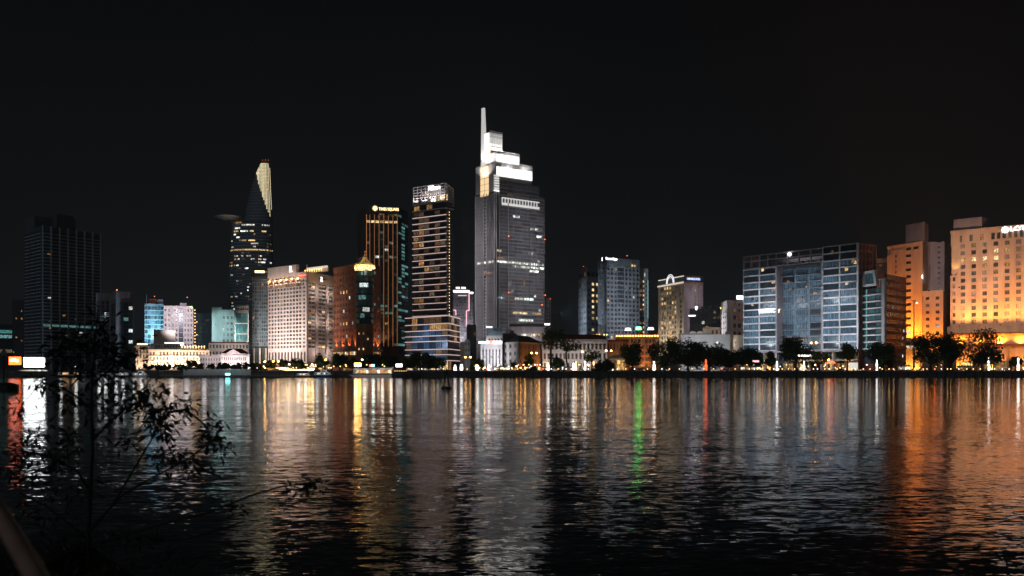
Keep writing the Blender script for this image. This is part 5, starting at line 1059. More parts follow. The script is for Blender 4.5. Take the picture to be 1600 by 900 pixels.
# open roof frame
for (u0, u1) in ((0, uA), (uA, uB)):
    for z in (zt-.9, zt-4.4, zt-8.99):
        m = MB(); m.fb(fl, u0, u1, z, z+.7, -.4, .7, 'conc_mauve'); m.build('roof_beam', b.o)
    for i in range(5):
        u = u0+(u1-u0)*i/4; m = MB(); m.fb(fl, max(0, u-.35), u+.35, zt-8.2, zt-.91, -.35, .65, 'conc_mauve'); m.build('roof_post', b.o)
m = MB(); m.fb(fl, 0, uB, zt-8.2, zt-4, -9, -8, 'conc_mauve'); m.fb(fl, 0, .6, zt-8.2, zt-.3, -14, -.41, 'conc_mauve'); m.build('roof_pavilion', b.o)
for i in range(14): m = MB(); u = uA+1+i*(uB-uA-2)/14; m.fb(fl, u, u+rng.uniform(.8, 1.5), zt-8.9, zt-8.9+rng.uniform(.8, 2.2), -3.5, -1.5, 'leaf'); m.build('roof_planter', b.o)
q = fl.pt(fl.u(1235.5), fl.z(1235.5, 397.5), 1.0); m = MB(); m.lathe((q.x, q.y, q.z), [(.3, -.9), (.9, -.4), (.9, .5), (.3, 1)], 'lamp_white', 8); m.build('roof_lamp', b.o)
b.flood(fl.pt(uB-6, zt-8, -2), fl.pt(uB-2, zt-3, -4), 250, (.7, 1, .85), 120)
b.text('REGENC', fl, fl.u(1200), fl.z(1200, 486), 3.5, 'sign_white', d=1.0, sx=.98); b.text('Y', fl, fl.u(1216), fl.z(1216, 486), 3.3, 'sign_warm', d=-.6)
# side face
b.grid(fr, 0, fr.L, zb, zt, 5, 14, .66, .6, 'brown_stone', picker(g_brown=6, g_dark=4, l_red=.7, l_dim=.8), depth=.4, nv=1)
for i in range(6): b.wall.fb(fr, i*fr.L/5-.2 if i else .1, i*fr.L/5+.25, zb, zt+.3, .41, .6, 'conc_mauve')
b.wall.fb(fr, 0, fr.L, G, zb-.02, 0, .5, 'brown_stone')
# open ground storeys with columns
for i in range(11):
    u = L*i/10; m = MB(); m.fb(fl, max(0, u-.6), min(L, u+.6), G, zb-.02, -1.4, .3, 'tan'); m.build('column', b.o)
m = MB(); m.fb(fl, -.5, L+.8, zb-1.4, zb-.03, -1.3, 1.3, 'conc_mauve'); m.build('podium_edge', b.o); m = MB(); m.fb(fl, L*.45, L+.6, zb-7, zb-6, -1.2, 2.5, 'tan'); m.build('podium_canopy', b.o)
for i in range(20): b.window(fl, .8+i*L/20, G+.3, L/20-1.0, 4.4, rng.choices(['l_shopo', 'l_shop', 'l_amber', 'g_dark'], [3, 1.2, 3, 2])[0], 'frame_dark', 1, d=-1.45)
for i in range(20): b.window(fl, .8+i*L/20, G+6.4, L/20-1.0, 4, rng.choices(['l_dim', 'g_dark', 'g_teal'], [2, 3, 1])[0], 'frame_dark', 1, d=-1.45)
m = MB(); u = fl.u(1298); A = [math.pi*j/10 for j in range(11)]; m.hexa([fl.pt(u+3.6*math.cos(a), G+4.6+1.6*math.sin(a), .6) for a in A], [fl.pt(u+3.6*math.cos(a), G+4.6+1.6*math.sin(a), .3) for a in A], 'sign_red'); m.build('red_shop_sign', b.o)
m = MB(); u0_ = fl.u(1327); m.fb(fl, u0_, u0_+6, G+1, G+5, .2, .5, 'crown_soft'); m.build('lit_hoarding', b.o)
for (px, py) in ((1270, 537), (1278, 536.5)): q = fl.pt(fl.u(px), fl.z(px, py), 1.6); m = MB(); m.lathe((q.x, q.y, q.z), [(.2, 0), (.55, .4), (.2, .8)], 'lamp_warm', 6); m.build('wall_lamp', b.o)
for i in range(5):
    for zz in (18, 44): u = L*(.1+.2*i); b.flood(fl.pt(u, G+zz, 17), fl.pt(u, G+zz, 0), 3700, (.84, .93, 1), 140)  # rows of unseen fill lamps added to brighten the glazed front
for (px, py) in ((1206, 441), (1206, 453), (1174, 467), (1174, 476), (1229, 440), (1232, 452), (1258, 449), (1271, 459), (1284, 447), (1330, 408), (1334, 410), (1320, 421), (1321, 443), (1190, 422), (1298, 394), (1252, 517), (1270, 537)):
    f_ = fc if 1214 < px < 1285 else fl; b.window(f_, f_.u(px), f_.z(px, py)-1, rng.uniform(1.8, 3), 2.0, rng.choice(['l_warm', 'l_warm', 'l_amber']), 'mullion', 1, d=.18, name='lit_room')
for u in (.55, .75, .95): b.flood(fl.pt(L*u, G+5, 4), fl.pt(L*u, G+9, 0), 350, (1, .55, .2), 130)
b.done()

# ------------------------------------------------------------------ white-framed dark glass block
b = Bld('framed_glass_block', 'narrow dark glass block with white slab lines and a sloping white roof frame', [(1345.5, 590), (1384, 566), (1415.5, 590)])
fl, fr = b.faces; zt = Z(449, 570); b.core(zt, 'slate')
n = 9; z0 = Z(545, 575); ph = (zt-z0)/n
for r in range(n):
    z = z0+r*ph; m = MB(); m.fb(fl, -.2, fl.L*.88, z-.25, z+.55, 0, 1.2, 'white'); m.build('floor_slab', b.o); b.wall.fb(fl, 0, fl.L*.75, z+.95, z+1.25, .1, .6, 'conc_dark')
    for c in range(3): b.window(fl, .3+c*fl.L*.3, z+.6, fl.L*.3-.25, ph-.95, 'g_teal' if c != 1 else rng.choice(['g_teal', 'g_night']), 'frame_dark', 1, d=.08)
m = MB(); m.fb(fl, fl.L*.91, fl.L+.7, G, zt+4.5, 0, 1.3, 'white'); m.build('white_pier', b.o)
m = MB(); u = fl.u(1357); m.fb(fl, u-.1, u+.1, z0, zt, 1.25, 1.4, 'neon_teal'); m.build('neon_tube', b.o)
q = [(1347, 449), (1347, 436), (1351, 434), (1352, 424.5), (1369, 421.5), (1372.5, 446)]; q2 = [(1353.5, 444), (1354, 428.5), (1365.5, 427), (1368.5, 442)]
P3 = lambda pp, d: [fl.pt(fl.u(x), fl.z(x, y), d) for x, y in pp]
m = MB(); o_, i_ = q, [(1353, 445), (1353, 437), (1353.2, 434), (1354, 428.5), (1366, 427), (1368.5, 442.5)]
for j in range(6):
    k = (j+1) % 6; m.hexa([*P3([o_[j], o_[k], i_[k], i_[j]], 1.2)], [*P3([o_[j], o_[k], i_[k], i_[j]], -.4)], 'white')
m.build('sloping_frame', b.o); m = MB(); m.poly(P3(i_, .05), 'g_teal'); m.build('roof_pane', b.o)
m = MB(); m.fb(fl, fl.u(1371), fl.L*.9, zt, zt+4.2, -4, -.3, 'g_night'); [m.fb(fl, fl.u(1371)+k*2.2, fl.u(1371)+k*2.2+.4, zt, zt+4.4, -.25, .2, 'white') for k in range(4)]; m.fb(fl, fl.u(1371), fl.L*.95, zt+4.41, zt+5, -4, .2, 'white'); m.build('roof_glazing', b.o)
b.core(Z(430, 575), 'brown_stone', zt+.01, [b.p[1]+fr.d*.5-fl.d*1, b.p[2], b.p[2]-fl.d*8, b.p[1]-fl.d*8])
band_floors(b, fr, z0, Z(431, 578), 10, 1.3, .5, 'brown_stone', lambda r: 'g_dark', nv=5, u0=.8)
for (c, r, k) in ((.15, 8, 'l_dim'), (.2, 4, 'l_teal'), (.3, 5, 'l_teal'), (.85, 3, 'l_red'), (.8, 1, 'l_cool'), (.8, 0, 'l_office'), (.85, 2, 'l_cool')): b.window(fr, fr.L*c, z0+r*(Z(431, 578)-z0)/10+1.5, 1.6, 1.8, k, nv=0, d=.12)
for i in range(3): b.window(fr, fr.L*.8, G+1.5+i*3.2, 1.6, 1.9, ['l_cool', 'l_dim', 'l_cool'][i], nv=0, d=.08)
b.wall.fb(fl, 0, fl.L*.9, G, G+4, 0, .5, 'brown_stone')
b.flood(fl.pt(fl.L*.5, G+22, 26), fl.pt(fl.L*.5, G+26, 0), 7000, (.95, .92, 1), 105); b.done()

# roofs and lamps glimpsed between the apartment block and the amber hotel
b = Bld('background_roofs', 'dark roof block with small coloured lights peeping over the framed glass block', [(1366, 690), (1392, 688)])
f = b.faces[0]; zt = Z(404, 690); b.core(zt, 'slate'); b.grid(f, 0, f.L, G+40, zt-3, 4, 10, .6, .5, 'slate', picker(g_dark=5, l_red=2, l_dim=2, l_amber=1), nv=0); b.wall.fb(f, 0, f.L, zt-2.98, zt, 0, .6, 'steelblue'); b.done()

# ------------------------------------------------------------------ amber floodlit hotel
b = Bld('amber_hotel', 'stepped hotel tower washed in orange floodlighting from below, plain penthouse on top', [(1387, 668), (1441, 640), (1449, 662)])
fl, fr = b.faces; zt = Z(379, 645); b.core(zt, 'orange_wall')
b.grid(fl, fl.L*.52, fl.L*.94, Z(535, 650), zt-1, 2, 14, .72, .42, 'orange_wall', lambda r, c: 'l_office' if (r == 1 and c == 0) else ('l_dim' if (r == 0) else 'g_dark'), depth=.5, nv=1, skip=lambda r, c: c == 1 and r < 13)
b.wall.fb(fl, 0, fl.L*.1, G, zt-6, 0, .5, 'orange_wall'); b.wall.fb(fl, fl.L*.1, fl.L*.52, G+9, zt-3, 0, .35, 'orange_wall'); b.wall.fb(fl, fl.L*.94, fl.L+.4, G, zt+.4, 0, .5, 'orange_wall')
for r in range(4): b.window(fl, fl.L*.24, zt-8-r*3.6, 1.2, 1.6, 'g_brown', nv=0, d=.38)
b.wall.fb(fl, 0, fl.L, zt-.98, zt+.3, 0, .6, 'orange_wall')
b.wall.fb(fl, 0, fl.L, Z(540, 650), Z(535.2, 650), 0, .45, 'g_brown'); b.wall.fb(fl, -.5, fl.L+.5, Z(543.5, 650), Z(540.2, 650), 0, 1.4, 'cornice_lit'); b.wall.fb(fl, 0, fl.L, G, Z(543.7, 650), 0, .5, 'orange_wall')
b.core(Z(353, 655), 'conc_mauve', zt+.31, [fl.pt(fl.u(1412.5), 0, -1.5), fl.pt(fl.u(1441.5), 0, -1.5), fl.pt(fl.u(1441.5), 0, -1.5)+Vector((6.4, 9, 0)), fl.pt(fl.u(1412.5), 0, -1.5)+Vector((6.4, 9, 0))])
fp_ = fl.off(-1.5); b.wall.fb(fp_, fl.u(1412.5)-.2, fl.u(1441.5)+.2, Z(353, 655), Z(353, 655)+.5, -.3, .3, 'conc_mauve'); b.wall.tube(fl.pt(fl.u(1436), Z(353, 655), -3), fl.pt(fl.u(1436), Z(349, 655), -3), .15, .1, 'metal_grey')
for i, (u, p_, ww) in enumerate(((.08, 1.0, 0), (.35, 1.6, 0), (.65, 2.4, 0), (.95, 1.6, 0))): b.flood(fl.pt(fl.L*u, Z(543, 650)+.6, 8), fl.pt(fl.L*u, Z(490, 650), 0), 24000*p_, (1, .25, .015), 80)
for u in (.2, .5, .8): b.flood(fl.pt(fl.L*u, G+.6, 4.5), fl.pt(fl.L*u, G+7, 0), 7000, (1, .34, .04), 130)
b.flood(fl.pt(fl.L*.5, G+50, 60), fl.pt(fl.L*.6, G+60, 0), 4200, (1, .55, .42), 60); b.done()
b = Bld('mauve_tower', 'plain mauve tower behind the amber hotel with a small column of windows', [(1446, 682), (1475, 676), (1490.5, 700)])
fl, fr = b.faces; zt = Z(378, 676); b.core(zt, 'conc_mauve'); b.wall.fb(fl, 0, fl.L*.58, G, zt+.5, 0, .35, 'conc_mauve'); b.grid(fl, fl.L*.58, fl.L*.9, Z(455, 678), zt-1.5, 1, 9, .5, .4, 'conc_mauve', picker(g_dark=5, g_brown=2), nv=1); b.wall.fb(fl, fl.L*.9, fl.L+.3, G, zt+.5, 0, .38, 'conc_mauve')
b.grid(fr, 0, fr.L, G+20, zt, 3, 16, .4, .4, 'conc_mauve', picker(g_dark=6, g_brown=2), nv=0); b.flood(fl.pt(fl.L*.5, G+60, 50), fl.pt(fl.L*.5, G+68, 0), 7000, (1, .8, .78), 55); b.done()
b = Bld('amber_hotel_wing', 'lower flat-roofed wing lit bright orange with two columns of windows', [(1442, 636), (1473, 628), (1480, 650)])
fl, fr = b.faces; zt = Z(455, 630); b.core(zt, 'orange_wall')
b.grid(fl, 0, fl.L, Z(536, 632), zt-2, 2, 7, .36, .45, 'orange_wall', lambda r, c: 'l_office' if (r, c) == (2, 1) else rng.choice(['g_brown', 'g_dark', 'l_dim']), depth=.4, nv=1, ext=.4); b.wall.fb(fl, -.2, fl.L+.5, zt-1.98, zt+.5, 0, .6, 'orange_wall'); b.wall.fb(fl, 0, fl.L+.4, G, Z(536, 632)-.02, 0, .5, 'orange_wall')
b.wall.fb(fr, 0, fr.L, G, zt, 0, .3, 'conc_mauve')
for u, p_ in ((.15, 1), (.5, 1.2), (.85, .8)): b.flood(fl.pt(fl.L*u, G+8, 8), fl.pt(fl.L*u, Z(490, 632), 0), 26000*p_, (1, .25, .015), 85)
b.done()

# ------------------------------------------------------------------ big hotel at the right edge
b = Bld('grand_hotel', 'large peach floodlit hotel at the photo edge with a white diamond emblem and letters', [(1487, 610), (1500, 602), (1695, 552)])
D0, D1 = P(1500, 602), P(1600, 577); dd = (D1-D0).normalized(); pe = D0+dd*92; pl = D0-dd*5
b.p = [pl, D0, pe]; f = Face(D0, pe); ff = Face(pl, pe)
n_ = Vector((-dd.y, dd.x)); b.poly = [pl, pe, pe+n_*18, pl+n_*18]; b.o.location = (D0.x+20, D0.y, G)
zt = Z(361, 602); zp = Z(510.5, 600)
b.core(zt, 'orange_wall')
pw_ = 17.0/F*602*1.36
pitch = f.u(1516.5)-f.u(1499.7); u0 = f.u(1505)-pitch*.5
cols = 11; zr0, zr1 = zp+.8, Z(379, 600); rows = 12
def pkg(r, c):
    if r in (9, 10): return rng.choices(['l_warm', 'l_amber', 'g_mid', 'g_curtain'], [4, 3, 2, 1])[0]
    return rng.choices(['g_mid', 'g_curtain', 'g_dark', 'g_blue', 'l_amber', 'l_dim'], [4, 4, 2.6, 2, 2.2, 1.5])[0]
b.grid(f, u0, u0+pitch*cols, zr0, zr1, cols, rows, .42, .60, 'orange_wall', pkg, depth=.5, nv=1, frame='frame_grey')
# lower floors reach one bay further, beside a tall lit niche
zn = Z(431, 606); b.grid(ff, -.5, ff.u(1500)+u0-.02, zr0, zn, 1, 7, .42, .55, 'orange_wall', picker(g_mid=3, g_curtain=3), depth=.5, nv=1)
m = MB(); m.fb(ff, .6, 4.2, zn+.3, Z(385, 606), .05, .3, 'orange_wall'); m.build('lit_niche', b.o); b.wall.fb(ff, -.2, 5, Z(384.8, 606), zt-.01, 0, .6, 'orange_wall')
for i in range(2): b.flood(ff.pt(1.4+2*i, zn+1, 3), ff.pt(2.4, zn+12, 0), 900, (1, .60, .16), 70)
b.grid(f, u0, u0+pitch*cols, zr1, zt-1.0, cols*2, 1, .62, .62, 'orange_wall', picker(g_mid=3, g_blue=2, l_dim=2, l_amber=1), depth=.48, nv=1, sill=.2, skip=lambda r, c: c < 6 and c % 2 == 1)
b.wall.fb(ff, -.5, ff.L+.5, zt-.98, zt+.5, -1, .9, 'orange_wall')
b.core(Z(343, 606), 'conc_mauve', zt+.51, [ff.pt(.5, 0, -2), ff.pt(17, 0, -2), ff.pt(17, 0, -14), ff.pt(.5, 0, -14)])
# sign
ue, ze = f.u(1571.5), f.z(1571.5, 359.3)
m = MB(); m.poly([f.pt(ue-2.1, ze, 1.2), f.pt(ue, ze-2.1, 1.2), f.pt(ue+2.1, ze, 1.2), f.pt(ue, ze+2.1, 1.2)], 'sign_white'); m.hexa([f.pt(ue+2.3*math.cos(a), ze+2.0*math.sin(a), 1.15) for a in [math.pi/4+math.pi/2*j for j in range(4)]][::-1], [f.pt(ue+1.9*math.cos(a), ze+1.7*math.sin(a), 1.0) for a in [math.pi/4+math.pi/2*j for j in range(4)]][::-1], 'sign_white'); m.build('diamond_emblem', b.o)
b.text('LOTTE HOTEL', f, f.u(1578.5), f.z(1590, 357.3), 3.7, 'sign_white', d=1.0, align='LEFT', sx=1.25, ext=.15)
# podium: two lit loggia storeys under deep lintels
fpod = ff.off(3.0); b.core(zp, 'orange_wall', Z(521, 600), [ff.pt(-1.5, 0, 3), ff.pt(ff.L, 0, 3), ff.pt(ff.L, 0, .02), ff.pt(-1.5, 0, .02)])
m = MB(); m.fb(fpod, -.5, ff.L, zp-.7, zp+.35, 0, .7, 'orange_wall'); m.build('podium_ledge', b.o)
m = MB(); m.fb(ff, -1, ff.L, Z(541.5, 595), Z(538.5, 595), .1, 3, 'brown_stone'); m.build('lintel', b.o); m = MB(); m.fb(ff, -1, ff.L, Z(522.5, 595), Z(520.9, 595), .1, 3.3, 'brown_stone'); m.build('lintel', b.o)
for i in range(10): m = MB(); u = 4+i*9.5; m.fb(ff, u, u+1.4, G, Z(541.6, 595), .1, 2.8, 'tan'); m.build('column', b.o)
for i in range(9): b.window(ff, 6+i*9.5, G+.4, 7, 5.5, rng.choice(['l_shopo', 'l_amber', 'l_shop']), 'frame_dark', 3, d=.15)
for i in range(8): b.flood(ff.pt(5+i*11.5, Z(538, 595)+.3, 1.9), ff.pt(5+i*11.5, Z(527, 595), 0), 9000, (1, .30, .02), 150)
for i in range(5): b.flood(ff.pt(6+i*18, G+.5, 4.2), ff.pt(6+i*18, Z(546, 595), 0), 11000, (1, .32, .03), 120)
for i in range(8): b.flood(ff.pt(8+i*11.5, zp+1.0, 9), ff.pt(8+i*11.5, zp+38, 0), 13000, (1, .32, .06), 150)
b.flood(ff.pt(30, G+45, 70), ff.pt(30, G+50, 0), 70000, (1, .56, .34), 85); b.flood(ff.pt(10, G+45, 60), ff.pt(5, G+58, 0), 30000, (1, .58, .38), 60)
b.done()

# ------------------------------------------------------------------ trees along the far bank
def tree(px, hw, top, label, mat='leaf_deep', bot=570, D=549, n=None, bare=False, kind='tree', lean=0.0, leaf=1.25):
    hw *= 1.3; R = hw/F*D; zt, zb = Z(top, D), Z(bot, D); x0 = W(px, D); hc = (zt-zb)/2; zc = (zt+zb)/2
    r = random.Random(int(px*7+top))
    t = thing('tree' if kind == 'tree' else kind, (x0, D, G-.03), label, 'tree' if kind == 'tree' else 'bush')
    tr = MB(); rb = max(.12, R*.07); base = Vector((x0, D, G-.05)); fork = Vector((x0+lean*R, D, zb+(zt-zb)*.12))
    tr.path([base, base.lerp(fork, .5)+Vector((r.uniform(-.1, .1)*R, 0, 0)), fork], [rb*1.35, rb, rb*.85], 'bark', 7)
    blobs = []; nb = max(6, int(5+R*1.3))
    for i in range(nb):
        a = r.uniform(0, 2*math.pi); q = r.uniform(.25, .8)**.6; h = r.uniform(-.75, .8)
        w = math.sqrt(max(.05, 1-h*h)); c = Vector((x0+R*q*w*math.cos(a)*.85, D+R*q*w*math.sin(a)*.85, zc+hc*h*.78))
        br = r.uniform(.30, .50)*min(R, hc*1.3); blobs.append((c, br))
    for c, br in blobs:
        mid = fork.lerp(c, .5)+Vector((r.uniform(-.12, .12)*R, 0, -.08*hc)); tr.path([fork-Vector((0, 0, .1)), mid, c], [rb*.6, rb*.4, rb*.12], 'bark', 5)
    tr.build('trunk', t, smooth=True)
    cm = MB(); n = n or int(min(3400, max(500, R*hc*(22 if bare else 75))))
    for i in range(n):
        c, br = blobs[r.randrange(nb)]
        d = Vector((r.gauss(0, 1), r.gauss(0, 1), r.gauss(0, 1))).normalized(); p = c+d*br*r.uniform(.45, 1.12); p.z = max(p.z, G+.5)
        nrm = (d+Vector((r.gauss(0, .7), r.gauss(0, .7), r.gauss(0, .7)+.3))).normalized(); a = nrm.orthogonal().normalized(); bb = nrm.cross(a); an = r.uniform(0, 6.28)
        u, v = a*math.cos(an)+bb*math.sin(an), bb*math.cos(an)-a*math.sin(an); s = leaf*r.uniform(.5, 1.15)*min(1.0, .55+R/8)
        cm.poly([p-u*s*.6, p+v*s*.30-nrm*s*.06, p+u*s*.6, p-v*s*.30-nrm*s*.06], mat)
    cm.build('crown', t); return t
T = tree
T(230, 8, 568.5, 'small round tree before the end wing of the colonial hotel', bot=577)
T(247, 9, 569.5, 'low tree at the foot of the colonial hotel, just beyond its small round neighbour', bot=578, mat='leaf')
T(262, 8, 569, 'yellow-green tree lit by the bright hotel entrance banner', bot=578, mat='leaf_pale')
T(278, 7, 570, 'small tree between the hotel entrance and the big dark riverside tree', bot=578, mat='leaf')
T(299, 16.5, 563.5, 'large dark round tree at the water in front of the white annexe', bot=583, D=533)
T(330, 6, 568.5, 'small ball-shaped tree in front of the annexe end', bot=578)
T(347, 9, 567, 'leafy tree before the corner of the pedimented palace wing', bot=578, mat='leaf')
T(362, 8.5, 569, 'leafy tree below the pediment of the palace wing', bot=578, mat='leaf')
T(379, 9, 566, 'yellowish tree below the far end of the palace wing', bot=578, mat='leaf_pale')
T(402, 13, 566.5, 'bushy tree hiding the foot of the three pale columns', bot=580)
T(425, 11, 563, 'tree below the left end of the hotel signed R', bot=579, mat='leaf')
T(445, 11, 561.5, 'tree below the middle of the hotel signed R', bot=578, mat='leaf')
T(466, 11, 560, 'tree below the corner of the hotel signed R', bot=578, mat='leaf')
T(503, 10, 552, 'tall dark tree before the tan side of the hotel signed R', bot=576)
T(530, 11, 551, 'dark tree below the podium of the brown corner office', bot=577)
T(556, 11, 558, 'dark tree behind the bow of the floating restaurant', bot=578)
T(580, 14, 553, 'broad dark tree behind the middle of the floating restaurant', bot=578)
T(606, 13, 555, 'dark tree behind the stern of the floating restaurant', bot=578)
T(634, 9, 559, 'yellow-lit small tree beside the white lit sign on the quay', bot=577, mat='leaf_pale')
T(658, 17, 550.5, 'broad dark tree in front of the dark glass podium', bot=579)
T(681, 14, 553, 'dark tree at the right foot of the dark glass podium', bot=579)
T(746, 11, 561, 'dark green tree left of the white column building', bot=580)
T(800, 9.5, 566, 'low round tree before the white gable of the corner house', bot=578, mat='leaf')
T(817, 6, 565, 'small tree at the corner between white gable and amber brick', bot=578, mat='leaf_pale')
T(827, 6, 551, 'slender tall tree before the amber brick front', bot=576)
T(833, 5.5, 572, 'small dark bush on the quay beside the double street lamp', bot=580, D=534, kind='bush')
T(861, 19, 510, 'tall spreading tree with bare forked trunk beside the fin podium', bot=543, mat='leaf', bare=True)
T(889, 14, 527, 'second spreading tree with forked trunk before the white arcade house', bot=551, mat='leaf', bare=True, lean=-.25)
T(872, 9, 558, 'round bush under the two spreading trees', bot=576, D=546, kind='bush')
T(925, 11, 543, 'thin sparse young tree in front of the arcade windows', bot=566, mat='leaf', bare=True)
T(943.5, 14, 560, 'dense dark bush overhanging the water left of the pavilion', bot=585, D=533, kind='bush')
T(988, 17, 532, 'tall dark tree before the amber terrace building', bot=574)
T(1039, 22, 528, 'huge dark tree at the left end of the dense row below the cream hotel', bot=577)
T(1076, 21, 529, 'huge dark tree before the left part of the long white wall', bot=577)
T(1108, 22, 532, 'huge dark tree above the red glowing column', bot=577)
T(1137, 18, 542, 'dark tree covering the brown end of the long white wall', bot=577)
T(1170, 20, 543, 'dark tree at the left foot of the wide blue apartment block', bot=578)
T(1206, 9, 546, 'small greenish tree beside the leftmost glowing column of the apartment block', bot=574, mat='leaf')
T(1245, 25, 522.5, 'large domed dark tree before the recessed centre of the apartment block', bot=566)
T(1281, 11, 547, 'yellow-lit thin tree right of the large domed tree', bot=572, mat='leaf_pale', bare=True)
T(1324, 12, 536, 'brownish lit tree before the right wing of the apartment block', bot=563, mat='leaf_pale')
T(1380, 22, 535, 'dark tree before the framed glass block', bot=573)
T(1455, 22, 517, 'ragged dark tree before the orange-lit lower wing', bot=575, D=541)
T(1487, 19, 519, 'dark tree between the orange wing and the peach hotel', bot=575, D=541)
T(1533, 31, 514, 'very large dark tree hiding the lower floors of the peach hotel', bot=574, D=540)
T(1587, 8, 557, 'small low tree at the photo edge beside the last glowing column', bot=574, mat='leaf')

cn = {'lamp_small': 'warm', 'lamp_smallw': 'white', 'lamp_red': 'red', 'lamp_warm': 'amber'}
ZONES = [(418, 'before the three pale columns'), (478, 'below the hotel signed R'), (520, 'behind the passenger boat'), (548, 'before the brown corner office'), (590, 'behind the bow of the floating restaurant'), (640, 'behind the stern of the floating restaurant'), (672, 'before the broad tree at the dark podium'), (706, 'behind the beacon buoy'), (740, 'below the double amber street lamp by the podium'), (762, 'at the left foot of the column building'), (786, 'at the right foot of the column building'), (810, 'before the white gable house'), (830, 'before the amber brick front'), (850, 'right of the amber brick front'), (870, 'below the tall spreading tree'), (895, 'below the second spreading tree'), (915, 'before the left arcade windows'), (942, 'before the right arcade windows'), (980, 'before the small pavilion'), (1012, 'below the tall tree at the amber terrace'), (1050, 'below the left of the huge dark trees'), (1090, 'left of the red glowing column'), (1120, 'by the red glowing column'), (1150, 'below the brown end of the long white wall'), (1190, 'by the white lit stall'), (1222, 'left of the large domed tree'), (1250, 'below the large domed tree'), (1280, 'below the thin yellow-lit tree'), (1305, 'by the red shop sign'), (1340, 'below the brownish lit tree'), (1370, 'before the framed glass block'), (1400, 'below the dark tree at the framed glass block'), (1428, 'left of the tall light mast'), (1470, 'below the orange-lit wing'), (1510, 'below the gap beside the peach hotel'), (1550, 'below the very large tree'), (1601, 'below the diamond emblem of the peach hotel')]
def zone(px): return next(z for e, z in ZONES if px <= e)
# ------------------------------------------------------------------ lamps on the promenade
def street_lamp(px, py, label, D=541, two=True, col='lamp_warm'):
    z = Z(py, D); x = W(px, D); t = thing('street_lamp', (x, D, G), label, 'street lamp', 'street lamps along the quay')
    m = MB(); m.path([(x, D, G-.02), (x, D, G+1), (x, D, z-.2)], [.2, .13, .09], 'metal_grey', 8); m.build('pole', t)
    for s in ((-1, 1) if two else (1,)):
        m = MB(); m.path([(x, D, z-.6), (x+s*.6, D, z+.05), (x+s*1.2, D, z+.1)], [.06, .05, .05], 'metal_grey', 6); arm = m.build('arm', t)
        m = MB(); m.lathe((x+s*1.35, D, z-.35), [(.18, 0), (.42, .12), (.42, .45), (.15, .65)], col, 8); m.build('lamp_head', arm)
street_lamp(731, 558, 'double-headed amber street lamp right of the dark podium')
street_lamp(834.5, 551.5, 'double-headed amber street lamp before the amber brick front')
street_lamp(951, 548, 'double-headed amber street lamp at the corner of the arcade house')
street_lamp(906, 549.5, 'double-headed amber street lamp before the arcade house', two=False)
street_lamp(1291, 562, 'short amber street lamp under the yellow-lit thin tree', two=False)
street_lamp(1018, 566, 'white street lamp at the foot of the amber terrace building', two=False, col='lamp_white')
street_lamp(448, 569, 'white street lamp under the trees of the hotel signed R', two=False, col='lamp_white')
street_lamp(484, 569.5, 'white street lamp left of the passenger boat', two=False, col='lamp_white')
street_lamp(410, 565, 'warm street lamp before the three pale columns', two=False)
street_lamp(431, 564.5, 'double warm street lamp among the trees left of the string lights')
street_lamp(505, 562, 'warm street lamp below the orange lit corner of the hotel signed R', two=False)
street_lamp(562, 562, 'white street lamp behind the floating restaurant', two=False, col='lamp_white')
# tall mast before the amber hotel
x = W(1428, 545); t = thing('light_mast', (x, 545, G), 'tall grey light mast with one small lamp before the amber hotel', 'light mast')
m = MB(); m.path([(x, 545, G-.02), (x, 545, G+8), (x, 545, Z(470, 545))], [.65, .45, .22], 'conc', 10); m.build('mast', t)
m = MB(); m.path([(x, 545, Z(473.5, 545)), (x+1.4, 545, Z(473, 545))], [.07, .06], 'metal_grey', 6); m.build('arm', t); m = MB(); m.lathe((x+1.6, 545, Z(474, 545)), [(.15, 0), (.32, .2), (.15, .5)], 'lamp_warm', 8); m.build('lamp_head', t)
m = MB(); m.box(x-1, x+1, 544.6, 545.4, Z(470.5, 545), Z(469.5, 545), 'metal_grey'); m.build('lamp_rack', t)

# cars parked and waiting along the quay road, half hidden by trees
def car(px, D, body, label, face=1, proto={}):
    if body not in proto:
        t = thing('parked_car', (0, 0, G), label, 'car', 'cars along the quay road'); m = MB()
        m.hexa([(-2.2, -.85, .35), (2.2, -.85, .35), (2.2, .85, .35), (-2.2, .85, .35)], [(-2.15, -.82, .85), (2.1, -.82, .8), (2.1, .82, .8), (-2.15, .82, .85)], body); bd = m.build('body', None); bd.parent = t; bd.location = (0, 0, 0)
        m = MB(); m.hexa([(-1.6, -.78, .86), (1.1, -.78, .83), (1.1, .78, .83), (-1.6, .78, .86)], [(-1.1, -.62, 1.42), (.45, -.62, 1.42), (.45, .62, 1.42), (-1.1, .62, 1.42)], 'g_dark'); o = m.build('cabin_glass', None); o.parent = t
        m = MB(); m.box(-1.05, .42, -.6, .6, 1.425, 1.47, body); o = m.build('roof', None); o.parent = t
        for sx_ in (-1.35, 1.35):
            for sy_ in (-.86, .86): m = MB(); m.tube((sx_, sy_-.1, .33), (sx_, sy_+.1, .33), .33, .33, 'hull_dark', 10); o = m.build('wheel', None); o.parent = t
        for sy_ in (-.6, .6):
            m = MB(); m.box(2.1, 2.2, sy_-.18, sy_+.18, .58, .76, 'lamp_smallw'); o = m.build('headlight', None); o.parent = t; m = MB(); m.box(-2.24, -2.14, sy_-.18, sy_+.18, .62, .8, 'lamp_red'); o = m.build('taillight', None); o.parent = t
        proto[body] = t; t.location = (W(px, D), D, G); t.rotation_euler[2] = face; return t
    return copy_tree(proto[body], (W(px, D), D, G), label, rotz=face)
CC = {'hull_white': 'white', 'metal_grey': 'grey', 'red_paint': 'red', 'hull_dark': 'black'}
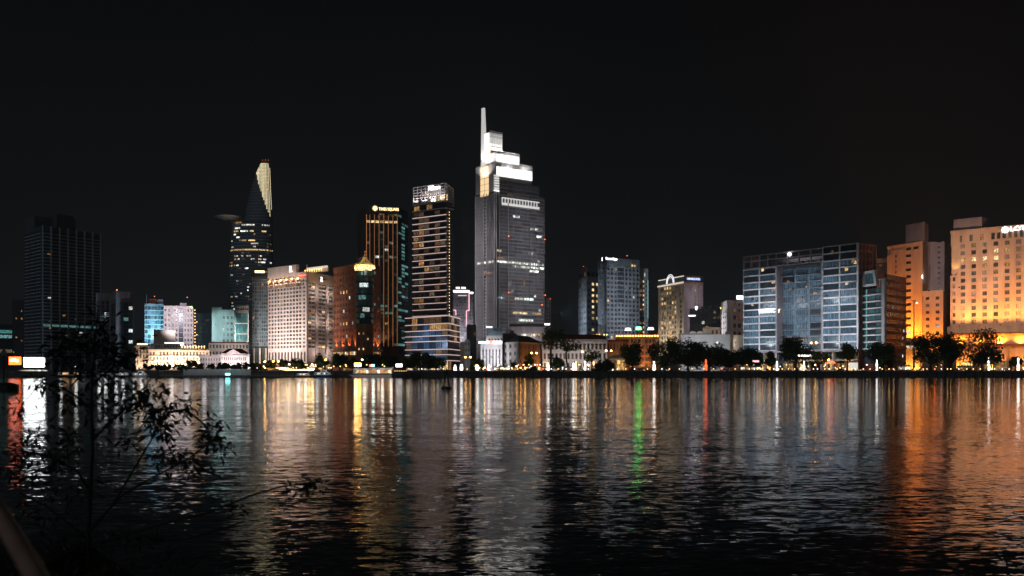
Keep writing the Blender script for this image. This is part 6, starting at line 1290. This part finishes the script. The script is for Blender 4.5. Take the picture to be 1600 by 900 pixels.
for i, px in enumerate((648, 692, 716, 757, 781, 812, 848, 878, 907, 1001, 1046, 1131, 1198, 1233, 1266, 1312, 1347, 1391, 1443, 1512, 1571)):
    bo = list(CC)[i % 4]; fc2 = (-2.5, -.5, -2.2, 3.0)[i % 4]; car(px, 543.5+(i % 2)*2.6, bo, '%s car on the quay road, %s' % (CC[bo], zone(px)), fc2)
# glowing columns: light-wrapped pillars, each a plinth, a glowing shaft of stacked swells and a finial
def light_column(px, top, label, mat='column_white', w=1.0, D=536, r0=1):
    x = W(px, D); h = Z(top, D)-G; t = thing('light_column', (x, D, G), label, 'light column', 'glowing columns on the promenade')
    m = MB(); m.lathe((x, D, G-.02), [(.8*w, 0), (.8*w, .35), (.6*w, .45)], 'conc_dark', 10); m.build('plinth', t)
    r = random.Random(int(px)); pr = []
    k = 7
    for i in range(k+1): pr.append((w*(.22+.42*r.random())*(1-.35*i/k), .45+(h-.9)*i/k))
    m = MB(); m.lathe((x, D, G), pr, mat, 10); m.build('glowing_shaft', t); m = MB(); m.lathe((x, D, G), [(w*.12, h-.45), (w*.3, h-.3), (w*.05, h)], mat, 8); m.build('finial', t)
light_column(711, 570, 'squat white glowing column right of the dark podium, first of a pair', w=2.0)
light_column(721, 569, 'squat white glowing column right of the dark podium, second of a pair', w=2.0)
light_column(746, 570, 'squat white glowing column at the left foot of the column building', w=2.0)
light_column(764, 569, 'white glowing column before the column building', w=1.4)
light_column(856.5, 567, 'bright white glowing column under the taller spreading tree', w=1.7)
light_column(896, 567, 'bright white glowing column under the second spreading tree', w=1.6)
light_column(900, 564.5, 'slim warm glowing column beside the second spreading tree', 'lamp_small', w=.9)
light_column(914, 564, 'slim white glowing column in front of the arcade house', 'lamp_smallw', w=1.1)
light_column(927.5, 564.5, 'slim warm glowing column left of the dense water-edge bush', 'lamp_small', w=.9)
light_column(957, 568, 'thin glowing column right of the dense water-edge bush', 'lamp_smallw', w=.8)
light_column(1022, 568, 'white glowing column before the amber terrace building', w=1.6)
light_column(1103, 561.5, 'red glowing column under the huge dark trees', 'column_red', w=1.5)
light_column(1214, 564, 'white glowing column left of the large domed tree', w=1.3)
light_column(1256.5, 564.5, 'white glowing column under the large domed tree', w=1.0)
light_column(1370, 562, 'white glowing column before the framed glass block', w=1.2)
light_column(1545, 559, 'white glowing column under the very large tree by the peach hotel', w=1.5)
light_column(1591, 559, 'white glowing column at the photo edge', w=1.7)

# globe lamps standing in for headlights and small light dots along the quay
def globe(x, y, h, mat, label, grp, proto={}):
    if (mat, h) not in proto:
        t = thing('globe_lamp', (x, y, G), label, 'globe lamp', grp); m = MB(); m.tube((x, y, G-.02), (x, y, G+h), .07, .05, 'metal_dark', 6); m.build('post', t)
        m = MB(); m.lathe((x, y, G+h), [(.08, 0), (.26, .14), (.30, .3), (.22, .48), (.05, .56)], mat, 8); m.build('globe', t); proto[(mat, h)] = t; return t
    return copy_tree(proto[(mat, h)], (x, y, G), label, grp)
rg = random.Random(11); px = 642.0
while px < 1600:
    dens = 1.0 if 740 < px < 935 or px > 1160 else .55
    if not (935 < px < 955):
        col = rg.choices(['lamp_small', 'lamp_smallw', 'lamp_red'], [5, 3, .25])[0]; globe(W(px, 533.5), 533.5, .9, col, 'low %s globe lamp standing in for a small light at the railing, %s' % (cn[col], zone(px)), 'low globe lamps along the railing')
    px += rg.uniform(5, 13)/dens
for i in range(110):
    px = rg.choice([rg.uniform(390, 560), rg.uniform(390, 640), rg.uniform(735, 850), rg.uniform(735, 940), rg.uniform(1150, 1600), rg.uniform(700, 1600)])
    col = rg.choices(['lamp_small', 'lamp_smallw', 'lamp_warm'], [5, 3, 1])[0]; hh = rg.choice([1.6, 2.4, 3.2])
    globe(W(px, 543), 543+rg.uniform(-6, 10), hh, col, '%s %s globe lamp standing in for a small light among the trees, %s' % ({1.6: 'short', 2.4: 'medium-high', 3.2: 'tall'}[hh], cn[col], zone(px)), 'globe lamps among the trees')

# lit pavilions and stalls on the promenade
def pavilion(pa, pb_, top, label, D=545, lit='l_shop', roof='awning_white'):
    x0, x1 = W(pa, D), W(pb_, D); zt = Z(top, D); t = thing('pavilion', ((x0+x1)/2, D, G), label, 'pavilion', 'lit pavilions on the quay'); f = Face((x0, D), (x1, D)); L = f.L
    m = MB(); m.fb(f, .2, L-.2, G, zt-.8, -4, -1.2, 'tan'); m.build('back_room', t)
    m = MB(); m.hexa([f.pt(-.5, zt-.78, 1), f.pt(L+.5, zt-.78, 1), f.pt(L+.5, zt-.78, -4.5), f.pt(-.5, zt-.78, -4.5)], [f.pt(.6, zt, -1.2), f.pt(L-.6, zt, -1.2), f.pt(L-.6, zt, -2.4), f.pt(.6, zt, -2.4)], roof); m.build('roof', t)
    k = max(2, int(L/2.5))
    for i in range(k+1): m = MB(); u = L*i/k; m.fb(f, u-.08, u+.08, G, zt-.79, .5, .66, 'metal_grey'); m.build('post', t)
    for i in range(k): m = MB(); m.fb(f, L*i/k+.3, L*(i+1)/k-.3, G+.9, zt-1.1, -1.19, -1.1, lit); m.build('lit_counter', t)
pavilion(417, 437, 574.5, 'small lit cafe pavilion left of the string lights', lit='l_shopo')
pavilion(535, 550, 573, 'amber lit stall behind the bow of the floating restaurant', lit='l_shopo', roof='awning_red')
pavilion(772, 797, 571.5, 'warm lit stall row before the white gable house', lit='l_shop')
pavilion(801, 820, 573, 'amber lit stall before the corner house', lit='l_shopo', roof='awning_red')
pavilion(842, 855, 573, 'white lit stall left of the tall spreading tree', lit='l_shop')
pavilion(883, 902, 573, 'amber lit stall below the second spreading tree', lit='l_shopo')
pavilion(1157, 1190, 571, 'white lit stall under the dark trees left of the apartment block', lit='l_shop')
pavilion(1405, 1424, 570, 'white lit kiosk left of the tall light mast', lit='l_shop')
pavilion(1500, 1524, 571, 'dim amber stall under the very large tree', lit='l_amber')
# string lights over the ferry pier
t = thing('string_lights', (W(457, 532), 532, G), 'tent of warm string lights over the ferry pier below the hotel signed R', 'string lights'); m = MB(); bl = MB()
for k in range(6):
    a, c = Vector((W(433+k*1.5, 532), 530+k*2, Z(574.5, 532))), Vector((W(458+k*5, 532), 530+k*2, Z(577.5-.7*(k % 2), 532))); e = Vector((W(486, 532), 530+k*2, Z(575.5, 532)))
    for p_, q_ in ((a, c), (c, e)):
        pts = [p_.lerp(q_, s/9)-Vector((0, 0, .5*math.sin(math.pi*s/9))) for s in range(10)]; m.path(pts, [.03]*10, 'metal_dark', 4)
        for p in pts: bl.lathe((p.x, p.y, p.z-.3), [(.05, 0), (.15, .12), (.05, .28)], 'festoon', 5)
for px in (433, 460, 486): m.tube((W(px, 532), 531, G), (W(px, 532), 531, Z(574, 532)), .08, .06, 'metal_grey', 6)
m.build('cable', t); o = bl.build('bulb', t); o['kind'] = 'stuff'
# lit signs on the quay
def quay_sign(pa, pb_, py0, py1, mat, label, D=540):
    x0, x1 = W(pa, D), W(pb_, D); z0, z1 = Z(py1, D), Z(py0, D); t = thing('lit_sign', ((x0+x1)/2, D, G), label, 'sign'); m = MB(); m.box(x0-.1, x1+.1, D, D+.3, z0-.1, z1+.1, 'metal_dark'); m.build('case', t); m = MB(); m.box(x0, x1, D-.06, D-.01, z0, z1, mat); m.build('lit_face', t); m = MB(); m.box(x0+.2, x0+.35, D+.05, D+.2, G-.02, z0-.1, 'metal_dark'); m.box(x1-.35, x1-.2, D+.05, D+.2, G-.02, z0-.1, 'metal_dark'); m.build('post', t); return t
quay_sign(618.5, 628.5, 568.5, 573.5, 'sign_white', 'white lit sign above the stern of the floating restaurant', D=533)
quay_sign(577, 579.5, 569.5, 573.5, 'sign_red', 'small pinkish lit sign above the floating restaurant', D=533)
quay_sign(580, 585, 569.5, 573, 'teal_glow', 'small turquoise lit sign above the floating restaurant', D=533)
quay_sign(554, 564, 567.5, 572.5, 'lamp_warm', 'orange glowing sign at the bow of the floating restaurant', D=536)
quay_sign(1176, 1186, 563, 566, 'neon_pink', 'pinkish lit sign under the trees left of the apartment block')
quay_sign(1247, 1268, 554.5, 557, 'sign_white', 'long white lit sign on the lower crown of the large domed tree', D=543)

# ------------------------------------------------------------------ big screens at the left
def screen(pa, pb_, py0, py1, mat, label, D=536):
    x0, x1 = W(pa, D), W(pb_, D); z0, z1 = Z(py1, D), Z(py0, D); t = thing('led_screen', ((x0+x1)/2, D, G), label, 'screen', 'big lit screens on the quay')
    m = MB(); m.box(x0-.3, x1+.3, D, D+1.2, z0-.3, z1+.3, 'metal_dark'); cb = m.build('cabinet', t)
    nx_, nz_ = 4, 3
    for i in range(nx_):
        for j in range(nz_): m = MB(); m.box(x0+(x1-x0)*i/nx_+.015, x0+(x1-x0)*(i+1)/nx_-.015, D-.12, D-.01, z0+(z1-z0)*j/nz_+.015, z0+(z1-z0)*(j+1)/nz_-.015, mat); m.build('panel', cb)
    m = MB(); [m.box(x-.15, x+.15, D+.3, D+.6, G-.02, z0-.3, 'metal_dark') for x in (x0+.6, (x0+x1)/2, x1-.6)]; m.build('leg', t); return t, Face((x0, D-.12), (x1, D-.12)), z0, z1
screen(37, 70, 558.5, 573.5, 'screen_white', 'glaring white lit screen behind the bush on the far bank')
t, f, z0, z1 = screen(14, 33, 557.5, 570, 'screen_orange', 'glaring orange lit screen left of the white one')
m = MB()
for (a, c) in ((.2, .55), (.45, .62), (.65, .5)): m.lathe((f.pt(f.L*a, 0, 0).x, 0, 0), [(.01, 0)], 'sign_warm', 3) if False else m.fb(f, f.L*a-.7, f.L*a+.7, z0+(z1-z0)*c-.6, z0+(z1-z0)*c+.7, .01, .06, 'sign_white')
m.build('screen_picture', t)
pavilion(32, 73, 576.5, 'wide yellow lit pavilion under the two big screens', D=536)

# ------------------------------------------------------------------ boats and the floating restaurant
def hull(m, x0, x1, y, w, z0, z1, mat, bow=2.0, stern=.4):
    """boat hull lying along x, bow to +x"""
    b_ = [(x0+stern, y-w*.35, z0), (x1-bow*1.6, y-w*.38, z0), (x1-bow*.6, y, z0), (x1-bow*1.6, y+w*.38, z0), (x0+stern, y+w*.35, z0)]
    t_ = [(x0, y-w*.5, z1), (x1-bow, y-w*.5, z1), (x1, y, z1+.25), (x1-bow, y+w*.5, z1), (x0, y+w*.5, z1)]; m.hexa(b_, t_, mat)
def cabin(m, x0, x1, y, w, z0, z1, rake, mat): m.hexa([(x0, y-w/2, z0), (x1, y-w/2, z0), (x1, y+w/2, z0), (x0, y+w/2, z0)], [(x0+rake*.3, y-w*.44, z1), (x1-rake, y-w*.44, z1), (x1-rake, y+w*.44, z1), (x0+rake*.3, y+w*.44, z1)], mat)
def boat(pa, pb_, label, D=519, hmat='hull_blue', lit='l_cool', h=2.0, two=True):
    x0, x1 = W(pa, D), W(pb_, D); L = x1-x0; t = thing('boat', ((x0+x1)/2, D, 0), label, 'boat', 'boats moored at the far quay'); w = L*.26
    m = MB(); hull(m, x0, x1, D, w, -.3, h*.6, hmat, bow=L*.12); m.build('hull', t); m = MB(); m.box(x0+.05, x1-L*.12, D-w*.51, D+w*.51, h*.6+.01, h*.6+.16, 'hull_white'); m.build('deck_edge', t)
    m = MB(); cabin(m, x0+L*.08, x1-L*.14, D, w*.8, h*.6+.17, h*1.35, L*.06, 'hull_white'); cb = m.build('cabin', t)
    k = 7
    for i in range(k): m = MB(); a = x0+L*.13+i*L*.58/k; m.box(a, a+L*.58/k-.15, D-w*.405, D-w*.38, h*.82, h*1.16, lit if i % 3 else 'g_dark'); m.build('window', cb)
    if two:
        m = MB(); cabin(m, x0+L*.35, x1-L*.3, D, w*.6, h*1.35+.01, h*1.95, L*.05, 'hull_white'); m.build('wheelhouse', t); m = MB(); m.box(x0+L*.42, x1-L*.4, D-w*.31, D-w*.28, h*1.5, h*1.75, 'g_dark'); m.build('windscreen', t)
    m = MB(); m.tube((x0+L*.5, D, h*1.3), (x0+L*.5, D, h*2.7), .07, .04, 'metal_grey', 6); m.build('mast', t)
    m = MB(); m.lathe((x0+L*.5, D, h*2.7), [(.08, 0), (.2, .15), (.08, .35)], 'lamp_smallw', 6); m.build('mast_light', t)
    for i in range(2): l_ = bpy.data.lights.new('boat_fill_lamp', 'POINT'); l_.energy = 60; l_.shadow_soft_size = .8; o = bpy.data.objects.new('boat_fill_lamp', l_); COL.objects.link(o); o.parent = t; o.location = (L*(-.25+.4*i), -w*1.1, h*2.1)  # unseen fill lamps added off the hull to brighten the boat
    return t
boat(489, 522, 'white passenger boat with a blue hull and upper wheelhouse left of the floating restaurant')
boat(178, 205, 'white motor boat with a dark hull moored behind the bush', hmat='hull_dark', two=False, h=1.8)
boat(206, 234, 'white motor boat moored right of the bush before the colonial hotel', hmat='hull_white', two=True, h=1.7)
boat(152, 177, 'small teal-lit boat moored furthest left behind the bush crown', hmat='hull_white', lit='l_teal', two=False, h=1.7)
boat(88, 147, 'long low dinner boat with a row of amber windows behind the bush', hmat='hull_dark', lit='l_shopo', two=False, h=2.0)
boat(462, 488, 'low tour boat with yellow lit cabin at the string-lit pier', hmat='brown_stone', lit='l_shop', two=False, h=1.6)

D = 517; x0, x1 = W(546, D), W(640, D); xm = W(613, D)
t = thing('floating_restaurant', ((x0+x1)/2, D, 0), 'long white floating restaurant with a row of warm lit windows and pale roof', 'restaurant boat')
m = MB(); m.hexa([(x0+3, D-3, -.3), (xm, D-3, -.3), (xm, D+4, -.3), (x0+3, D+4, -.3)], [(x0, D-3.4, 1.5), (xm, D-3.4, 1.5), (xm, D+4, 1.5), (x0, D+4, 1.5)], 'hull_white'); m.build('hull', t)
m = MB(); m.hexa([(xm+.02, D-3, -.3), (x1, D-3, -.3), (x1, D+4, -.3), (xm+.02, D+4, -.3)], [(xm+.02, D-3.2, 1.9), (x1, D-3.2, 1.9), (x1, D+4, 1.9), (xm+.02, D+4, 1.9)], 'hull_dark'); m.build('stern_barge', t)
m = MB(); m.box(x0-.05, xm+.05, D-3.5, D+4.05, 1.51, 1.75, 'hull_dark'); m.build('rubbing_strake', t)
k = 10
for i in range(k): m = MB(); a = x0+2.2+i*(xm-x0-2.6)/k; m.box(a, a+(xm-x0-2.6)/k-.4, D-3.38, D-3.3, 1.78, 2.4, 'bluegrey'); m.build('bulwark_panel', t)
m = MB(); m.box(x0+2, xm, D+.5, D+.8, 1.76, 4.2, 'tan'); m.build('back_wall', t)
for i in range(k): m = MB(); a = x0+3+i*(xm-x0-3.4)/k; m.box(a, a+(xm-x0-3.4)/k-.3, D+.3, D+.48, 2.2, 3.8, 'l_shopo' if i % 3 else 'l_shop'); m.build('lit_window', t)
for i in range(k+1): m = MB(); a = x0+2.8+i*(xm-x0-3.0)/k; m.box(a-.08, a+.08, D-3.2, D-3.04, 1.76, 4.1, 'hull_white'); m.build('post', t)
m = MB(); m.hexa([(x0+2, D-3.7, 4.11), (xm+.3, D-3.7, 4.11), (xm+.3, D+4, 4.11), (x0+2, D+4, 4.11)], [(x0+3, D-3.2, 4.75), (xm+.3, D-3.2, 4.95), (xm+.3, D+4, 4.95), (x0+3, D+4, 4.75)], 'hull_white'); m.build('roof', t)
m = MB(); m.box(xm-9, xm+.2, D-2, D+3, 5.0, 5.35, 'hull_white'); m.build('upper_roof', t)
for i in range(6): m = MB(); a = xm+1+i*(x1-xm-1.5)/6; m.box(a, a+.14, D-3, D-2.86, 1.91, 4.0, 'metal_dark'); m.build('stern_post', t)
m = MB(); m.box(xm+.4, x1, D-3.2, D+4, 4.01, 4.25, 'brown_stone'); m.build('stern_roof', t)
for i in range(6): m = MB(); m.lathe((xm+1.5+i*(x1-xm-2)/6, D-1.5, 3.2), [(.06, 0), (.18, .15), (.06, .35)], 'lamp_small', 6); m.build('hanging_lamp', t)
for i in range(5): l_ = bpy.data.lights.new('boat_fill_lamp', 'POINT'); l_.energy = 110; l_.color = (1, .82, .7); l_.shadow_soft_size = .8; o = bpy.data.objects.new('boat_fill_lamp', l_); COL.objects.link(o); o.parent = t; o.location = (x0+4+i*4.6-(x0+x1)/2, -5.2, 3.9)  # unseen fill lamps added before the restaurant to lift its side
# pontoon piers
def pontoon(pa, pb_, label, D=522, fence='frame_white', teal=None):
    x0, x1 = W(pa, D), W(pb_, D); t = thing('pontoon', ((x0+x1)/2, D, 0), label, 'pontoon', 'pontoons along the left quay'); L = x1-x0
    m = MB(); m.box(x0, x1, D-2.5, D+3, .5, 1.1, 'conc'); m.build('deck', t)
    n = max(3, int(L/3))
    for i in range(n+1): m = MB(); a = x0+.3+(L-.6)*i/n; m.tube((a, D-2, -1), (a, D-2, .5), .22, .22, 'hull_dark', 7); m.build('pile', t)
    n = max(4, int(L/1.6))
    for i in range(n+1): m = MB(); a = x0+.05+(L-.1)*i/n; m.box(a-.05, a+.05, D-2.45, D-2.35, 1.1, 2.2, fence); m.build('fence_post', t)
    m = MB(); m.box(x0, x1, D-2.46, D-2.34, 2.21, 2.32, fence); m.box(x0, x1, D-2.44, D-2.38, 1.55, 1.65, fence); m.build('fence_rail', t)
    if teal: m = MB(); m.box(W(teal-3.5, D), W(teal+3.5, D), D-2.6, D-2.48, 1.2, 2.1, 'teal_glow'); m.build('turquoise_light', t)
    return t
pontoon(252, 332, 'pontoon with a white fence in front of the large dark riverside tree')
pontoon(334, 388, 'pontoon with a turquoise light before the pedimented palace wing', teal=358)
pontoon(391, 460, 'ferry pier with a white fence under the string lights')
# white wall panels behind the pontoons
t = thing('white_fence', (W(340, 528), 528.2, G), 'long white panel fence on the quay behind the pontoons', 'fence')
f = Face((W(286, 528), 528.2), (W(392, 528), 528.2))
for i in range(24): m = MB(); m.fb(f, i*f.L/24+.05, (i+1)*f.L/24-.05, G-2.4, G+1.1+.06*(i % 2), 0, .12, 'white'); m.build('panel', t)
m = MB(); m.fb(f, 0, f.L, -.5, G-2.4, -.1, .5, 'conc'); m.build('footing', t)
for i in range(4): l_ = bpy.data.lights.new('fence_fill_lamp', 'POINT'); l_.energy = 70; l_.color = (.9, .92, 1); l_.shadow_soft_size = 1.2; o = bpy.data.objects.new('fence_fill_lamp', l_); COL.objects.link(o); o.parent = t; o.location = (-14+9*i, -7, 1.2)  # unseen fill lamps added to brighten the white panels

# ------------------------------------------------------------------ navigation marks
D = 205; x = W(697.5, D); t = thing('beacon_buoy', (x, D, 0), 'dark four-legged beacon buoy standing in mid-river below the slim hotel tower', 'buoy')
m = MB(); m.lathe((x, D, 0), [(.7, -.4), (1.15, -.1), (1.15, .35), (.8, .5)], 'hull_dark', 16); m.build('float', t)
for sx_, sy_ in ((-1, -1), (1, -1), (1, 1), (-1, 1)): m = MB(); m.tube((x+sx_*.65, D+sy_*.65, .4), (x+sx_*.22, D+sy_*.22, 3.0), .09, .07, 'hull_dark', 6); m.build('leg', t)
m = MB(); m.lathe((x, D, 1.2), [(.72, 0), (.72, .08)], 'hull_dark', 12); m.lathe((x, D, 2.2), [(.5, 0), (.5, .08)], 'hull_dark', 12); m.build('ring', t)
m = MB(); m.lathe((x, D, 3.0), [(.35, 0), (.35, .3), (.3, .4), (.05, 1.3)], 'hull_dark', 10); m.build('topmark', t)
m = MB(); [m.box(x-.5+.35*i, x-.5+.35*i+.2, D-.45, D-.4, .5, 2.2, 'hull_dark') for i in range(3)]; m.build('slat_panel', t)
D = 198; x = W(6, D); t = thing('daymark', (x, D, 0), 'dark pile with a triangular topmark standing in the water at the photo edge', 'daymark')
m = MB(); m.tube((x, D, -2), (x, D, Z(545, D)), .16, .11, 'hull_dark', 8); m.build('pile', t)
m = MB(); zt_ = Z(544, D); m.hexa([(x-.85, D-.12, zt_-1.5), (x+.85, D-.12, zt_-1.5), (x+.85, D+.12, zt_-1.5), (x-.85, D+.12, zt_-1.5)], [(x-.03, D-.12, zt_), (x+.03, D-.12, zt_), (x+.03, D+.12, zt_), (x-.03, D+.12, zt_)], 'hull_dark'); m.build('triangle_topmark', t)
m = MB(); m.lathe((x+.5, D, 0), [(1.7, -.5), (2.3, 0), (2.3, .9), (1.6, 1.2), (.7, 1.35)], 'hull_dark', 12); m.build('mooring_base', t)
D = 500; x = W(1408, D); t = thing('channel_mark', (x, D, 0), 'red lattice channel mark before the orange hotels', 'channel mark')
for sx_ in (-.55, .55):
    for sy_ in (-.55, .55): m = MB(); m.tube((x+sx_, D+sy_, -1), (x+sx_*.6, D+sy_*.6, Z(574, D)), .1, .08, 'red_paint', 6); m.build('leg', t)
for i in range(4): m = MB(); z = .4+i*1.1; m.box(x-.6+.05*i, x+.6-.05*i, D-.6, D-.52, z, z+.5, 'red_paint'); m.build('lattice_plate', t)
m = MB(); m.lathe((x, D, Z(574, D)), [(.5, 0), (.5, .9), (.1, 1.3)], 'red_paint', 8); m.build('topmark', t)

# ------------------------------------------------------------------ near bush, weeds and handrail
BD = 8.2
r = random.Random(5)
def NP(px, py, D=BD): return Vector((W(px, D), D, Z(py, D)))
bush = thing('riverside_bush', (W(140, BD), BD, bank_z(W(140, BD), BD)), 'dark leafy young tree rising at the near bank in front of the river', 'bush')
bz = bush.location.z
stem = [NP(139, 870), NP(138, 830), NP(141, 780), NP(145, 700), NP(143, 640), NP(144, 590), NP(148, 540), NP(152, 490)]; stem[0].z = min(stem[0].z, bz-.02)
m = MB(); m.path(stem, [.020, .018, .015, .0125, .011, .009, .007, .004], 'bark_near', 7); trunk = m.build('trunk', bush, smooth=True)
branches = [[(139, 832), (175, 790), (205, 740), (235, 690), (260, 640)], [(140, 828), (190, 775), (240, 745), (290, 720), (330, 690), (350, 665)], [(142, 770), (120, 735), (80, 715), (40, 705), (10, 700)], [(144, 690), (170, 660), (195, 640), (230, 620)],
            [(143, 640), (120, 620), (95, 605), (65, 598)], [(144, 600), (175, 575), (200, 560)], [(148, 545), (120, 535), (95, 525)], [(150, 520), (165, 505), (170, 500)], [(139, 850), (200, 835), (270, 815), (330, 800), (390, 775), (440, 760), (505, 752)], [(139, 845), (110, 820), (70, 790), (30, 770)], [(300, 716), (320, 735), (345, 745)], [(260, 645), (290, 640), (310, 655), (325, 670)], [(140, 840), (95, 835), (40, 815)], [(139, 855), (230, 850), (310, 838), (380, 815)]]
tips = []
for bi, br in enumerate(branches):
    dd_ = r.uniform(-.35, .35); pts = [NP(px, py, BD+dd_*(i/len(br))) for i, (px, py) in enumerate(br)]; n = len(pts)
    m = MB(); m.path(pts, [.0085*(1-.7*i/n)+.003 for i in range(n)], 'bark_near', 6); m.build('branch', trunk, smooth=True)
    for a, c in zip(pts, pts[1:]): tips += [a.lerp(c, s) for s in (.3, .7, 1.0)]
clusters = [(152, 500, 16, 20, 26), (118, 540, 40, 22, 80), (165, 540, 38, 22, 80), (95, 560, 28, 16, 34), (185, 565, 30, 20, 52), (140, 575, 42, 16, 44), (75, 600, 30, 16, 30), (115, 625, 35, 22, 48), (165, 640, 30, 26, 42), (215, 625, 28, 22, 52), (245, 640, 30, 22, 70), (250, 668, 26, 20, 64), (232, 610, 30, 14, 40), (292, 635, 16, 14, 30), (330, 668, 20, 18, 40), (347, 700, 18, 14, 28), (325, 690, 16, 12, 20), (285, 718, 30, 16, 50), (255, 712, 25, 14, 36), (300, 735, 22, 12, 26), (40, 705, 34, 20, 46), (90, 715, 26, 20, 40), (20, 735, 24, 16, 30), (60, 745, 28, 16, 30), (485, 756, 20, 10, 30), (455, 762, 14, 8, 14), (372, 792, 14, 10, 14), (110, 690, 26, 24, 34), (170, 600, 34, 16, 36), (30, 640, 20, 14, 14), (60, 680, 22, 14, 18), (130, 770, 40, 24, 26), (60, 800, 40, 22, 26), (200, 690, 20, 16, 14)]
LEAF = []
for k in range(3):
    lm = MB(); Lf, wf = .060+.010*k, .018+.003*k
    pr = [(0, 0), (.25, .8), (.55, 1), (.8, .6), (1, 0)]
    up = [(t_*Lf, w_*wf*.5, -.10*t_*t_*Lf+.12*w_*wf) for t_, w_ in pr]; dn = [(t_*Lf, -w_*wf*.5, -.10*t_*t_*Lf+.12*w_*wf) for t_, w_ in pr[1:-1]][::-1]; mid = [(t_*Lf, 0, -.10*t_*t_*Lf) for t_, w_ in pr]
    lm.poly(up[:1]+[up[1], up[2], up[3], up[4]]+mid[3:0:-1], 'leaf_near'); lm.poly([mid[0], mid[1], mid[2], mid[3], mid[4]]+dn, 'leaf_near')
    LEAF.append(lm)
lmesh = [lm.mesh('leaf') for lm in LEAF]
rest = MB(); tw = MB(); cnt = 0
alll = []
for (cx, cy_, rx, ry, n) in clusters:
    cpt = NP(cx, cy_, BD+r.uniform(-.25, .25))
    near = min(tips, key=lambda q: (q-cpt).length); tw.path([near, near.lerp(cpt, .6)+Vector((0, 0, .01)), cpt], [.003, .0025, .0015], 'bark_near', 4)
    for i in range(int(n*1.9)):
        p = NP(cx+r.gauss(0, .5)*rx, cy_+r.gauss(0, .5)*ry, cpt.y+r.gauss(0, .10))
        if r.random() < .4: tw.path([cpt.lerp(p, .15), p], [.0016, .001], 'bark_near', 3)
        d = (p-cpt).normalized()*.7+Vector((r.gauss(0, .6), r.gauss(0, .6), r.gauss(-.25, .5))); d.normalize(); alll.append((p, d))
r.shuffle(alll)
for i, (p, d) in enumerate(alll):
    s = r.uniform(.65, 1.25); q = d.to_track_quat('X', 'Z') @ Matrix.Rotation(r.uniform(-1.4, 1.4), 4, 'X').to_quaternion()
    if i < 300:
        o = bpy.data.objects.new('leaf', lmesh[i % 3]); COL.objects.link(o); o.parent = bush; o.location = p-bush.location; o.rotation_mode = 'QUATERNION'; o.rotation_quaternion = q; o.scale = (s, s, s)
    else:
        L_ = LEAF[i % 3]; i0 = len(rest.v); rest.v += [tuple(p+q @ (Vector(v)*s)) for v in L_.v]; mm = rest.mi('leaf_near')
        for fc_ in L_.f: rest.f.append(tuple(i0+k for k in fc_)); rest.m.append(mm)
tw.build('twig', bush); o = rest.build('foliage', bush); o['kind'] = 'stuff'
# low weeds on the near bank
wm = MB()
for i in range(1500):
    x = r.uniform(-6.5, -2.9); y = r.uniform(6.2, 9.2); z = bank_z(x, y)-.02; h = r.uniform(.03, .10)*(1 if x < -3.2 else .6); lx, ly = r.gauss(0, .12), r.gauss(0, .12); w = r.uniform(.006, .014)
    wm.poly([(x-w, y, z), (x+w, y, z), (x+lx*.5+w*.7, y+ly*.5, z+h*.6), (x+lx*.5-w*.7, y+ly*.5, z+h*.6)], 'leaf_near'); wm.poly([(x+lx*.5-w*.7, y+ly*.5, z+h*.6), (x+lx*.5+w*.7, y+ly*.5, z+h*.6), (x+lx, y+ly, z+h)], 'leaf_near')
o = wm.build('weeds'); tag(o, 'dark grass and weeds covering the crest of the near bank', 'weeds', kind='stuff')
# handrail close to the camera
A, B_ = NP(74, 930, 1.9), NP(-85, 660, 3.4); t = thing('handrail', (A.x, A.y, bank_z(A.x, A.y)), 'blurred brown metal handrail slanting through the near corner', 'handrail')
dr = (B_-A); m = MB(); m.path([A-dr*.6, A, B_, B_+dr*1.2], [.022]*4, 'rail_paint', 14); m.build('rail', t, smooth=True)
for k in (-.55, 1.9):
    q = A+dr*k; m = MB(); m.tube((q.x, q.y, bank_z(q.x, q.y)-.1), q, .02, .02, 'rail_paint', 10); m.build('post', t)
